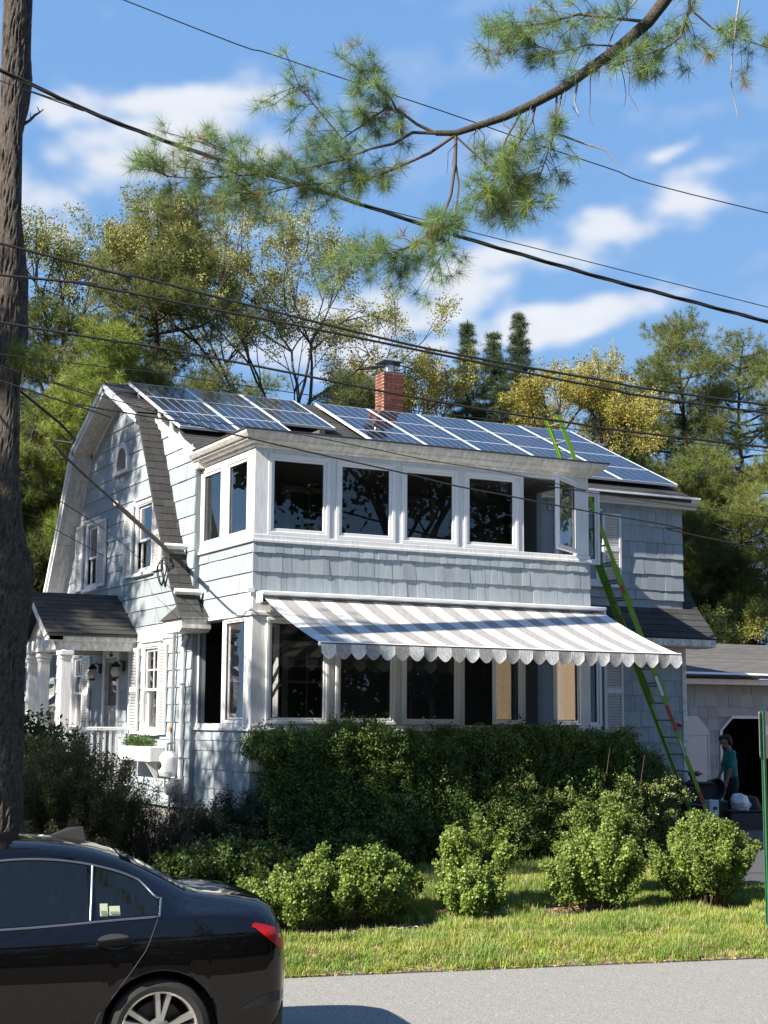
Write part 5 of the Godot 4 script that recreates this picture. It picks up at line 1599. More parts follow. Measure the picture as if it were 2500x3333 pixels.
func build_garage() -> void:
	var o := thing("garage", "low grey shingled garage with an open octagon topped doorway", "garage", Vector3(16, 0.3, -11))
	var P := Vector3(-16, -0.3, 11)
	var T := Transform3D(Basis(), Vector3(0, 0, -8.0) + P)
	var w := MB.new()
	backing(w, T, 12.4, 21.5, 0.3, 3.15, 0.1, [Rect2(14.89, 0.3, 2.9, 2.01)])
	for s in [0, 1]:   # corner pieces that make the opening octagonal
		var x := 14.89 if s == 0 else 17.79
		var dx := 0.3 if s == 0 else -0.3
		w.prism(Vector3(0, 0, -8.0) + P, Vector3.RIGHT, UP, [Vector2(x, 2.03), Vector2(x + dx, 2.31), Vector2(x, 2.31)], Vector3(0, 0, -0.1))
	for q in [[12.4, 12.5], [21.4, 21.5]]: w.box(Vector3(q[0], 0.3, -15.0) + P, Vector3(q[1], 3.15, -8.1) + P)
	w.box(Vector3(12.5, 0.3, -15.0) + P, Vector3(21.4, 3.15, -14.9) + P)
	w.box(Vector3(12.5, 3.0, -14.9) + P, Vector3(21.4, 3.1, -8.1) + P)
	part("wall", w, M.siding_3, o)
	var sh := group_part("front_shingles", o)
	courses(sh, "shingle", T, [0.41, 0.68, 0.95, 1.22, 1.49, 1.76, 2.04, 2.31, 2.58, 2.86, 3.12], func(_y): return Vector2(13.3, 18.2), [Rect2(14.81, 0.3, 3.06, 2.05)], 0.22, 0.38, 0.024, true, sid)
	var tr := MB.new()
	tr.box(Vector3(14.82, 0.3, -8.04) + P, Vector3(14.89, 2.03, -7.955) + P); tr.box(Vector3(17.79, 0.3, -8.04) + P, Vector3(17.86, 2.03, -7.955) + P)
	tr.box(Vector3(15.19, 2.31, -8.04) + P, Vector3(17.49, 2.375, -7.955) + P)
	tr.prism(Vector3(0, 0, -7.955) + P, Vector3.RIGHT, UP, [Vector2(14.82, 2.03), Vector2(14.89, 2.03), Vector2(15.19, 2.31), Vector2(15.19, 2.375)], Vector3(0, 0, -0.08))
	tr.prism(Vector3(0, 0, -7.955) + P, Vector3.RIGHT, UP, [Vector2(17.86, 2.03), Vector2(17.79, 2.03), Vector2(17.49, 2.31), Vector2(17.49, 2.375)], Vector3(0, 0, -0.08))
	tr.box(Vector3(12.5, 3.07, -7.99) + P, Vector3(21.5, 3.2, -7.7) + P, 0.008)
	part("trim", tr, M.white, o)
	var gt := MB.new()
	gt.tube([Vector3(12.35, 3.29, -7.66) + P, Vector3(21.6, 3.26, -7.66) + P], [0.06], 8)
	part("gutter", gt, M.vinyl, o)
	var rf := MB.new()
	rf.prism(Vector3(12.3, 0, 0) + P, Vector3(0, 0, 1), UP, [Vector2(-7.6, 3.28), Vector2(-11.5, 4.24), Vector2(-15.4, 3.28), Vector2(-15.4, 3.22), Vector2(-11.5, 4.17), Vector2(-7.6, 3.22)], Vector3(9.3, 0, 0))
	part("roof_deck", rf, M.roof_dark, o)
	var a := Vector3(0, 4.24, -11.5)
	var b := Vector3(0, 3.28, -7.6)
	var us := (a - b).normalized()
	var ys := []
	for k in 29: ys.append((a - b).length() * k / 28.0)
	courses(o, "roof_course", Transform3D(Basis(Vector3.RIGHT, us, Vector3.RIGHT.cross(us)), b + P + Vector3(12.3, 0, 0)), ys, func(_q): return Vector2(0, 9.3), [], 0.24, 0.34, 0.012, false, func(): return M["pale_shingle_%d" % (rng.randi() % 2)])
	var dl := group_part("door", o, "white door leaf with a cut corner, swung open against the wall")
	var lf := MB.new()
	lf.prism(Vector3(0, 0, -7.93) + P, Vector3.RIGHT, UP, [Vector2(13.4, 0.35), Vector2(14.45, 0.35), Vector2(14.45, 2.03), Vector2(14.13, 2.36), Vector2(13.4, 2.36)], Vector3(0, 0, 0.045))
	part("door_leaf", lf, M.door_white, dl)
	var br := MB.new()
	br.box(Vector3(13.41, 1.93, -7.884) + P, Vector3(14.42, 1.98, -7.87) + P); br.box(Vector3(13.41, 1.06, -7.884) + P, Vector3(14.42, 1.11, -7.87) + P); br.box(Vector3(14.40, 0.36, -7.8845) + P, Vector3(14.44, 2.02, -7.872) + P)
	part("door_batten", br, M.door_white, dl)
	var sv := MB.new()
	for y in [0.9, 1.5]: sv.box(Vector3(15.2, y, -13.2) + P, Vector3(17.6, y + 0.04, -12.8) + P)
	for x in [15.2, 17.55]: sv.box(Vector3(x, 0.3, -13.2) + P, Vector3(x + 0.05, 2.0, -12.8) + P)
	part("shelf", sv, M.dark_metal, o)

func clutter() -> void:
	# what lies about in front of the garage and at the gable
	var o := thing("round_tub", "dark round tub standing on its edge beside the person", "tub", Vector3(9.62, 0.62, -1.9))
	var b := MB.new()
	b.lathe(Transform3D(Basis(Vector3.RIGHT, PI / 2), Vector3(0, 0.42, -0.1)), [Vector2(0, 0), Vector2(0.15, 0.0), Vector2(0.17, 0.04), Vector2(0.19, 0.18), Vector2(0.2, 0.2), Vector2(0.185, 0.205), Vector2(0.17, 0.19), Vector2(0.15, 0.06), Vector2(0.0, 0.05)], 28)
	part("bowl", b, M.dark_metal, o)
	var st := MB.new()
	st.box(Vector3(-0.3, -0.3, -0.15), Vector3(0.25, 0.22, 0.1), 0.02)
	part("stand", st, M.dark_metal, o)
	var r := thing("rubbish_bin", "black wheeled bin behind the ladder with tools on its lid", "bin", Vector3(9.15, 0.3, -1.95))
	var rb := MB.new()
	rb.hexa([Vector3(-0.2, 0.0, 0.2), Vector3(0.2, 0.0, 0.2), Vector3(0.2, 0.0, -0.2), Vector3(-0.2, 0.0, -0.2), Vector3(-0.25, 0.82, 0.26), Vector3(0.25, 0.82, 0.26), Vector3(0.25, 0.82, -0.26), Vector3(-0.25, 0.82, -0.26)])
	part("body", rb, M.black_rubber, r)
	var ld := MB.new()
	ld.box(Vector3(-0.28, 0.825, -0.28), Vector3(0.28, 0.87, 0.3), 0.015)
	part("lid", ld, M.black_rubber, r)
	for x in [-0.2, 0.2]:
		var wh := MB.new()
		wh.lathe(Transform3D(Basis(Vector3.FORWARD, PI / 2), Vector3(x, 0.1, -0.24)), [Vector2(0.0, 0), Vector2(0.1, 0), Vector2(0.1, 0.04), Vector2(0, 0.04)], 14)
		part("wheel", wh, M.dark_metal, r)
	var tl := thing("power_drill", "dark power drill lying on the bin behind the ladder", "drill", Vector3(9.2, 1.17, -1.9))
	var tb := MB.new()
	tb.tube([Vector3(-0.1, 0.14, 0), Vector3(0.1, 0.14, 0)], [0.045, 0.04], 10); tb.tube([Vector3(0.1, 0.14, 0), Vector3(0.17, 0.14, 0)], [0.025, 0.012], 8)
	tb.obox(Transform3D(Basis(Vector3(0, 0, 1), 0.2), Vector3(-0.06, 0.06, 0)), Vector3(0.05, 0.12, 0.045), 0.01); tb.box(Vector3(-0.12, 0.0, -0.04), Vector3(0.0, 0.03, 0.04), 0.008)
	part("body", tb, M.dark_metal, tl)
	var ch := MB.new()
	ch.tube([Vector3(0.04, 0.14, 0), Vector3(0.09, 0.14, 0)], [0.047], 10)
	part("collar", ch, M.sticker_red, tl)
	var wb := thing("cardboard_box", "small white box on the ground by the ladder's foot", "box", Vector3(9.31, 0.3, -1.6))
	var wm := MB.new()
	wm.box(Vector3(-0.1, 0.0, -0.09), Vector3(0.1, 0.57, 0.09), 0.006)
	part("carton", wm, M.door_white, wb)
	var wl := MB.new()
	wl.box(Vector3(-0.03, 0.4, 0.091), Vector3(0.06, 0.46, 0.093))
	part("carton_label", wl, M.dark_metal, wb)
	var bg := MB.new()
	var nz := noise(3.0, 12, 3)
	var gr := []
	for i in 13:
		var row := []
		for k in 18:
			var th := PI * i / 12.0
			var ph := TAU * k / 18.0
			var d := Vector3(sin(th) * cos(ph), cos(th), sin(th) * sin(ph))
			row.append(d * Vector3(0.19, 0.13, 0.14) * (1 + 0.35 * nz.get_noise_3dv(d * 1.6)) + Vector3(-0.05 * maxf(d.y, 0), 0.12 + 0.1 * maxf(0, d.y - 0.4), 0))
		gr.append(row)
	for i in 12:
		for k in 18: bg.quad(gr[i][k], gr[i][(k + 1) % 18], gr[i + 1][(k + 1) % 18], gr[i + 1][k])
	var bo := single("plastic_bag", bg, M.bag, "crumpled white plastic bag on the dark chest behind the person", "bag")
	bo.position = Vector3(10.05, 0.66, -1.7)
	var dk := thing("tool_chest", "low dark chest under the white bag", "chest", Vector3(10.2, 0.3, -1.85))
	var dm := MB.new()
	dm.box(Vector3(-0.45, 0, -0.25), Vector3(0.5, 0.34, 0.25), 0.02)
	part("body", dm, M.dark_metal, dk)
	var dn := MB.new()
	dn.box(Vector3(-0.46, 0.342, -0.26), Vector3(0.51, 0.37, 0.26), 0.01)
	part("lid", dn, M.black_rubber, dk)
	var ds := thing("shop_vacuum", "black shop vacuum at the right of the white bag", "vacuum cleaner", Vector3(10.5, 0.3, -2.0))
	var vm := MB.new()
	vm.lathe(Transform3D(Basis(), Vector3.ZERO), [Vector2(0.0, 0.06), Vector2(0.2, 0.06), Vector2(0.21, 0.4), Vector2(0.19, 0.46), Vector2(0.15, 0.58), Vector2(0.0, 0.62)], 20)
	part("tank", vm, M.black_rubber, ds)
	var vh := MB.new()
	vh.tube([Vector3(-0.2, 0.35, 0.05), Vector3(-0.4, 0.55, 0.1), Vector3(-0.55, 0.3, 0.25), Vector3(-0.4, 0.02, 0.4)], [0.022], 7)
	part("hose", vh, M.dark_metal, ds)
	# wall hose hanger
	var hr := thing("hose_reel", "wire hose hanger with a red valve on the wall right of the ladder", "hose hanger", Vector3(8.98, 2.2, -2.06))
	var hm := MB.new()
	var ci := []
	for k in 17: ci.append(Vector3(cos(TAU * k / 16) * 0.1, sin(TAU * k / 16) * 0.1, 0.05))
	hm.tube(ci, [0.006], 5, false); hm.tube([Vector3(0, -0.1, 0.05), Vector3(0, -0.22, 0.04), Vector3(0.07, -0.3, 0.03)], [0.008], 5)
	part("loop", hm, M.grey_metal, hr)
	var hv := MB.new()
	hv.tube([Vector3(0.0, -0.04, 0.0), Vector3(0.02, -0.06, 0.1)], [0.03, 0.02], 8)
	part("valve", hv, M.sticker_red, hr)
	# sheeted shelter at the far left
	var tp := thing("tarpaulin", "grey and white plastic sheeting hung behind the porch", "tarpaulin", Vector3(-1.2, 0.3, -11.4))
	for q in [[0.0, 1.66, M.sheet_white], [1.70, 3.5, M.sheet_grey]]:
		var sm := MB.new()
		var nx := 40
		var ny := 16
		var pt := []
		var nn := noise(0.8, 5 if q[0] > 0 else 6, 4)
		for j in ny + 1:
			var row := []
			for i in nx + 1:
				var x := -3.2 + 5.6 * i / nx
				var y := lerpf(q[0], q[1], float(j) / ny)
				row.append(Vector3(x, y + 0.05 * sin(x * 2.2) * j / ny * (0 if q[0] > 0 else 1), 0.13 * nn.get_noise_2d(x * 2.0 + y * 2.2, y * 1.2 - x) + 0.05 * sin(x * 3 + y * 4)))
			pt.append(row)
		for j in ny:
			for i in nx: sm.quad(pt[j][i], pt[j][i + 1], pt[j + 1][i + 1], pt[j + 1][i])
		part("sheet", sm, q[2], tp)
	var bt := MB.new()
	bt.box(Vector3(-3.2, 1.655, -0.02), Vector3(2.4, 1.705, 0.12), 0.006)
	for x in [-3.1, -1.2, 0.7, 2.3]: bt.box(Vector3(x, 0, -0.25), Vector3(x + 0.09, 3.5, -0.16))
	part("batten", bt, M.rope, tp)
	# window box
	var pb := thing("window_box", "white window box with green plants under the lower gable window", "planter", Vector3(-0.36, 1.54, -3.6))
	var bx := MB.new()
	bx.box(Vector3(-0.12, 0.0, -0.78), Vector3(0.13, 0.23, 0.78), 0.01)
	part("box", bx, M.white, pb)
	for z in [-0.5, 0.5]:
		var bk := MB.new()
		bk.prism(Vector3(0.1, 0, z), Vector3(-1, 0, 0), UP, [Vector2(0, -0.001), Vector2(0.2, -0.001), Vector2(0.14, -0.08), Vector2(0.02, -0.28), Vector2(0, -0.3)], Vector3(0, 0, 0.04))
		part("bracket", bk, M.white, pb)
	var buf := PackedFloat32Array()
	for k in 170:
		put(buf, rbasis(rng.randf_range(0.06, 0.1)), Vector3(rng.randf_range(-0.08, 0.1), 0.24 + 0.14 * rng.randf() * rng.randf(), rng.randf_range(-0.6, 0.45)), vary(Color(0.06, 0.12, 0.025), 0.25))
	many("plants", PM.leafs, M.leaves, buf, pb, "stuff")
	# pipes and meters on the gable corner
	var ds2 := thing("downspout", "white downspout at the front corner of the gable wall", "downspout", Vector3(-0.17, 0.8, -2.3))
	var dp := MB.new()
	dp.tube([Vector3(0.02, 2.65, 0.1), Vector3(0, 2.5, 0.0), Vector3(0, 0.1, -0.02)], [0.035], 8)
	part("pipe", dp, M.vinyl, ds2)
	for y in [0.8, 1.9]:
		var cl := MB.new()
		cl.lathe(Transform3D(Basis(), Vector3(0, y, -0.01)), [Vector2(0.037, 0), Vector2(0.043, 0.0), Vector2(0.043, 0.03), Vector2(0.037, 0.03)], 10)
		part("clip", cl, M.grey_metal, ds2)
	var cn := thing("electric_conduit", "grey conduit with an orange tag running down the gable wall to the meter", "conduit", Vector3(-0.17, 0.8, -2.72))
	var cm := MB.new()
	cm.tube([Vector3(0.0, 3.6, 0.4), Vector3(0.0, 2.9, 0.02), Vector3(0, 0.7, 0)], [0.025], 8)
	part("pipe", cm, M.grey_metal, cn)
	var og := MB.new()
	og.box(Vector3(-0.04, 1.2, -0.03), Vector3(-0.028, 1.27, 0.04))
	part("tag", og, M.sticker_orange, cn)
	var gm := thing("gas_meter", "rounded white meter with pipes low on the gable corner", "meter", Vector3(-0.28, 0.8, -2.52))
	var ga := MB.new()
	ga.lathe(Transform3D(Basis(), Vector3(0, 0.52, 0)), [Vector2(0, 0), Vector2(0.13, 0.02), Vector2(0.15, 0.08), Vector2(0.14, 0.3), Vector2(0.09, 0.38), Vector2(0.0, 0.4)], 18)
	part("body", ga, M.vinyl, gm)
	var gb := MB.new()
	gb.tube([Vector3(-0.02, 0.92, 0), Vector3(-0.02, 1.02, 0), Vector3(0.1, 1.05, 0)], [0.018], 7); gb.tube([Vector3(0.03, 0.5, 0), Vector3(0.03, 0.0, 0)], [0.02], 7)
	part("pipe", gb, M.grey_metal, gm)
	var gc := MB.new()
	gc.lathe(Transform3D(Basis(Vector3(0, 0, 1), PI / 2), Vector3(-0.13, 0.7, 0)), [Vector2(0, 0.03), Vector2(0.06, 0.03), Vector2(0.065, 0.0)], 14)
	part("dial", gc, M.dark_metal, gm)
	var e2 := thing("meter_box", "grey box below the white meter on the gable corner", "meter", Vector3(-0.2, 0.95, -2.4))
	var em := MB.new()
	em.box(Vector3(-0.08, 0, -0.12), Vector3(0.09, 0.36, 0.12), 0.015)
	part("body", em, M.grey_metal, e2)
	var ec := MB.new()
	ec.lathe(Transform3D(Basis(Vector3(0, 0, 1), PI / 2), Vector3(-0.08, 0.2, 0)), [Vector2(0.09, 0.0), Vector2(0.09, 0.05), Vector2(0.07, 0.08), Vector2(0, 0.085)], 16)
	part("glass_dome", ec, M.frosted, e2)
	# rocking chair on the porch
	var rc := thing("porch_chair", "white slatted chair on the porch left of the door", "chair", Vector3(-0.55, 0.985, -6.75))
	var rs := MB.new()
	rs.box(Vector3(-0.25, 0.38, -0.25), Vector3(0.25, 0.42, 0.25), 0.01)
	part("seat", rs, M.white, rc)
	for k in 4:
		var sl := MB.new()
		sl.obox(Transform3D(Basis(Vector3(0, 0, 1), -0.15), Vector3(0.24, 0.75, -0.18 + 0.12 * k)), Vector3(0.02, 0.7, 0.06), 0.004)
		part("back_slat", sl, M.white, rc)
	for x in [-0.22, 0.22]:
		for z in [-0.22, 0.22]:
			var lg := MB.new()
			lg.box(Vector3(x - 0.02, 0, z - 0.02), Vector3(x + 0.02, 0.378, z + 0.02))
			part("leg", lg, M.white, rc)
	# green sign post seen from behind
	var sg := thing("street_sign", "back of a grey metal sign on a green steel post at the right edge", "sign", Vector3(2.64, -0.02, 7.40))
	var up := (Vector3(2.42, 2.33, 7.63) - Vector3(2.64, 0, 7.38)).normalized()
	var sx := Vector3(0.88, 0, -0.47).normalized()
	var sz := sx.cross(up).normalized()
	var t := Transform3D(Basis(sx, up, sz), Vector3.ZERO)
	var pm := MB.new()
	lbox(pm, t, -0.017, 0.017, -0.1, 2.34, 0.012, 0.02); lbox(pm, t, -0.028, -0.016, -0.1, 2.34, -0.006, 0.018); lbox(pm, t, 0.016, 0.028, -0.1, 2.34, -0.006, 0.018)
	lbox(pm, t, -0.042, -0.027, -0.1, 2.34, -0.008, -0.001); lbox(pm, t, 0.027, 0.042, -0.1, 2.34, -0.008, -0.001)
	part("post", pm, M.sign_green, sg)
	for k in 46:
		var hm2 := MB.new()
		lbox(hm2, t, -0.004, 0.004, 0.06 + k * 0.05, 0.068 + k * 0.05, 0.0195, 0.0215)
		part("punch_hole", hm2, M.seal, sg)
	var pl := MB.new()
	var rr := []
	for c in [[-0.045, 1.9, PI, 1.5 * PI], [0.2, 1.9, 1.5 * PI, TAU], [0.2, 2.3, 0, PI / 2], [-0.045, 2.3, PI / 2, PI]]:
		for k in 5:
			var a := lerpf(c[2], c[3], k / 4.0)
			rr.append(Vector2(c[0] + cos(a) * 0.03, c[1] + sin(a) * 0.04))
	pl.prism(t * Vector3(0, 0, -0.012), sx, up, rr, sz * 0.003)
	part("plate", pl, M.sign_back, sg)
	for y in [1.92, 2.27]:
		var bo2 := MB.new()
		lbox(bo2, t, -0.062, -0.03, y - 0.004, y + 0.004, -0.008, -0.002)
		part("bolt", bo2, M.alu, sg)
	var lb := MB.new()
	lbox(lb, t, 0.085, 0.16, 2.1, 2.2, -0.0085, -0.0075)
	part("sticker", lb, M.sticker_white, sg)

func wire(label: String, pts: Array, r: float, mname := "cable") -> void:
	var mb := MB.new()
	var p := []
	for q in pts: p.append(Vector3(q[0], q[1], q[2]))
	# a smooth run through the points
	var s := []
	for i in p.size() - 1:
		var a: Vector3 = p[maxi(i - 1, 0)]
		var d: Vector3 = p[mini(i + 2, p.size() - 1)]
		for k in 6: s.append((p[i] as Vector3).cubic_interpolate(p[i + 1], a, d, k / 6.0))
	s.append(p[-1])
	mb.tube(s, [r], 6)
	single("power_line", mb, M[mname], label, "cable", "overhead wires")

func plane_z(x: float) -> float:
	return 6.5 + 0.1925 * x

func span(label: String, xy: Array, r: float, mname := "cable") -> void:
	var pts := []
	var a := Vector2(xy[0][0], xy[0][1])
	var b := Vector2(xy[1][0], xy[1][1])
	var e := Vector2(xy[-2][0], xy[-2][1])
	var f := Vector2(xy[-1][0], xy[-1][1])
	var x := a.x - 10.0
	pts.append([x, a.y + (a.y - b.y) / (b.x - a.x) * 10.0 * 1.15, plane_z(x)])
	for q in xy: pts.append([q[0], q[1], plane_z(q[0])])
	x = f.x + 12.0
	pts.append([x, f.y + (f.y - e.y) / (f.x - e.x) * 12.0 * 0.7, plane_z(x)])
	wire(label, pts, r, mname)

func build_wires() -> void:
	span("thin wire, uppermost, crossing the sky behind the pine branch", [[-3.9, 9.28], [-2.35, 8.9], [-0.63, 8.54], [1.19, 8.14], [3.17, 7.82]], 0.006)
	var tw := [[-5.04, 8.39], [-4.07, 8.03], [-3.25, 7.81], [-1.85, 7.51], [-0.33, 7.17], [1.17, 6.89], [3.13, 6.57]]
	for k in 3:   # a twisted bundle
		var pts := []
		for i in 90:
			var t := i / 89.0
			var x := lerpf(-15.0, 15.0, t)
			var y := 0.0
			if x <= -5.04: y = 8.39 + (-5.04 - x) * 0.4
			elif x >= 3.13: y = 6.57 - (x - 3.13) * 0.13
			else:
				for j in tw.size() - 1:
					if x >= tw[j][0] and x <= tw[j + 1][0]: y = lerpf(tw[j][1], tw[j + 1][1], (x - tw[j][0]) / (tw[j + 1][0] - tw[j][0]))
			var a := x * 4.2 + TAU * k / 3
			pts.append([x, y + 0.013 * sin(a), plane_z(x) + 0.013 * cos(a)])
		wire("one strand of the twisted cable that passes behind the pine branch", pts, 0.0105)
	span("thin wire just under the twisted cable at the left", [[-5.03, 8.28], [-4.77, 8.22], [-3.98, 8.03], [-3.25, 7.79], [-1.85, 7.49]], 0.005)
	span("upper of the two thick cables that meet above the chimney", [[-4.97, 6.66], [-3.67, 6.45], [-2.76, 6.29], [-1.21, 6.03], [-0.38, 5.92], [1.15, 5.77], [3.1, 5.63]], 0.013)
	span("lower of the two thick cables that meet above the chimney", [[-4.96, 6.35], [-4.28, 6.34], [-3.22, 6.22], [-1.83, 6.06], [-0.38, 5.88], [1.15, 5.69], [3.1, 5.54]], 0.013)
	span("thick cable passing across the chimney bricks", [[-4.94, 5.89], [-3.65, 5.78], [-2.29, 5.62], [-0.87, 5.44], [0.63, 5.3], [3.08, 5.16]], 0.012)
	span("thin wire running over the left solar panels", [[-4.72, 5.57], [-3.64, 5.52], [-2.84, 5.46], [-1.8, 5.38], [0.0, 5.26]], 0.005)
	span("thin wire crossing the top of the upper windows", [[-4.92, 5.47], [-4.47, 5.36], [-3.72, 5.18], [-3.2, 5.08], [-2.18, 5.0], [-1.43, 4.9], [-0.73, 4.8], [0.05, 4.72], [0.97, 4.58], [1.56, 4.51]], 0.005)
	span("thin black wire crossing the upper windows from the cornice corner", [[-4.75, 5.28], [-4.21, 5.15], [-3.17, 5.03], [-2.74, 4.95], [-1.88, 4.8], [-0.97, 4.65], [-0.5, 4.56], [0.16, 4.47], [0.96, 4.36], [2.02, 4.23], [3.05, 4.03]], 0.008)
	wire("thin drop wire slanting over the gable to its right window", [[-12.0, 8.2, 6.0], [-4.52, 4.62, 4.6], [-2.2, 4.55, 0.5], [-0.5, 4.58, -3.2]], 0.005)
	wire("thin drop wire crossing the white rake to the gable window sill", [[-12.0, 7.4, 6.0], [-4.36, 4.2, 4.6], [-2.2, 4.25, 0.4], [-0.5, 4.5, -3.9]], 0.004)
	var T := Vector3(-1.56, 5.26, -1.42)
	var B := Vector3(-0.36, 4.72, -2.46)
	wire("service cable running down from behind the pine trunk to the pole on the house", [[-14.0, 10.6, 6.5], [-3.75, 6.2, 1.35], [-2.9, 5.75, 0.1], [T.x, T.y, T.z]], 0.016)
	var m := thing("service_pole", "weathered grey pole reaching out from the gable corner to hold the cable", "pole", B)
	var pm := MB.new()
	var d := (T - B).normalized()
	pm.obox(Transform3D(basis_to(d, 0.3), (T - B) * 0.5 - d * 0.08), Vector3(0.06, (T - B).length() + 0.16, 0.06), 0.006)
	part("pole", pm, M.old_wood, m)
	var cl := MB.new()
	cl.tube([T - B + d * 0.02, T - B - d * 0.04], [0.045], 8)
	part("clamp", cl, M.dark_metal, m)
	for k in 4:
		var lp := MB.new()
		var c := Vector3(-0.06 - 0.03 * k, -0.28 - 0.02 * k, 0.0 + 0.05 * (k % 2))
		var ps := []
		for i in 17:
			var a := TAU * i / 16.0 + 1.2
			ps.append(c + Vector3(0.02 * sin(a * 2), sin(a) * (0.26 - 0.03 * k), cos(a) * (0.13 + 0.02 * k)))
		lp.tube(ps, [0.009], 5, false)
		part("cable_loop", lp, M.cable, m)
	for q in [[-15.5, "utility pole beyond the left edge of the view"], [17.0, "utility pole beyond the right edge of the view"]]:
		var up := thing("utility_pole", q[1], "pole", Vector3(q[0], 0, plane_z(q[0])), "poles that carry the wires")
		var um := MB.new()
		um.tube([Vector3(0, -0.3, 0), Vector3(0, 13.5, 0)], [0.16, 0.12], 10)
		part("post", um, M.old_wood, up)
		var ua := MB.new()
		ua.box(Vector3(-0.06, 11.5, -0.9), Vector3(0.06, 11.62, 0.9), 0.01)
		part("crossarm", ua, M.old_wood, up)

func build_neighbour() -> void:   # the sunlit house that the lower casements mirror
	var o := thing("neighbour_house", "tan clapboard house down the road to the right, outside the view", "house", Vector3(24.0, 0.2, -1.5))
	var w := MB.new()
	w.box(Vector3(0, 0, -4.5), Vector3(9, 6.0, 4.5))
	part("wall", w, M.tan_wall, o)
	for k in 26:
		var c := MB.new()
		c.obox(Transform3D(Basis(Vector3(0, 0, 1), 0.06), Vector3(-0.012, 0.12 + k * 0.23, 0)), Vector3(0.03, 0.225, 9.0))
		part("clapboard", c, M.tan_wall, o)
	var r := MB.new()
	r.prism(Vector3(-0.4, 0, 0), Vector3(0, 0, 1), UP, [Vector2(-5.0, 5.9), Vector2(5.0, 5.9), Vector2(0, 9.0)], Vector3(9.8, 0, 0))
	part("roof", r, M.roof_dark, o)
	for z in [-2.9, 2.2]:
		var wn := group_part("window", o)
		var f := MB.new()
		ring(f, Transform3D(Basis(Vector3(0, 0, 1), UP, Vector3(-1, 0, 0)), Vector3(-0.03, 0, 0)), Rect2(z, 3.4, 0.95, 1.5), 0.1, 0, 0.05)
		part("frame", f, M.white, wn)
		var g := MB.new()
		g.box(Vector3(-0.04, 3.5, z + 0.1), Vector3(-0.03, 4.8, z + 0.85))
		part("pane", g, M.seal, wn)

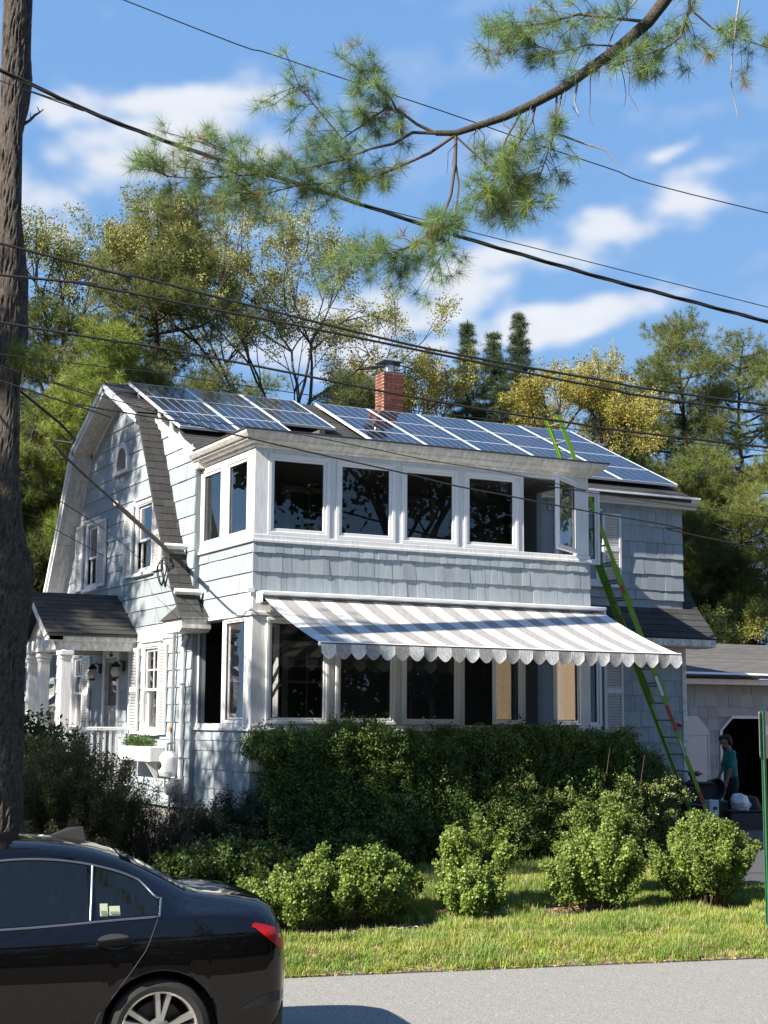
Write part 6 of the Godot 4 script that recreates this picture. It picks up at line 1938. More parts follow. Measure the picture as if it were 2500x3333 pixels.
# ---------------------------------------------------------------- the overhanging pine branch
const BR := {
"main": [[-2.47, 6.79, 12.72], [-2.57, 6.59, 12.63], [-2.65, 6.46, 12.57], [-2.79, 6.31, 12.47], [-2.94, 6.18, 12.38], [-3.09, 6.05, 12.28], [-3.25, 5.95, 12.18], [-3.4, 5.87, 12.09], [-3.55, 5.81, 12.01], [-3.66, 5.77, 11.94], [-3.77, 5.77, 11.88]],
"a": [[-3.77, 5.77, 11.88], [-3.88, 5.82, 11.84], [-3.96, 5.89, 11.8], [-4.05, 5.92, 11.76], [-4.16, 5.83, 11.69], [-4.28, 5.73, 11.61], [-4.4, 5.68, 11.54]],
"a2": [[-3.99, 5.9, 11.79], [-4.04, 6.0, 11.78], [-4.15, 6.07, 11.73], [-4.21, 6.15, 11.72]],
"a3": [[-4.28, 5.73, 11.61], [-4.39, 5.86, 11.58], [-4.5, 6.0, 11.54], [-4.59, 6.07, 11.5]],
"b": [[-3.77, 5.77, 11.88], [-3.9, 5.77, 11.82], [-4.0, 5.7, 11.76], [-4.12, 5.67, 11.69], [-4.27, 5.6, 11.6], [-4.47, 5.55, 11.49], [-4.62, 5.52, 11.4], [-4.78, 5.55, 11.33], [-4.93, 5.64, 11.26], [-5.04, 5.72, 11.22]],
"b2": [[-4.62, 5.52, 11.4], [-4.82, 5.5, 11.3], [-5.05, 5.48, 11.18], [-5.23, 5.49, 11.09], [-5.33, 5.55, 11.04]],
"c": [[-3.66, 5.76, 11.94], [-3.79, 5.65, 11.85], [-3.96, 5.56, 11.75], [-4.11, 5.49, 11.66], [-4.31, 5.46, 11.56], [-4.51, 5.44, 11.45], [-4.71, 5.38, 11.34], [-4.92, 5.41, 11.23]],
"d": [[-3.66, 5.75, 11.94], [-3.65, 5.59, 11.92], [-3.66, 5.39, 11.88], [-3.7, 5.24, 11.84], [-3.78, 5.14, 11.78], [-3.88, 5.06, 11.72], [-3.98, 5.03, 11.66], [-4.1, 5.03, 11.6], [-4.22, 4.93, 11.52]],
"e": [[-3.66, 5.65, 11.92], [-3.62, 5.45, 11.91], [-3.63, 5.25, 11.88], [-3.66, 5.08, 11.83], [-3.71, 4.97, 11.79]],
"f": [[-3.66, 5.75, 11.94], [-3.54, 5.63, 11.99], [-3.41, 5.51, 12.03], [-3.33, 5.38, 12.05], [-3.26, 5.31, 12.08]],
"g": [[-3.23, 5.96, 12.19], [-3.25, 5.84, 12.17], [-3.32, 5.68, 12.1], [-3.34, 5.54, 12.07], [-3.29, 5.4, 12.08]],
"h": [[-3.3, 5.92, 12.15], [-3.38, 5.74, 12.08], [-3.42, 5.59, 12.04], [-3.44, 5.45, 12.01], [-3.39, 5.34, 12.02]],
"i": [[-3.12, 6.04, 12.26], [-3.12, 5.85, 12.23], [-3.13, 5.71, 12.2], [-3.18, 5.51, 12.15]],
"j": [[-3.1, 5.77, 12.23], [-2.96, 5.71, 12.3], [-2.83, 5.67, 12.36], [-2.76, 5.58, 12.38]],
"k": [[-2.65, 6.46, 12.57], [-2.83, 6.48, 12.48], [-3.04, 6.5, 12.38], [-3.21, 6.45, 12.28], [-3.39, 6.42, 12.18], [-3.54, 6.39, 12.1]],
"l": [[-2.79, 6.31, 12.47], [-2.97, 6.32, 12.38], [-3.12, 6.26, 12.3], [-3.28, 6.32, 12.22]],
"m": [[-2.47, 6.79, 12.72], [-2.43, 6.54, 12.7], [-2.47, 6.37, 12.65], [-2.54, 6.3, 12.6], [-2.69, 6.24, 12.52], [-2.81, 6.19, 12.45]],
"n": [[-2.43, 6.54, 12.7], [-2.29, 6.42, 12.75], [-2.14, 6.36, 12.82], [-1.98, 6.31, 12.89]],
"o": [[-2.16, 6.65, 12.86], [-2.17, 6.45, 12.82], [-2.18, 6.26, 12.79], [-2.17, 6.09, 12.76], [-2.12, 5.88, 12.76]],
"p": [[-2.71, 6.62, 12.56], [-2.83, 6.42, 12.47], [-2.87, 6.28, 12.43], [-2.83, 6.05, 12.42]],
"q": [[-3.01, 6.12, 12.33], [-3.02, 5.97, 12.3], [-2.99, 5.88, 12.3], [-3.04, 5.95, 12.29]]}

func build_branch() -> void:
	var foot := Vector3(1.6, -0.05, 15.4)
	var o := thing("pine_tree", "white pine whose long branch hangs into the sky from the upper right", "pine tree", foot)
	var tk := MB.new()
	tk.tube([Vector3(0, -0.1, 0), Vector3(0.05, 5, 0), Vector3(0, 12, 0.1), Vector3(0, 18, 0)], [0.3, 0.24, 0.17, 0.05], 14)
	part("trunk", tk, M.trunk_bark, o)
	var mb := MB.new()
	var path := [Vector3(0.0, 9.6, 0.0), Vector3(-1.3, 8.75, -0.8), Vector3(-3.0, 7.75, -1.9)]
	var rad := [0.075, 0.06, 0.048]
	var L: Array = BR.main
	for i in L.size():
		path.append(Vector3(L[i][0], L[i][1], L[i][2]) - foot); rad.append(lerpf(0.042, 0.017, float(i) / (L.size() - 1)))
	mb.tube(path, rad, 10)
	part("main_branch", mb, M.bark_pale, o)
	var twigs := MB.new()
	var dead := MB.new()
	var buf := PackedFloat32Array()
	for key in BR:
		if key == "main": continue
		var p := []
		for q in BR[key]: p.append(Vector3(q[0], q[1], q[2]) - foot)
		var bare: bool = key in ["j", "o", "p", "q"]
		var big: bool = key in ["a", "b", "c", "d", "m", "k"]
		var rr := []
		for i in p.size(): rr.append(lerpf(0.011 if big else 0.007, 0.003, float(i) / (p.size() - 1)))
		(dead if bare else twigs).tube(p, rr, 6)
		if bare: continue
		var f0: float = {"a": 0.3, "b": 0.35, "c": 0.3, "d": 0.35, "e": 0.4, "m": 0.15, "k": 0.1}.get(key, 0.35)
		for i in p.size() - 1:
			for k in 9:
				var t := (i + k / 9.0) / (p.size() - 1.0)
				if t < f0 or rng.randf() < 0.1: continue
				var a: Vector3 = (p[i] as Vector3).lerp(p[i + 1], k / 9.0)
				var d: Vector3 = ((p[i + 1] as Vector3) - (p[i] as Vector3)).normalized()
				var e := a + (d * rng.randf_range(0.0, 0.8) + rdir() * 0.9 + UP * -0.15) * rng.randf_range(0.06, 0.24)
				twigs.tube([a, a.lerp(e, 0.5) + UP * 0.012, e], [0.0032, 0.0022], 4, false)
				sprig(buf, e, e - a)
				sprig(buf, e + rdir() * 0.05, e - a + rdir() * 0.1)
				if rng.randf() < 0.6: sprig(buf, a.lerp(e, 0.6), e - a + rdir() * 0.1)
		sprig(buf, p[-1], p[-1] - p[-2]); sprig(buf, p[-1] + rdir() * 0.05, p[-1] - p[-2])
	# thin dead strings hanging from the limb
	for k in 16:
		var i := rng.randi_range(3, 9)
		var a: Vector3 = Vector3(L[i][0], L[i][1], L[i][2]) - foot
		var e := a + Vector3(rng.randf_range(-0.12, 0.12), -rng.randf_range(0.15, 0.42), rng.randf_range(-0.1, 0.1))
		limb(twigs, a, e, 0.004, 0.0015, 0.0, 4, 4, 0.18)
	part("twig", twigs, M.twig, o, "stuff")
	part("dead_twig", dead, M.dead_twig, o, "stuff")
	many("needles", PM.long, M.needles, buf, o, "stuff")
	var cp := PackedFloat32Array()
	for k in 260:
		var y := rng.randf_range(13.0, 18.0)
		put(cp, basis_to(rdir() + UP * 0.6, 0.0).scaled(Vector3.ONE * 0.3), Vector3(rng.randf_range(-2, 2), y, rng.randf_range(-2, 2)), vary(Color(0.08, 0.12, 0.03), 0.2))
	many("crown", PM.tuft, M.needles, cp, o, "stuff")

func sprig(buf: PackedFloat32Array, e: Vector3, d: Vector3) -> void:
	var c := Color(0.21, 0.29, 0.075) if rng.randf() < 0.55 else Color(0.17, 0.28, 0.14)
	if rng.randf() < 0.04: c = Color(0.3, 0.16, 0.06)
	put(buf, basis_to(d.normalized() + rdir() * 0.35, rng.randf() * TAU).scaled(Vector3.ONE * rng.randf_range(0.085, 0.125)), e, vary(c, 0.2))

# ---------------------------------------------------------------- the parked car
const CS := [-3.56, -3.45, -3.2, -2.9, -2.5, -2.1, -1.8, -1.5, -1.2, -0.9, -0.6, -0.4, -0.2, -0.05, 0.08, 0.2, 0.35, 0.5, 0.62, 0.70, 0.76, 0.80, 0.825]
const C_BELT := [0.55, 0.62, 0.70, 0.77, 0.85, 0.90, 0.915, 0.925, 0.93, 0.938, 0.953, 0.966, 0.978, 0.985, 0.99, 0.995, 0.995, 0.985, 0.965, 0.945, 0.92, 0.88, 0.84]
const C_ROOF := [0.58, 0.66, 0.76, 0.83, 0.91, 0.985, 1.12, 1.30, 1.42, 1.455, 1.44, 1.405, 1.345, 1.275, 1.21, 1.145, 1.112, 1.095, 1.075, 1.055, 1.02, 0.94, 0.86]
const C_EDGE := [0.56, 0.64, 0.73, 0.80, 0.875, 0.945, 1.04, 1.20, 1.315, 1.355, 1.345, 1.312, 1.255, 1.185, 1.11, 1.06, 1.04, 1.03, 1.015, 0.995, 0.965, 0.90, 0.845]
const C_HALF := [0.62, 0.74, 0.84, 0.885, 0.9, 0.905, 0.905, 0.905, 0.905, 0.905, 0.905, 0.905, 0.905, 0.905, 0.905, 0.903, 0.895, 0.88, 0.86, 0.84, 0.80, 0.74, 0.66]
const C_TOPW := [0.45, 0.55, 0.62, 0.66, 0.70, 0.70, 0.67, 0.62, 0.59, 0.58, 0.575, 0.57, 0.575, 0.59, 0.62, 0.65, 0.68, 0.69, 0.68, 0.66, 0.63, 0.58, 0.54]

func car_key(a: Array, s: float) -> float:
	for i in CS.size() - 1:
		if s <= CS[i + 1]:
			var t: float = clampf((s - CS[i]) / (CS[i + 1] - CS[i]), 0, 1)
			var p: float = a[maxi(i - 1, 0)]
			var n: float = a[mini(i + 2, CS.size() - 1)]
			return cubic_interpolate_in_time(a[i], a[i + 1], p, n, t, CS[i + 1] - CS[i], CS[maxi(i - 1, 0)] - CS[i], CS[mini(i + 2, CS.size() - 1)] - CS[i])
	return a[-1]

# half section: (width, height) from the sill up to the middle of the roof
func car_section(s: float) -> Array:
	var b := car_key(C_BELT, s)
	var r := car_key(C_ROOF, s)
	var e := car_key(C_EDGE, s)
	var w := car_key(C_HALF, s)
	var t := car_key(C_TOPW, s)
	var bw := w - 0.075
	var out := [Vector2(w - 0.10, 0.19), Vector2(w - 0.05, 0.24), Vector2(w - 0.02, 0.36), Vector2(w - 0.005, 0.50), Vector2(w, 0.64), Vector2(w - 0.002, 0.74)]
	var ch := 0.845 + 0.035 * clampf((s + 1.0) / 1.6, -1, 1)   # the crease through the handles
	if b < ch + 0.06: ch = b - 0.06
	out.append(Vector2(w - 0.012, ch - 0.012)); out.append(Vector2(w - 0.03, ch + 0.012))
	out.append(Vector2(bw + 0.012, b - 0.022)); out.append(Vector2(bw - 0.008, b))
	out.append(Vector2(lerpf(bw - 0.008, t, 0.5) + 0.012, lerpf(b, e, 0.5))); out.append(Vector2(t, e))
	out.append(Vector2(t - 0.06, lerpf(e, r, 0.5))); out.append(Vector2(t - 0.17, lerpf(e, r, 0.82))); out.append(Vector2(t * 0.4, lerpf(e, r, 0.97))); out.append(Vector2(0, r))
	for ax in [0.0, -2.81]:   # wheel arches
		var d := absf(s - ax)
		var ar := 0.365
		if d < ar:
			var y := 0.315 + sqrt(ar * ar - d * d)
			for k in out.size():
				if out[k].y < y + 0.0001 * k: out[k] = Vector2(out[k].x + (0.012 if y - out[k].y < 0.05 else 0.0), y + 0.0005 * k)
	return out

func car_w(s: float, h: float) -> float:
	var q := car_section(s)
	for i in q.size() - 1:
		if h >= q[i].y and h <= q[i + 1].y and q[i + 1].y > q[i].y: return lerpf(q[i].x, q[i + 1].x, (h - q[i].y) / (q[i + 1].y - q[i].y))
	return q[0].x

func car_patch(mb: MB, s0: float, s1: float, n: int, lo: Callable, hi: Callable, rows: int, proud: float, sides := [1.0, -1.0]) -> void:
	for sd: float in sides:
		for i in n:
			for j in rows:
				var q := []
				for c in [[i, j], [i + 1, j], [i + 1, j + 1], [i, j + 1]]:
					var s := lerpf(s0, s1, float(c[0]) / n)
					var h := lerpf(lo.call(s), hi.call(s), float(c[1]) / rows)
					q.append(Vector3(s, h, (car_w(s, h) + proud) * sd))
				if sd > 0: mb.quad(q[0], q[1], q[2], q[3])
				else: mb.quad(q[3], q[2], q[1], q[0])

func build_car() -> void:
	var rd := Vector3(0.98177, 0, 0.19007)
	var near := Vector3(-0.19007, 0, 0.98177)
	var c0 := Vector3(-4.936, -0.046, 10.541) - near * 0.895
	var o := thing("parked_car", "black four door saloon car parked at the road edge, seen from its left rear side", "car", c0)
	o.basis = Basis(rd, UP, near)
	var body := MB.new()
	var st := []
	var s := -3.56
	while s < 0.8249:
		st.append(s); s += 0.025
	st.append(0.825)
	var grid := []
	for q in st: grid.append(car_section(q))
	var m: int = grid[0].size()
	for sd in [1.0, -1.0]:
		var P := func(i: int, j: int) -> Vector3: return Vector3(st[i], grid[i][j].y, grid[i][j].x * sd)
		var N := func(i: int, j: int) -> Vector3:
			var a: Vector3 = P.call(mini(i + 1, st.size() - 1), j) - P.call(maxi(i - 1, 0), j)
			var b: Vector3 = P.call(i, mini(j + 1, m - 1)) - P.call(i, maxi(j - 1, 0))
			if j == m - 1: b = Vector3(0, 0, -sd)
			var n: Vector3 = a.cross(b) * sd
			return n.normalized() if n.length() > 1e-9 else Vector3(0, 0, sd)
		for i in st.size() - 1:
			for j in m - 1:
				var a: Vector3 = P.call(i, j); var b: Vector3 = P.call(i + 1, j); var c: Vector3 = P.call(i + 1, j + 1); var d: Vector3 = P.call(i, j + 1)
				if sd > 0: body.squad(a, b, c, d, N.call(i, j), N.call(i + 1, j), N.call(i + 1, j + 1), N.call(i, j + 1))
				else: body.squad(d, c, b, a, N.call(i, j + 1), N.call(i + 1, j + 1), N.call(i + 1, j), N.call(i, j))
	for e in [0, st.size() - 1]:   # close the nose and the tail
		var ring := []
		for j in m: ring.append(Vector3(st[e], grid[e][j].y, grid[e][j].x))
		for j in range(m - 2, -1, -1): ring.append(Vector3(st[e], grid[e][j].y, -grid[e][j].x))
		var cen := Vector3(st[e] + (0.035 if e > 0 else -0.05), 0.55, 0)
		for j in ring.size():
			var a: Vector3 = ring[j]; var b: Vector3 = ring[(j + 1) % ring.size()]
			if e > 0: body.tri(cen, b, a)
			else: body.tri(cen, a, b)
	part("body", body, M.car_paint, o)
	# dark under-body and wheel wells
	var ub := MB.new()
	ub.box(Vector3(-3.4, 0.17, -0.6), Vector3(0.7, 0.5, 0.6)); ub.box(Vector3(-3.4, 0.17, -0.8), Vector3(-3.2, 0.4, 0.8)); ub.box(Vector3(-2.42, 0.17, -0.82), Vector3(-0.4, 0.45, 0.82)); ub.box(Vector3(0.4, 0.2, -0.7), Vector3(0.76, 0.5, 0.7))
	part("underbody", ub, M.seal, o)
	var bp := MB.new()
	car_patch(bp, 0.62, 0.823, 8, func(_q): return 0.2, func(q): return 0.30 + 0.12 * smoothstep(0.7, 0.83, q), 3, 0.004)
	part("bumper_skirt", bp, M.black_rubber, o)
	var bv := MB.new()
	car_patch(bv, 0.50, 0.80, 8, func(q): return 0.425 + (q - 0.5) * 0.1, func(q): return 0.43 + 0.085 * sin(PI * 0.5 * clampf((q - 0.5) / 0.26, 0, 1)), 2, 0.003)
	part("bumper_reflector", bv, M.seal, o)
	# side glass, from the front door to the rear quarter light
	var lo := func(q: float) -> float: return car_key(C_BELT, q) + 0.018
	var hi := func(q: float) -> float: return car_key(C_EDGE, q) - 0.03
	var wins := [[-1.72, -1.06, lo, func(q): return minf(hi.call(q), 0.95 + (q + 1.80) * 1.1)], [-1.02, -0.445, lo, hi], [-0.40, -0.015, lo, func(q): return maxf(lo.call(q) + 0.004, minf(hi.call(q) - 0.005, 1.30 - 1.5 * pow(maxf(0, q + 0.33), 1.65)))]]
	var names := ["front_door_glass", "rear_door_glass", "quarter_light"]
	for k in 3:
		for sd in [1.0, -1.0]:
			var g := MB.new()
			car_patch(g, wins[k][0], wins[k][1], 14, wins[k][2], wins[k][3], 3, 0.004, [sd])
			part(names[k], g, M.car_glass, o)
	for sd in [1.0, -1.0]:   # bright window trim
		var ct := MB.new()
		var ps := []
		for k in 45:
			var q := lerpf(-1.75, -0.01, k / 44.0)
			ps.append(Vector3(q, lo.call(q) - 0.012, (car_w(q, lo.call(q) - 0.012) + 0.003) * sd))
		var top: Callable = wins[2][3]
		for k in 16:
			var q := lerpf(0.015, -0.33, k / 15.0)
			var h: float = maxf(lo.call(q), top.call(minf(q, -0.016)) + 0.016)
			ps.append(Vector3(q, h, (car_w(q, h) + 0.003) * sd))
		for k in 30:
			var q := lerpf(-0.40, -1.5, k / 29.0)
			var h: float = minf(hi.call(q) + 0.012, 0.97 + (q + 1.80) * 1.1)
			ps.append(Vector3(q, h, (car_w(q, h) + 0.003) * sd))
		ct.tube(ps, [0.009], 5)
		part("window_trim", ct, M.car_trim, o)
		var bt := MB.new()
		var pb := []
		for k in 8:
			var h := lerpf(lo.call(-0.43), hi.call(-0.42) + 0.005, k / 7.0)
			pb.append(Vector3(-0.435 + 0.025 * k / 7.0, h, (car_w(-0.43, h) + 0.006) * sd))
		bt.tube(pb, [0.008], 5)
		part("pillar_trim", bt, M.alu, o)
		for dpath in [[[-0.02, 0.985], [-0.055, 0.90], [-0.10, 0.80], [-0.20, 0.66], [-0.30, 0.53], [-0.38, 0.42], [-0.44, 0.24]], [[-1.04, 0.93], [-1.06, 0.6], [-1.05, 0.24]]]:
			var dm := MB.new()
			var dp := []
			for k in dpath.size() - 1:
				for j in 5:
					var q: float = lerpf(dpath[k][0], dpath[k + 1][0], j / 5.0)
					var h: float = lerpf(dpath[k][1], dpath[k + 1][1], j / 5.0)
					dp.append(Vector3(q, h, (car_w(q, h) + 0.0005) * sd))
			dm.tube(dp, [0.004], 4)
			part("door_seam", dm, M.seal, o)
		for hs in [-0.29, -1.25]:
			var hd := MB.new()
			var cup := []
			hd.obox(Transform3D(Basis(Vector3(0, 0, 1), 0.09), Vector3(hs, 0.862, (car_w(hs, 0.862) + 0.022) * sd)), Vector3(0.225, 0.034, 0.022), 0.01)
			hd.obox(Transform3D(Basis(Vector3(0, 0, 1), 0.09), Vector3(hs - 0.10, 0.853, (car_w(hs, 0.86) + 0.006) * sd)), Vector3(0.03, 0.034, 0.024), 0.008); hd.obox(Transform3D(Basis(Vector3(0, 0, 1), 0.09), Vector3(hs + 0.09, 0.87, (car_w(hs, 0.87) + 0.006) * sd)), Vector3(0.03, 0.036, 0.024), 0.008)
			part("door_handle", hd, M.car_paint, o)
			var hc := MB.new()
			car_patch(hc, hs - 0.10, hs + 0.09, 10, func(q): return 0.86 - 0.045 * sqrt(maxf(0.0, 1 - pow((q - hs) / 0.105, 2))), func(q): return 0.865 + 0.04 * sqrt(maxf(0.0, 1 - pow((q - hs) / 0.105, 2))), 2, 0.002, [sd])
			part("handle_cup", hc, M.seal, o)
		var tl := MB.new()
		car_patch(tl, 0.575, 0.815, 12, func(q): return minf(lerpf(0.925, 0.765, clampf((q - 0.575) / 0.2, 0, 1)), car_key(C_BELT, q) - 0.06), func(q): return minf(lerpf(0.93, 1.0, sqrt(clampf((q - 0.575) / 0.16, 0, 1))), car_key(C_BELT, q) - 0.03), 5, 0.006, [sd])
		part("tail_light", tl, M.tail_red, o)
		var mr := MB.new()
		mr.obox(Transform3D(Basis(), Vector3(-1.72, 0.98, 0.98 * sd)), Vector3(0.12, 0.13, 0.2), 0.04)
		part("door_mirror", mr, M.car_paint, o)
	# rear window, windscreen
	for w in [[-0.22, 0.20, 0.78], [-1.98, -1.32, 0.8]]:
		var rw := MB.new()
		for i in 12:
			for j in 12:
				var q := []
				for c in [[i, j], [i + 1, j], [i + 1, j + 1], [i, j + 1]]:
					var ss := lerpf(w[0], w[1], c[0] / 12.0)
					var sec := car_section(ss)
					var zz: float = lerpf(-1, 1, c[1] / 12.0) * (sec[12].x) * w[2] * 1.15
					var h := 0.0
					for k in range(11, 15):
						if absf(zz) <= sec[k].x and absf(zz) >= sec[k + 1].x: h = lerpf(sec[k].y, sec[k + 1].y, (sec[k].x - absf(zz)) / maxf(1e-5, sec[k].x - sec[k + 1].x))
					q.append(Vector3(ss, h + 0.005, zz))
				rw.quad(q[3], q[2], q[1], q[0])
		part("rear_window" if w[0] > -1 else "windscreen", rw, M.car_glass, o)
	var fin := MB.new()
	fin.hexa([Vector3(-0.64, 1.44, 0.03), Vector3(-0.40, 1.40, 0.035), Vector3(-0.40, 1.40, -0.035), Vector3(-0.64, 1.44, -0.03), Vector3(-0.52, 1.492, 0.012), Vector3(-0.42, 1.498, 0.014), Vector3(-0.42, 1.498, -0.014), Vector3(-0.52, 1.492, -0.012)])
	part("antenna_fin", fin, M.seal, o)
	var pl := MB.new()
	pl.box(Vector3(0.855, 0.72, -0.16), Vector3(0.868, 0.84, 0.16), 0.004)
	part("number_plate", pl, M.vinyl, o)
	# two stickers inside the quarter light
	for q in [[-0.375, 1.005, 0.048, 0.07], [-0.318, 1.008, 0.066, 0.052]]:
		for layer in 2:
			var sk := MB.new()
			var b := 0.0 if layer == 0 else 0.007
			var w0 := car_w(q[0], q[1]) + 0.0055 + 0.0012 * layer
			var w1 := car_w(q[0], q[1] + q[3]) + 0.0055 + 0.0012 * layer
			sk.quad(Vector3(q[0] + b, q[1] + b, w0), Vector3(q[0] + q[2] - b, q[1] + b, w0), Vector3(q[0] + q[2] - b, q[1] + q[3] - b * 1.8, w1), Vector3(q[0] + b, q[1] + q[3] - b * 1.8, w1))
			part("window_sticker", sk, M.sticker_cream if layer == 0 else M.sticker_green, o)
	# wheels
	for ax in [0.0, -2.81]:
		for sd in [1.0, -1.0]:
			var wg := group_part("wheel", o)
			var t := Transform3D(Basis(Vector3.RIGHT, PI / 2 * sd), Vector3(ax, 0.315, 0.66 * sd))
			var ty := MB.new()
			ty.lathe(t, [Vector2(0.235, 0.0), Vector2(0.30, 0.0), Vector2(0.315, 0.03), Vector2(0.316, 0.19), Vector2(0.305, 0.215), Vector2(0.27, 0.228), Vector2(0.24, 0.222), Vector2(0.236, 0.21)], 48)
			part("tyre", ty, M.tyre, wg)
			var rm := MB.new()
			rm.lathe(t, [Vector2(0.21, 0.0), Vector2(0.215, 0.16), Vector2(0.222, 0.20), Vector2(0.236, 0.213), Vector2(0.238, 0.2)], 48)
			for k in 5:
				for e in [-1.0, 1.0]:
					var a: float = TAU * k / 5.0 + 0.22 + e * 0.115
					var a2: float = TAU * k / 5.0 + 0.22 + e * 0.17
					var d := Vector3(cos(a), 0, -sin(a))
					var d2 := Vector3(cos(a2), 0, -sin(a2))
					var pr := Vector3(-d.z, 0, d.x)
					var A := d * 0.045 + UP * 0.19
					var B := d2 * 0.226 + UP * 0.20
					var ws := 0.017
					rm.hexa([t * (A - pr * ws - UP * 0.04), t * (B - pr * (ws + 0.008) - UP * 0.03), t * (B + pr * (ws + 0.008) - UP * 0.03), t * (A + pr * ws - UP * 0.04), t * (A - pr * ws * 0.7), t * (B - pr * ws * 0.9), t * (B + pr * ws * 0.9), t * (A + pr * ws * 0.7)])
			rm.lathe(t, [Vector2(0.075, 0.15), Vector2(0.072, 0.185), Vector2(0.04, 0.196), Vector2(0.0, 0.198)], 24)
			part("rim", rm, M.rim, wg)
			var bd := MB.new()
			bd.lathe(t, [Vector2(0.17, 0.09), Vector2(0.165, 0.11), Vector2(0.0, 0.11)], 28)
			part("brake_disc", bd, M.dark_metal, wg)
			var hc := MB.new()
			hc.lathe(t, [Vector2(0.034, 0.196), Vector2(0.03, 0.203), Vector2(0.0, 0.204)], 18)
			part("hub_cap", hc, M.sticker_blue, wg)

# ---------------------------------------------------------------- the person: a signed distance field meshed by surface nets
func blob(caps: Array, cell: float, k: float) -> MB:
	var lo := Vector3(1e9, 1e9, 1e9)
	var hi := -lo
	for c in caps:
		for q in [[c[0], c[2]], [c[1], c[3]]]:
			var r: float = q[1] + k + cell * 2
			lo = lo.min(q[0] - Vector3.ONE * r); hi = hi.max(q[0] + Vector3.ONE * r)
	var n := Vector3i(((hi - lo) / cell).ceil()) + Vector3i.ONE
	var f := PackedFloat32Array()
	f.resize(n.x * n.y * n.z)
	f.fill(1.0)
	for c in caps:
		var a: Vector3 = c[0]
		var b: Vector3 = c[1]
		var r0: float = c[2]
		var r1: float = c[3]
		var m := maxf(r0, r1) + k + cell * 2
		var i0 := Vector3i(((a.min(b) - Vector3.ONE * m - lo) / cell).floor()).clamp(Vector3i.ZERO, n - Vector3i.ONE)
		var i1 := Vector3i(((a.max(b) + Vector3.ONE * m - lo) / cell).ceil()).clamp(Vector3i.ZERO, n - Vector3i.ONE)
		var ab := b - a
		var l2 := maxf(ab.length_squared(), 1e-9)
		var sq: Vector3 = c[4] if c.size() > 4 else Vector3.ONE
		for z in range(i0.z, i1.z + 1):
			for y in range(i0.y, i1.y + 1):
				for x in range(i0.x, i1.x + 1):
					var p := lo + Vector3(x, y, z) * cell
					var t := clampf((p - a).dot(ab) / l2, 0, 1)
					var d := ((p - a - ab * t) * sq).length() - lerpf(r0, r1, t)
					var at_ := (z * n.y + y) * n.x + x
					var e := f[at_]
					var h := clampf(0.5 + 0.5 * (e - d) / k, 0, 1)
					f[at_] = lerpf(e, d, h) - k * h * (1 - h)
	var mb := MB.new()
	var vid := {}
	var vs := []
	var ns := []
	var st := [1, n.x, n.x * n.y]
	for z in n.z - 1:
		for y in n.y - 1:
			for x in n.x - 1:
				var b0 := (z * n.y + y) * n.x + x
				var inside := 0
				var v := []
				for c in 8:
					var q := f[b0 + (c & 1) + ((c >> 1) & 1) * n.x + ((c >> 2) & 1) * n.x * n.y]
					v.append(q)
					if q < 0: inside += 1
				if inside == 0 or inside == 8: continue
				var s := Vector3()
				var cnt := 0
				for c in 8:
					for ax in 3:
						if c & (1 << ax): continue
						var e := c | (1 << ax)
						if (v[c] < 0) != (v[e] < 0):
							var t: float = v[c] / (v[c] - v[e])
							var p := Vector3(c & 1, (c >> 1) & 1, (c >> 2) & 1)
							p[ax] += t
							s += p; cnt += 1
				vid[b0] = vs.size()
				vs.append(lo + (Vector3(x, y, z) + s / cnt) * cell)
				ns.append(Vector3(v[1] + v[3] + v[5] + v[7] - v[0] - v[2] - v[4] - v[6], v[2] + v[3] + v[6] + v[7] - v[0] - v[1] - v[4] - v[5], v[4] + v[5] + v[6] + v[7] - v[0] - v[1] - v[2] - v[3]).normalized())
	for z in range(1, n.z - 1):
		for y in range(1, n.y - 1):
			for x in range(1, n.x - 1):
				var b0 := (z * n.y + y) * n.x + x
				for ax in 3:
					var a := f[b0]
					var b := f[b0 + st[ax]]
					if (a < 0) == (b < 0): continue
					var u: int = st[(ax + 1) % 3]
					var w: int = st[(ax + 2) % 3]
					var q := [b0 - u - w, b0 - w, b0, b0 - u]
					if not (vid.has(q[0]) and vid.has(q[1]) and vid.has(q[2]) and vid.has(q[3])): continue
					var i := [vid[q[0]], vid[q[1]], vid[q[2]], vid[q[3]]]
					if b < 0: i.reverse()
					mb.squad(vs[i[0]], vs[i[1]], vs[i[2]], vs[i[3]], ns[i[0]], ns[i[1]], ns[i[2]], ns[i[3]])
	return mb

func hand(caps: Array, wrist: Vector3, down: Vector3, palm_n: Vector3, fwd: Vector3, sc: float) -> void:
	# palm and four unequal curled fingers, the thumb leaves the front edge of the palm
	var knuckle := wrist + down * 0.085 * sc
	for k in 4:
		var off := fwd * (0.027 - 0.018 * k) * sc
		var l: float = [0.9, 1.0, 0.95, 0.76][k] * sc
		caps.append([wrist + off * 0.55 + down * 0.015, knuckle + off, 0.0155 * sc, 0.012 * sc])
		var a := knuckle + off
		var b := a + (down * 0.94 + palm_n * 0.3).normalized() * 0.040 * l
		var c := b + (down * 0.6 + palm_n * 0.8).normalized() * 0.026 * l
		var d := c + (down * 0.2 + palm_n).normalized() * 0.02 * l
		caps.append([a, b, 0.0095 * sc, 0.009 * sc]); caps.append([b, c, 0.009 * sc, 0.0085 * sc]); caps.append([c, d, 0.0083 * sc, 0.007 * sc])
	var t0 := wrist + fwd * 0.02 * sc + down * 0.025 * sc
	var t1 := t0 + (fwd * 0.7 + down * 0.7 + palm_n * 0.3).normalized() * 0.038 * sc
	var t2 := t1 + (fwd * 0.15 + down + palm_n * 0.35).normalized() * 0.03 * sc
	caps.append([t0, t1, 0.014 * sc, 0.0105 * sc]); caps.append([t1, t2, 0.0105 * sc, 0.0085 * sc])

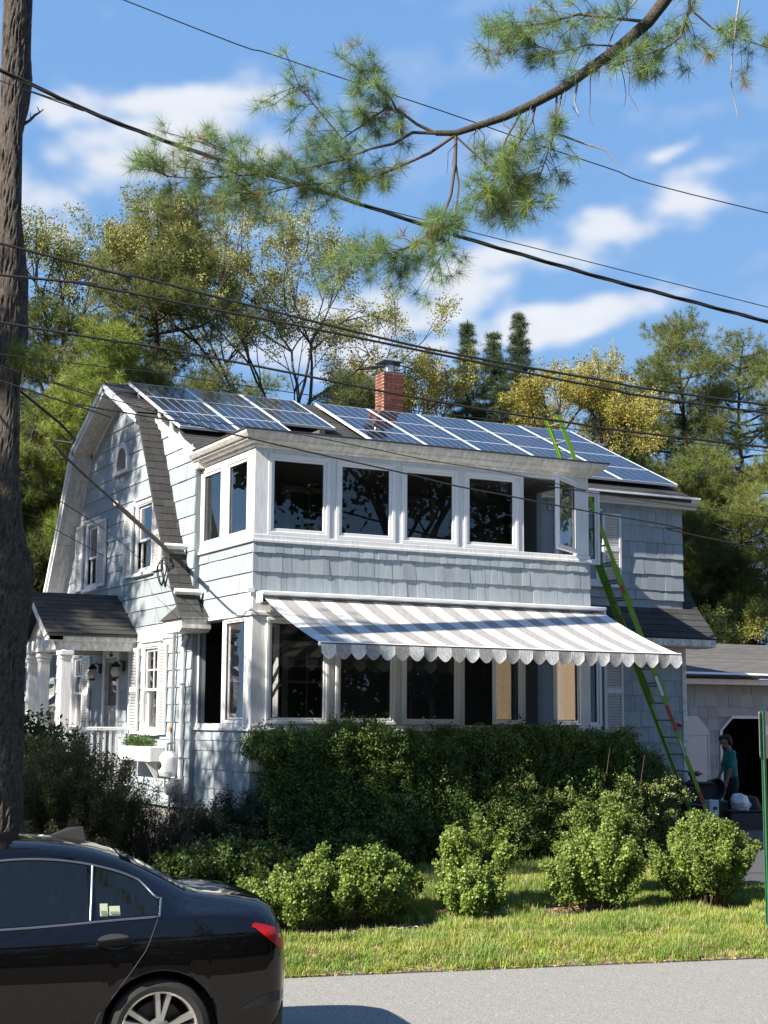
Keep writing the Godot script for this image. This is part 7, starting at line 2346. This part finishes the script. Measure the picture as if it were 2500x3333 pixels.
func build_person() -> void:
	# local frame: +x is the way the person faces, +z the person's right hand... turned into the world by the node
	var o := thing("person", "person in a teal short sleeved shirt and dark trousers, looking down at the garage door", "person", Vector3(10.45, 0.33, -2.4))
	o.rotation.y = deg_to_rad(180 - 28)
	o.scale = Vector3.ONE * 0.955
	var hip := 0.90
	var ch := Vector3(0.02, 1.24, 0)
	var nk := Vector3(0.05, 1.455, 0)
	var hd := Vector3(0.10, 1.60, 0)
	var skin := []
	# legs, trunk, neck and head: one surface
	for s in [-1.0, 1.0]:
		var h := Vector3(0, hip, 0.095 * s)
		var kn := Vector3(0.03 + 0.03 * s, 0.48, 0.105 * s)
		var an := Vector3(-0.02 + 0.05 * s, 0.085, 0.11 * s)
		skin.append([h, kn, 0.082, 0.055]); skin.append([kn, an, 0.055, 0.036]); skin.append([an, an + Vector3(0.13, -0.05, 0.01 * s), 0.036, 0.03])
	skin.append([Vector3(0, 0.92, 0), ch, 0.115, 0.125, Vector3(1.12, 1, 0.88)]); skin.append([ch + Vector3(0, 0.1, -0.10), ch + Vector3(0, 0.1, 0.10), 0.085, 0.085])
	skin.append([nk + Vector3(-0.03, -0.06, 0), hd + Vector3(-0.03, -0.04, 0), 0.056, 0.05])
	var arms := [[Vector3(0.03, 1.385, 0.185), Vector3(0.10, 1.12, 0.22), Vector3(0.22, 0.91, 0.17)], [Vector3(0.02, 1.385, -0.185), Vector3(0.06, 1.11, -0.23), Vector3(0.13, 0.87, -0.21)]]
	for a in arms:
		skin.append([a[0], a[1], 0.052, 0.040]); skin.append([a[1], a[2], 0.040, 0.027])
	part("body", blob(skin, 0.016, 0.03), M.skin, o)
	var hands := MB.new()
	for k in 2:
		var a: Array = arms[k]
		var hc := []
		var dn: Vector3 = (a[2] - a[1]).normalized()
		hc.append([a[2] - dn * 0.03, a[2] + dn * 0.02, 0.027, 0.024])
		hand(hc, a[2], dn, Vector3(0.1, 0, -1.0 if k == 0 else 1.0).normalized(), Vector3(0.9, 0.2, 0).normalized(), 1.0)
		part("hand", blob(hc, 0.005, 0.006), M.skin, o)
	# head with a face
	var hc2 := []
	var f := Vector3(0.94, -0.34, 0).normalized()     # the face looks forward and down
	var u := Vector3(0.34, 0.94, 0).normalized()
	var zz := Vector3(0, 0, 1)
	hc2.append([hd - f * 0.015 + u * 0.03, hd + f * 0.012 + u * 0.03, 0.088, 0.083, Vector3(0.96, 0.94, 1.14)])
	hc2.append([hd + f * 0.03 - u * 0.045, hd + f * 0.055 - u * 0.075, 0.058, 0.04, Vector3(1, 1, 1.05)])
	hc2.append([hd + f * 0.092 + u * 0.02, hd + f * 0.112 - u * 0.022, 0.011, 0.015]); hc2.append([hd + f * 0.083 + u * 0.035 - zz * 0.035, hd + f * 0.083 + u * 0.035 + zz * 0.035, 0.014, 0.014])
	hc2.append([hd + f * 0.092 - u * 0.052 - zz * 0.018, hd + f * 0.092 - u * 0.052 + zz * 0.018, 0.009, 0.009]); hc2.append([hd + f * 0.087 - u * 0.068 - zz * 0.014, hd + f * 0.087 - u * 0.068 + zz * 0.014, 0.010, 0.010])
	for s in [-1.0, 1.0]: hc2.append([hd - f * 0.005 + u * 0.012 + zz * 0.083 * s, hd - f * 0.012 - u * 0.022 + zz * 0.08 * s, 0.016, 0.011, Vector3(1, 1, 1.6)])
	part("head", blob(hc2, 0.006, 0.012), M.skin, o)
	for s in [-1.0, 1.0]:
		var ey := MB.new()
		ey.lathe(Transform3D(basis_to(f, 0), hd + f * 0.079 + u * 0.016 + zz * 0.031 * s), [Vector2(0.011, 0), Vector2(0.008, 0.006), Vector2(0, 0.009)], 10)
		part("eye", ey, M.vinyl, o)
	var hr := []
	hr.append([hd - f * 0.03 + u * 0.045, hd + f * 0.035 + u * 0.075, 0.092, 0.066, Vector3(0.97, 0.97, 1.08)])
	hr.append([hd - f * 0.055 + u * 0.02, hd - f * 0.06 - u * 0.055, 0.078, 0.058, Vector3(1, 1, 0.98)])
	hr.append([hd + f * 0.06 - u * 0.07, hd + f * 0.082 - u * 0.088, 0.034, 0.024])      # beard
	part("hair", blob(hr, 0.008, 0.02), M.hair, o)
	var sh := []
	sh.append([Vector3(0, 0.80, 0), ch + Vector3(0, -0.06, 0), 0.148, 0.142, Vector3(1.14, 1, 0.86)]); sh.append([ch, ch + Vector3(0.01, 0.13, 0), 0.140, 0.10, Vector3(1.08, 1, 0.9)])
	sh.append([ch + Vector3(0.0, 0.12, -0.14), ch + Vector3(0.0, 0.12, 0.14), 0.082, 0.082])
	for a in arms: sh.append([a[0] + Vector3(0, 0.0, 0), (a[0] as Vector3).lerp(a[1], 0.86), 0.072, 0.066])
	var shm := blob(sh, 0.014, 0.035)
	part("shirt", shm, M.teal, o)
	var tr := []
	for s in [-1.0, 1.0]:
		var h := Vector3(-0.005, hip - 0.02, 0.092 * s)
		var kn := Vector3(0.03 + 0.03 * s, 0.48, 0.105 * s)
		var an := Vector3(-0.03 + 0.05 * s, 0.09, 0.11 * s)
		tr.append([h, kn, 0.105, 0.078]); tr.append([kn, an, 0.078, 0.066])
	tr.append([Vector3(0, 0.86, 0), Vector3(0, 0.97, 0), 0.128, 0.125, Vector3(1.1, 1, 0.86)])
	part("trousers", blob(tr, 0.015, 0.03), M.trousers, o)
	for s in [-1.0, 1.0]:
		var so := blob([[Vector3(-0.06 + 0.05 * s, 0.045, 0.11 * s), Vector3(0.14 + 0.05 * s, 0.03, 0.12 * s), 0.05, 0.042, Vector3(1, 1.2, 1)]], 0.012, 0.01)
		part("shoe", so, M.seal, o)

func _ready() -> void:
	rng.seed = 20240511
	setup()
	materials()
	more_materials()
	unit_shingles()
	plant_meshes()
	PM.long = needle_mesh(80, 0.008, 0.55)
	build_ground()
	build_house()
	build_awning()
	build_solar()
	build_ladder()
	build_garage()
	clutter()
	build_wires()
	build_neighbour()
	build_branch()
	build_car()
	build_person()
	build_trees()
	build_shrubs()
	build_grass()
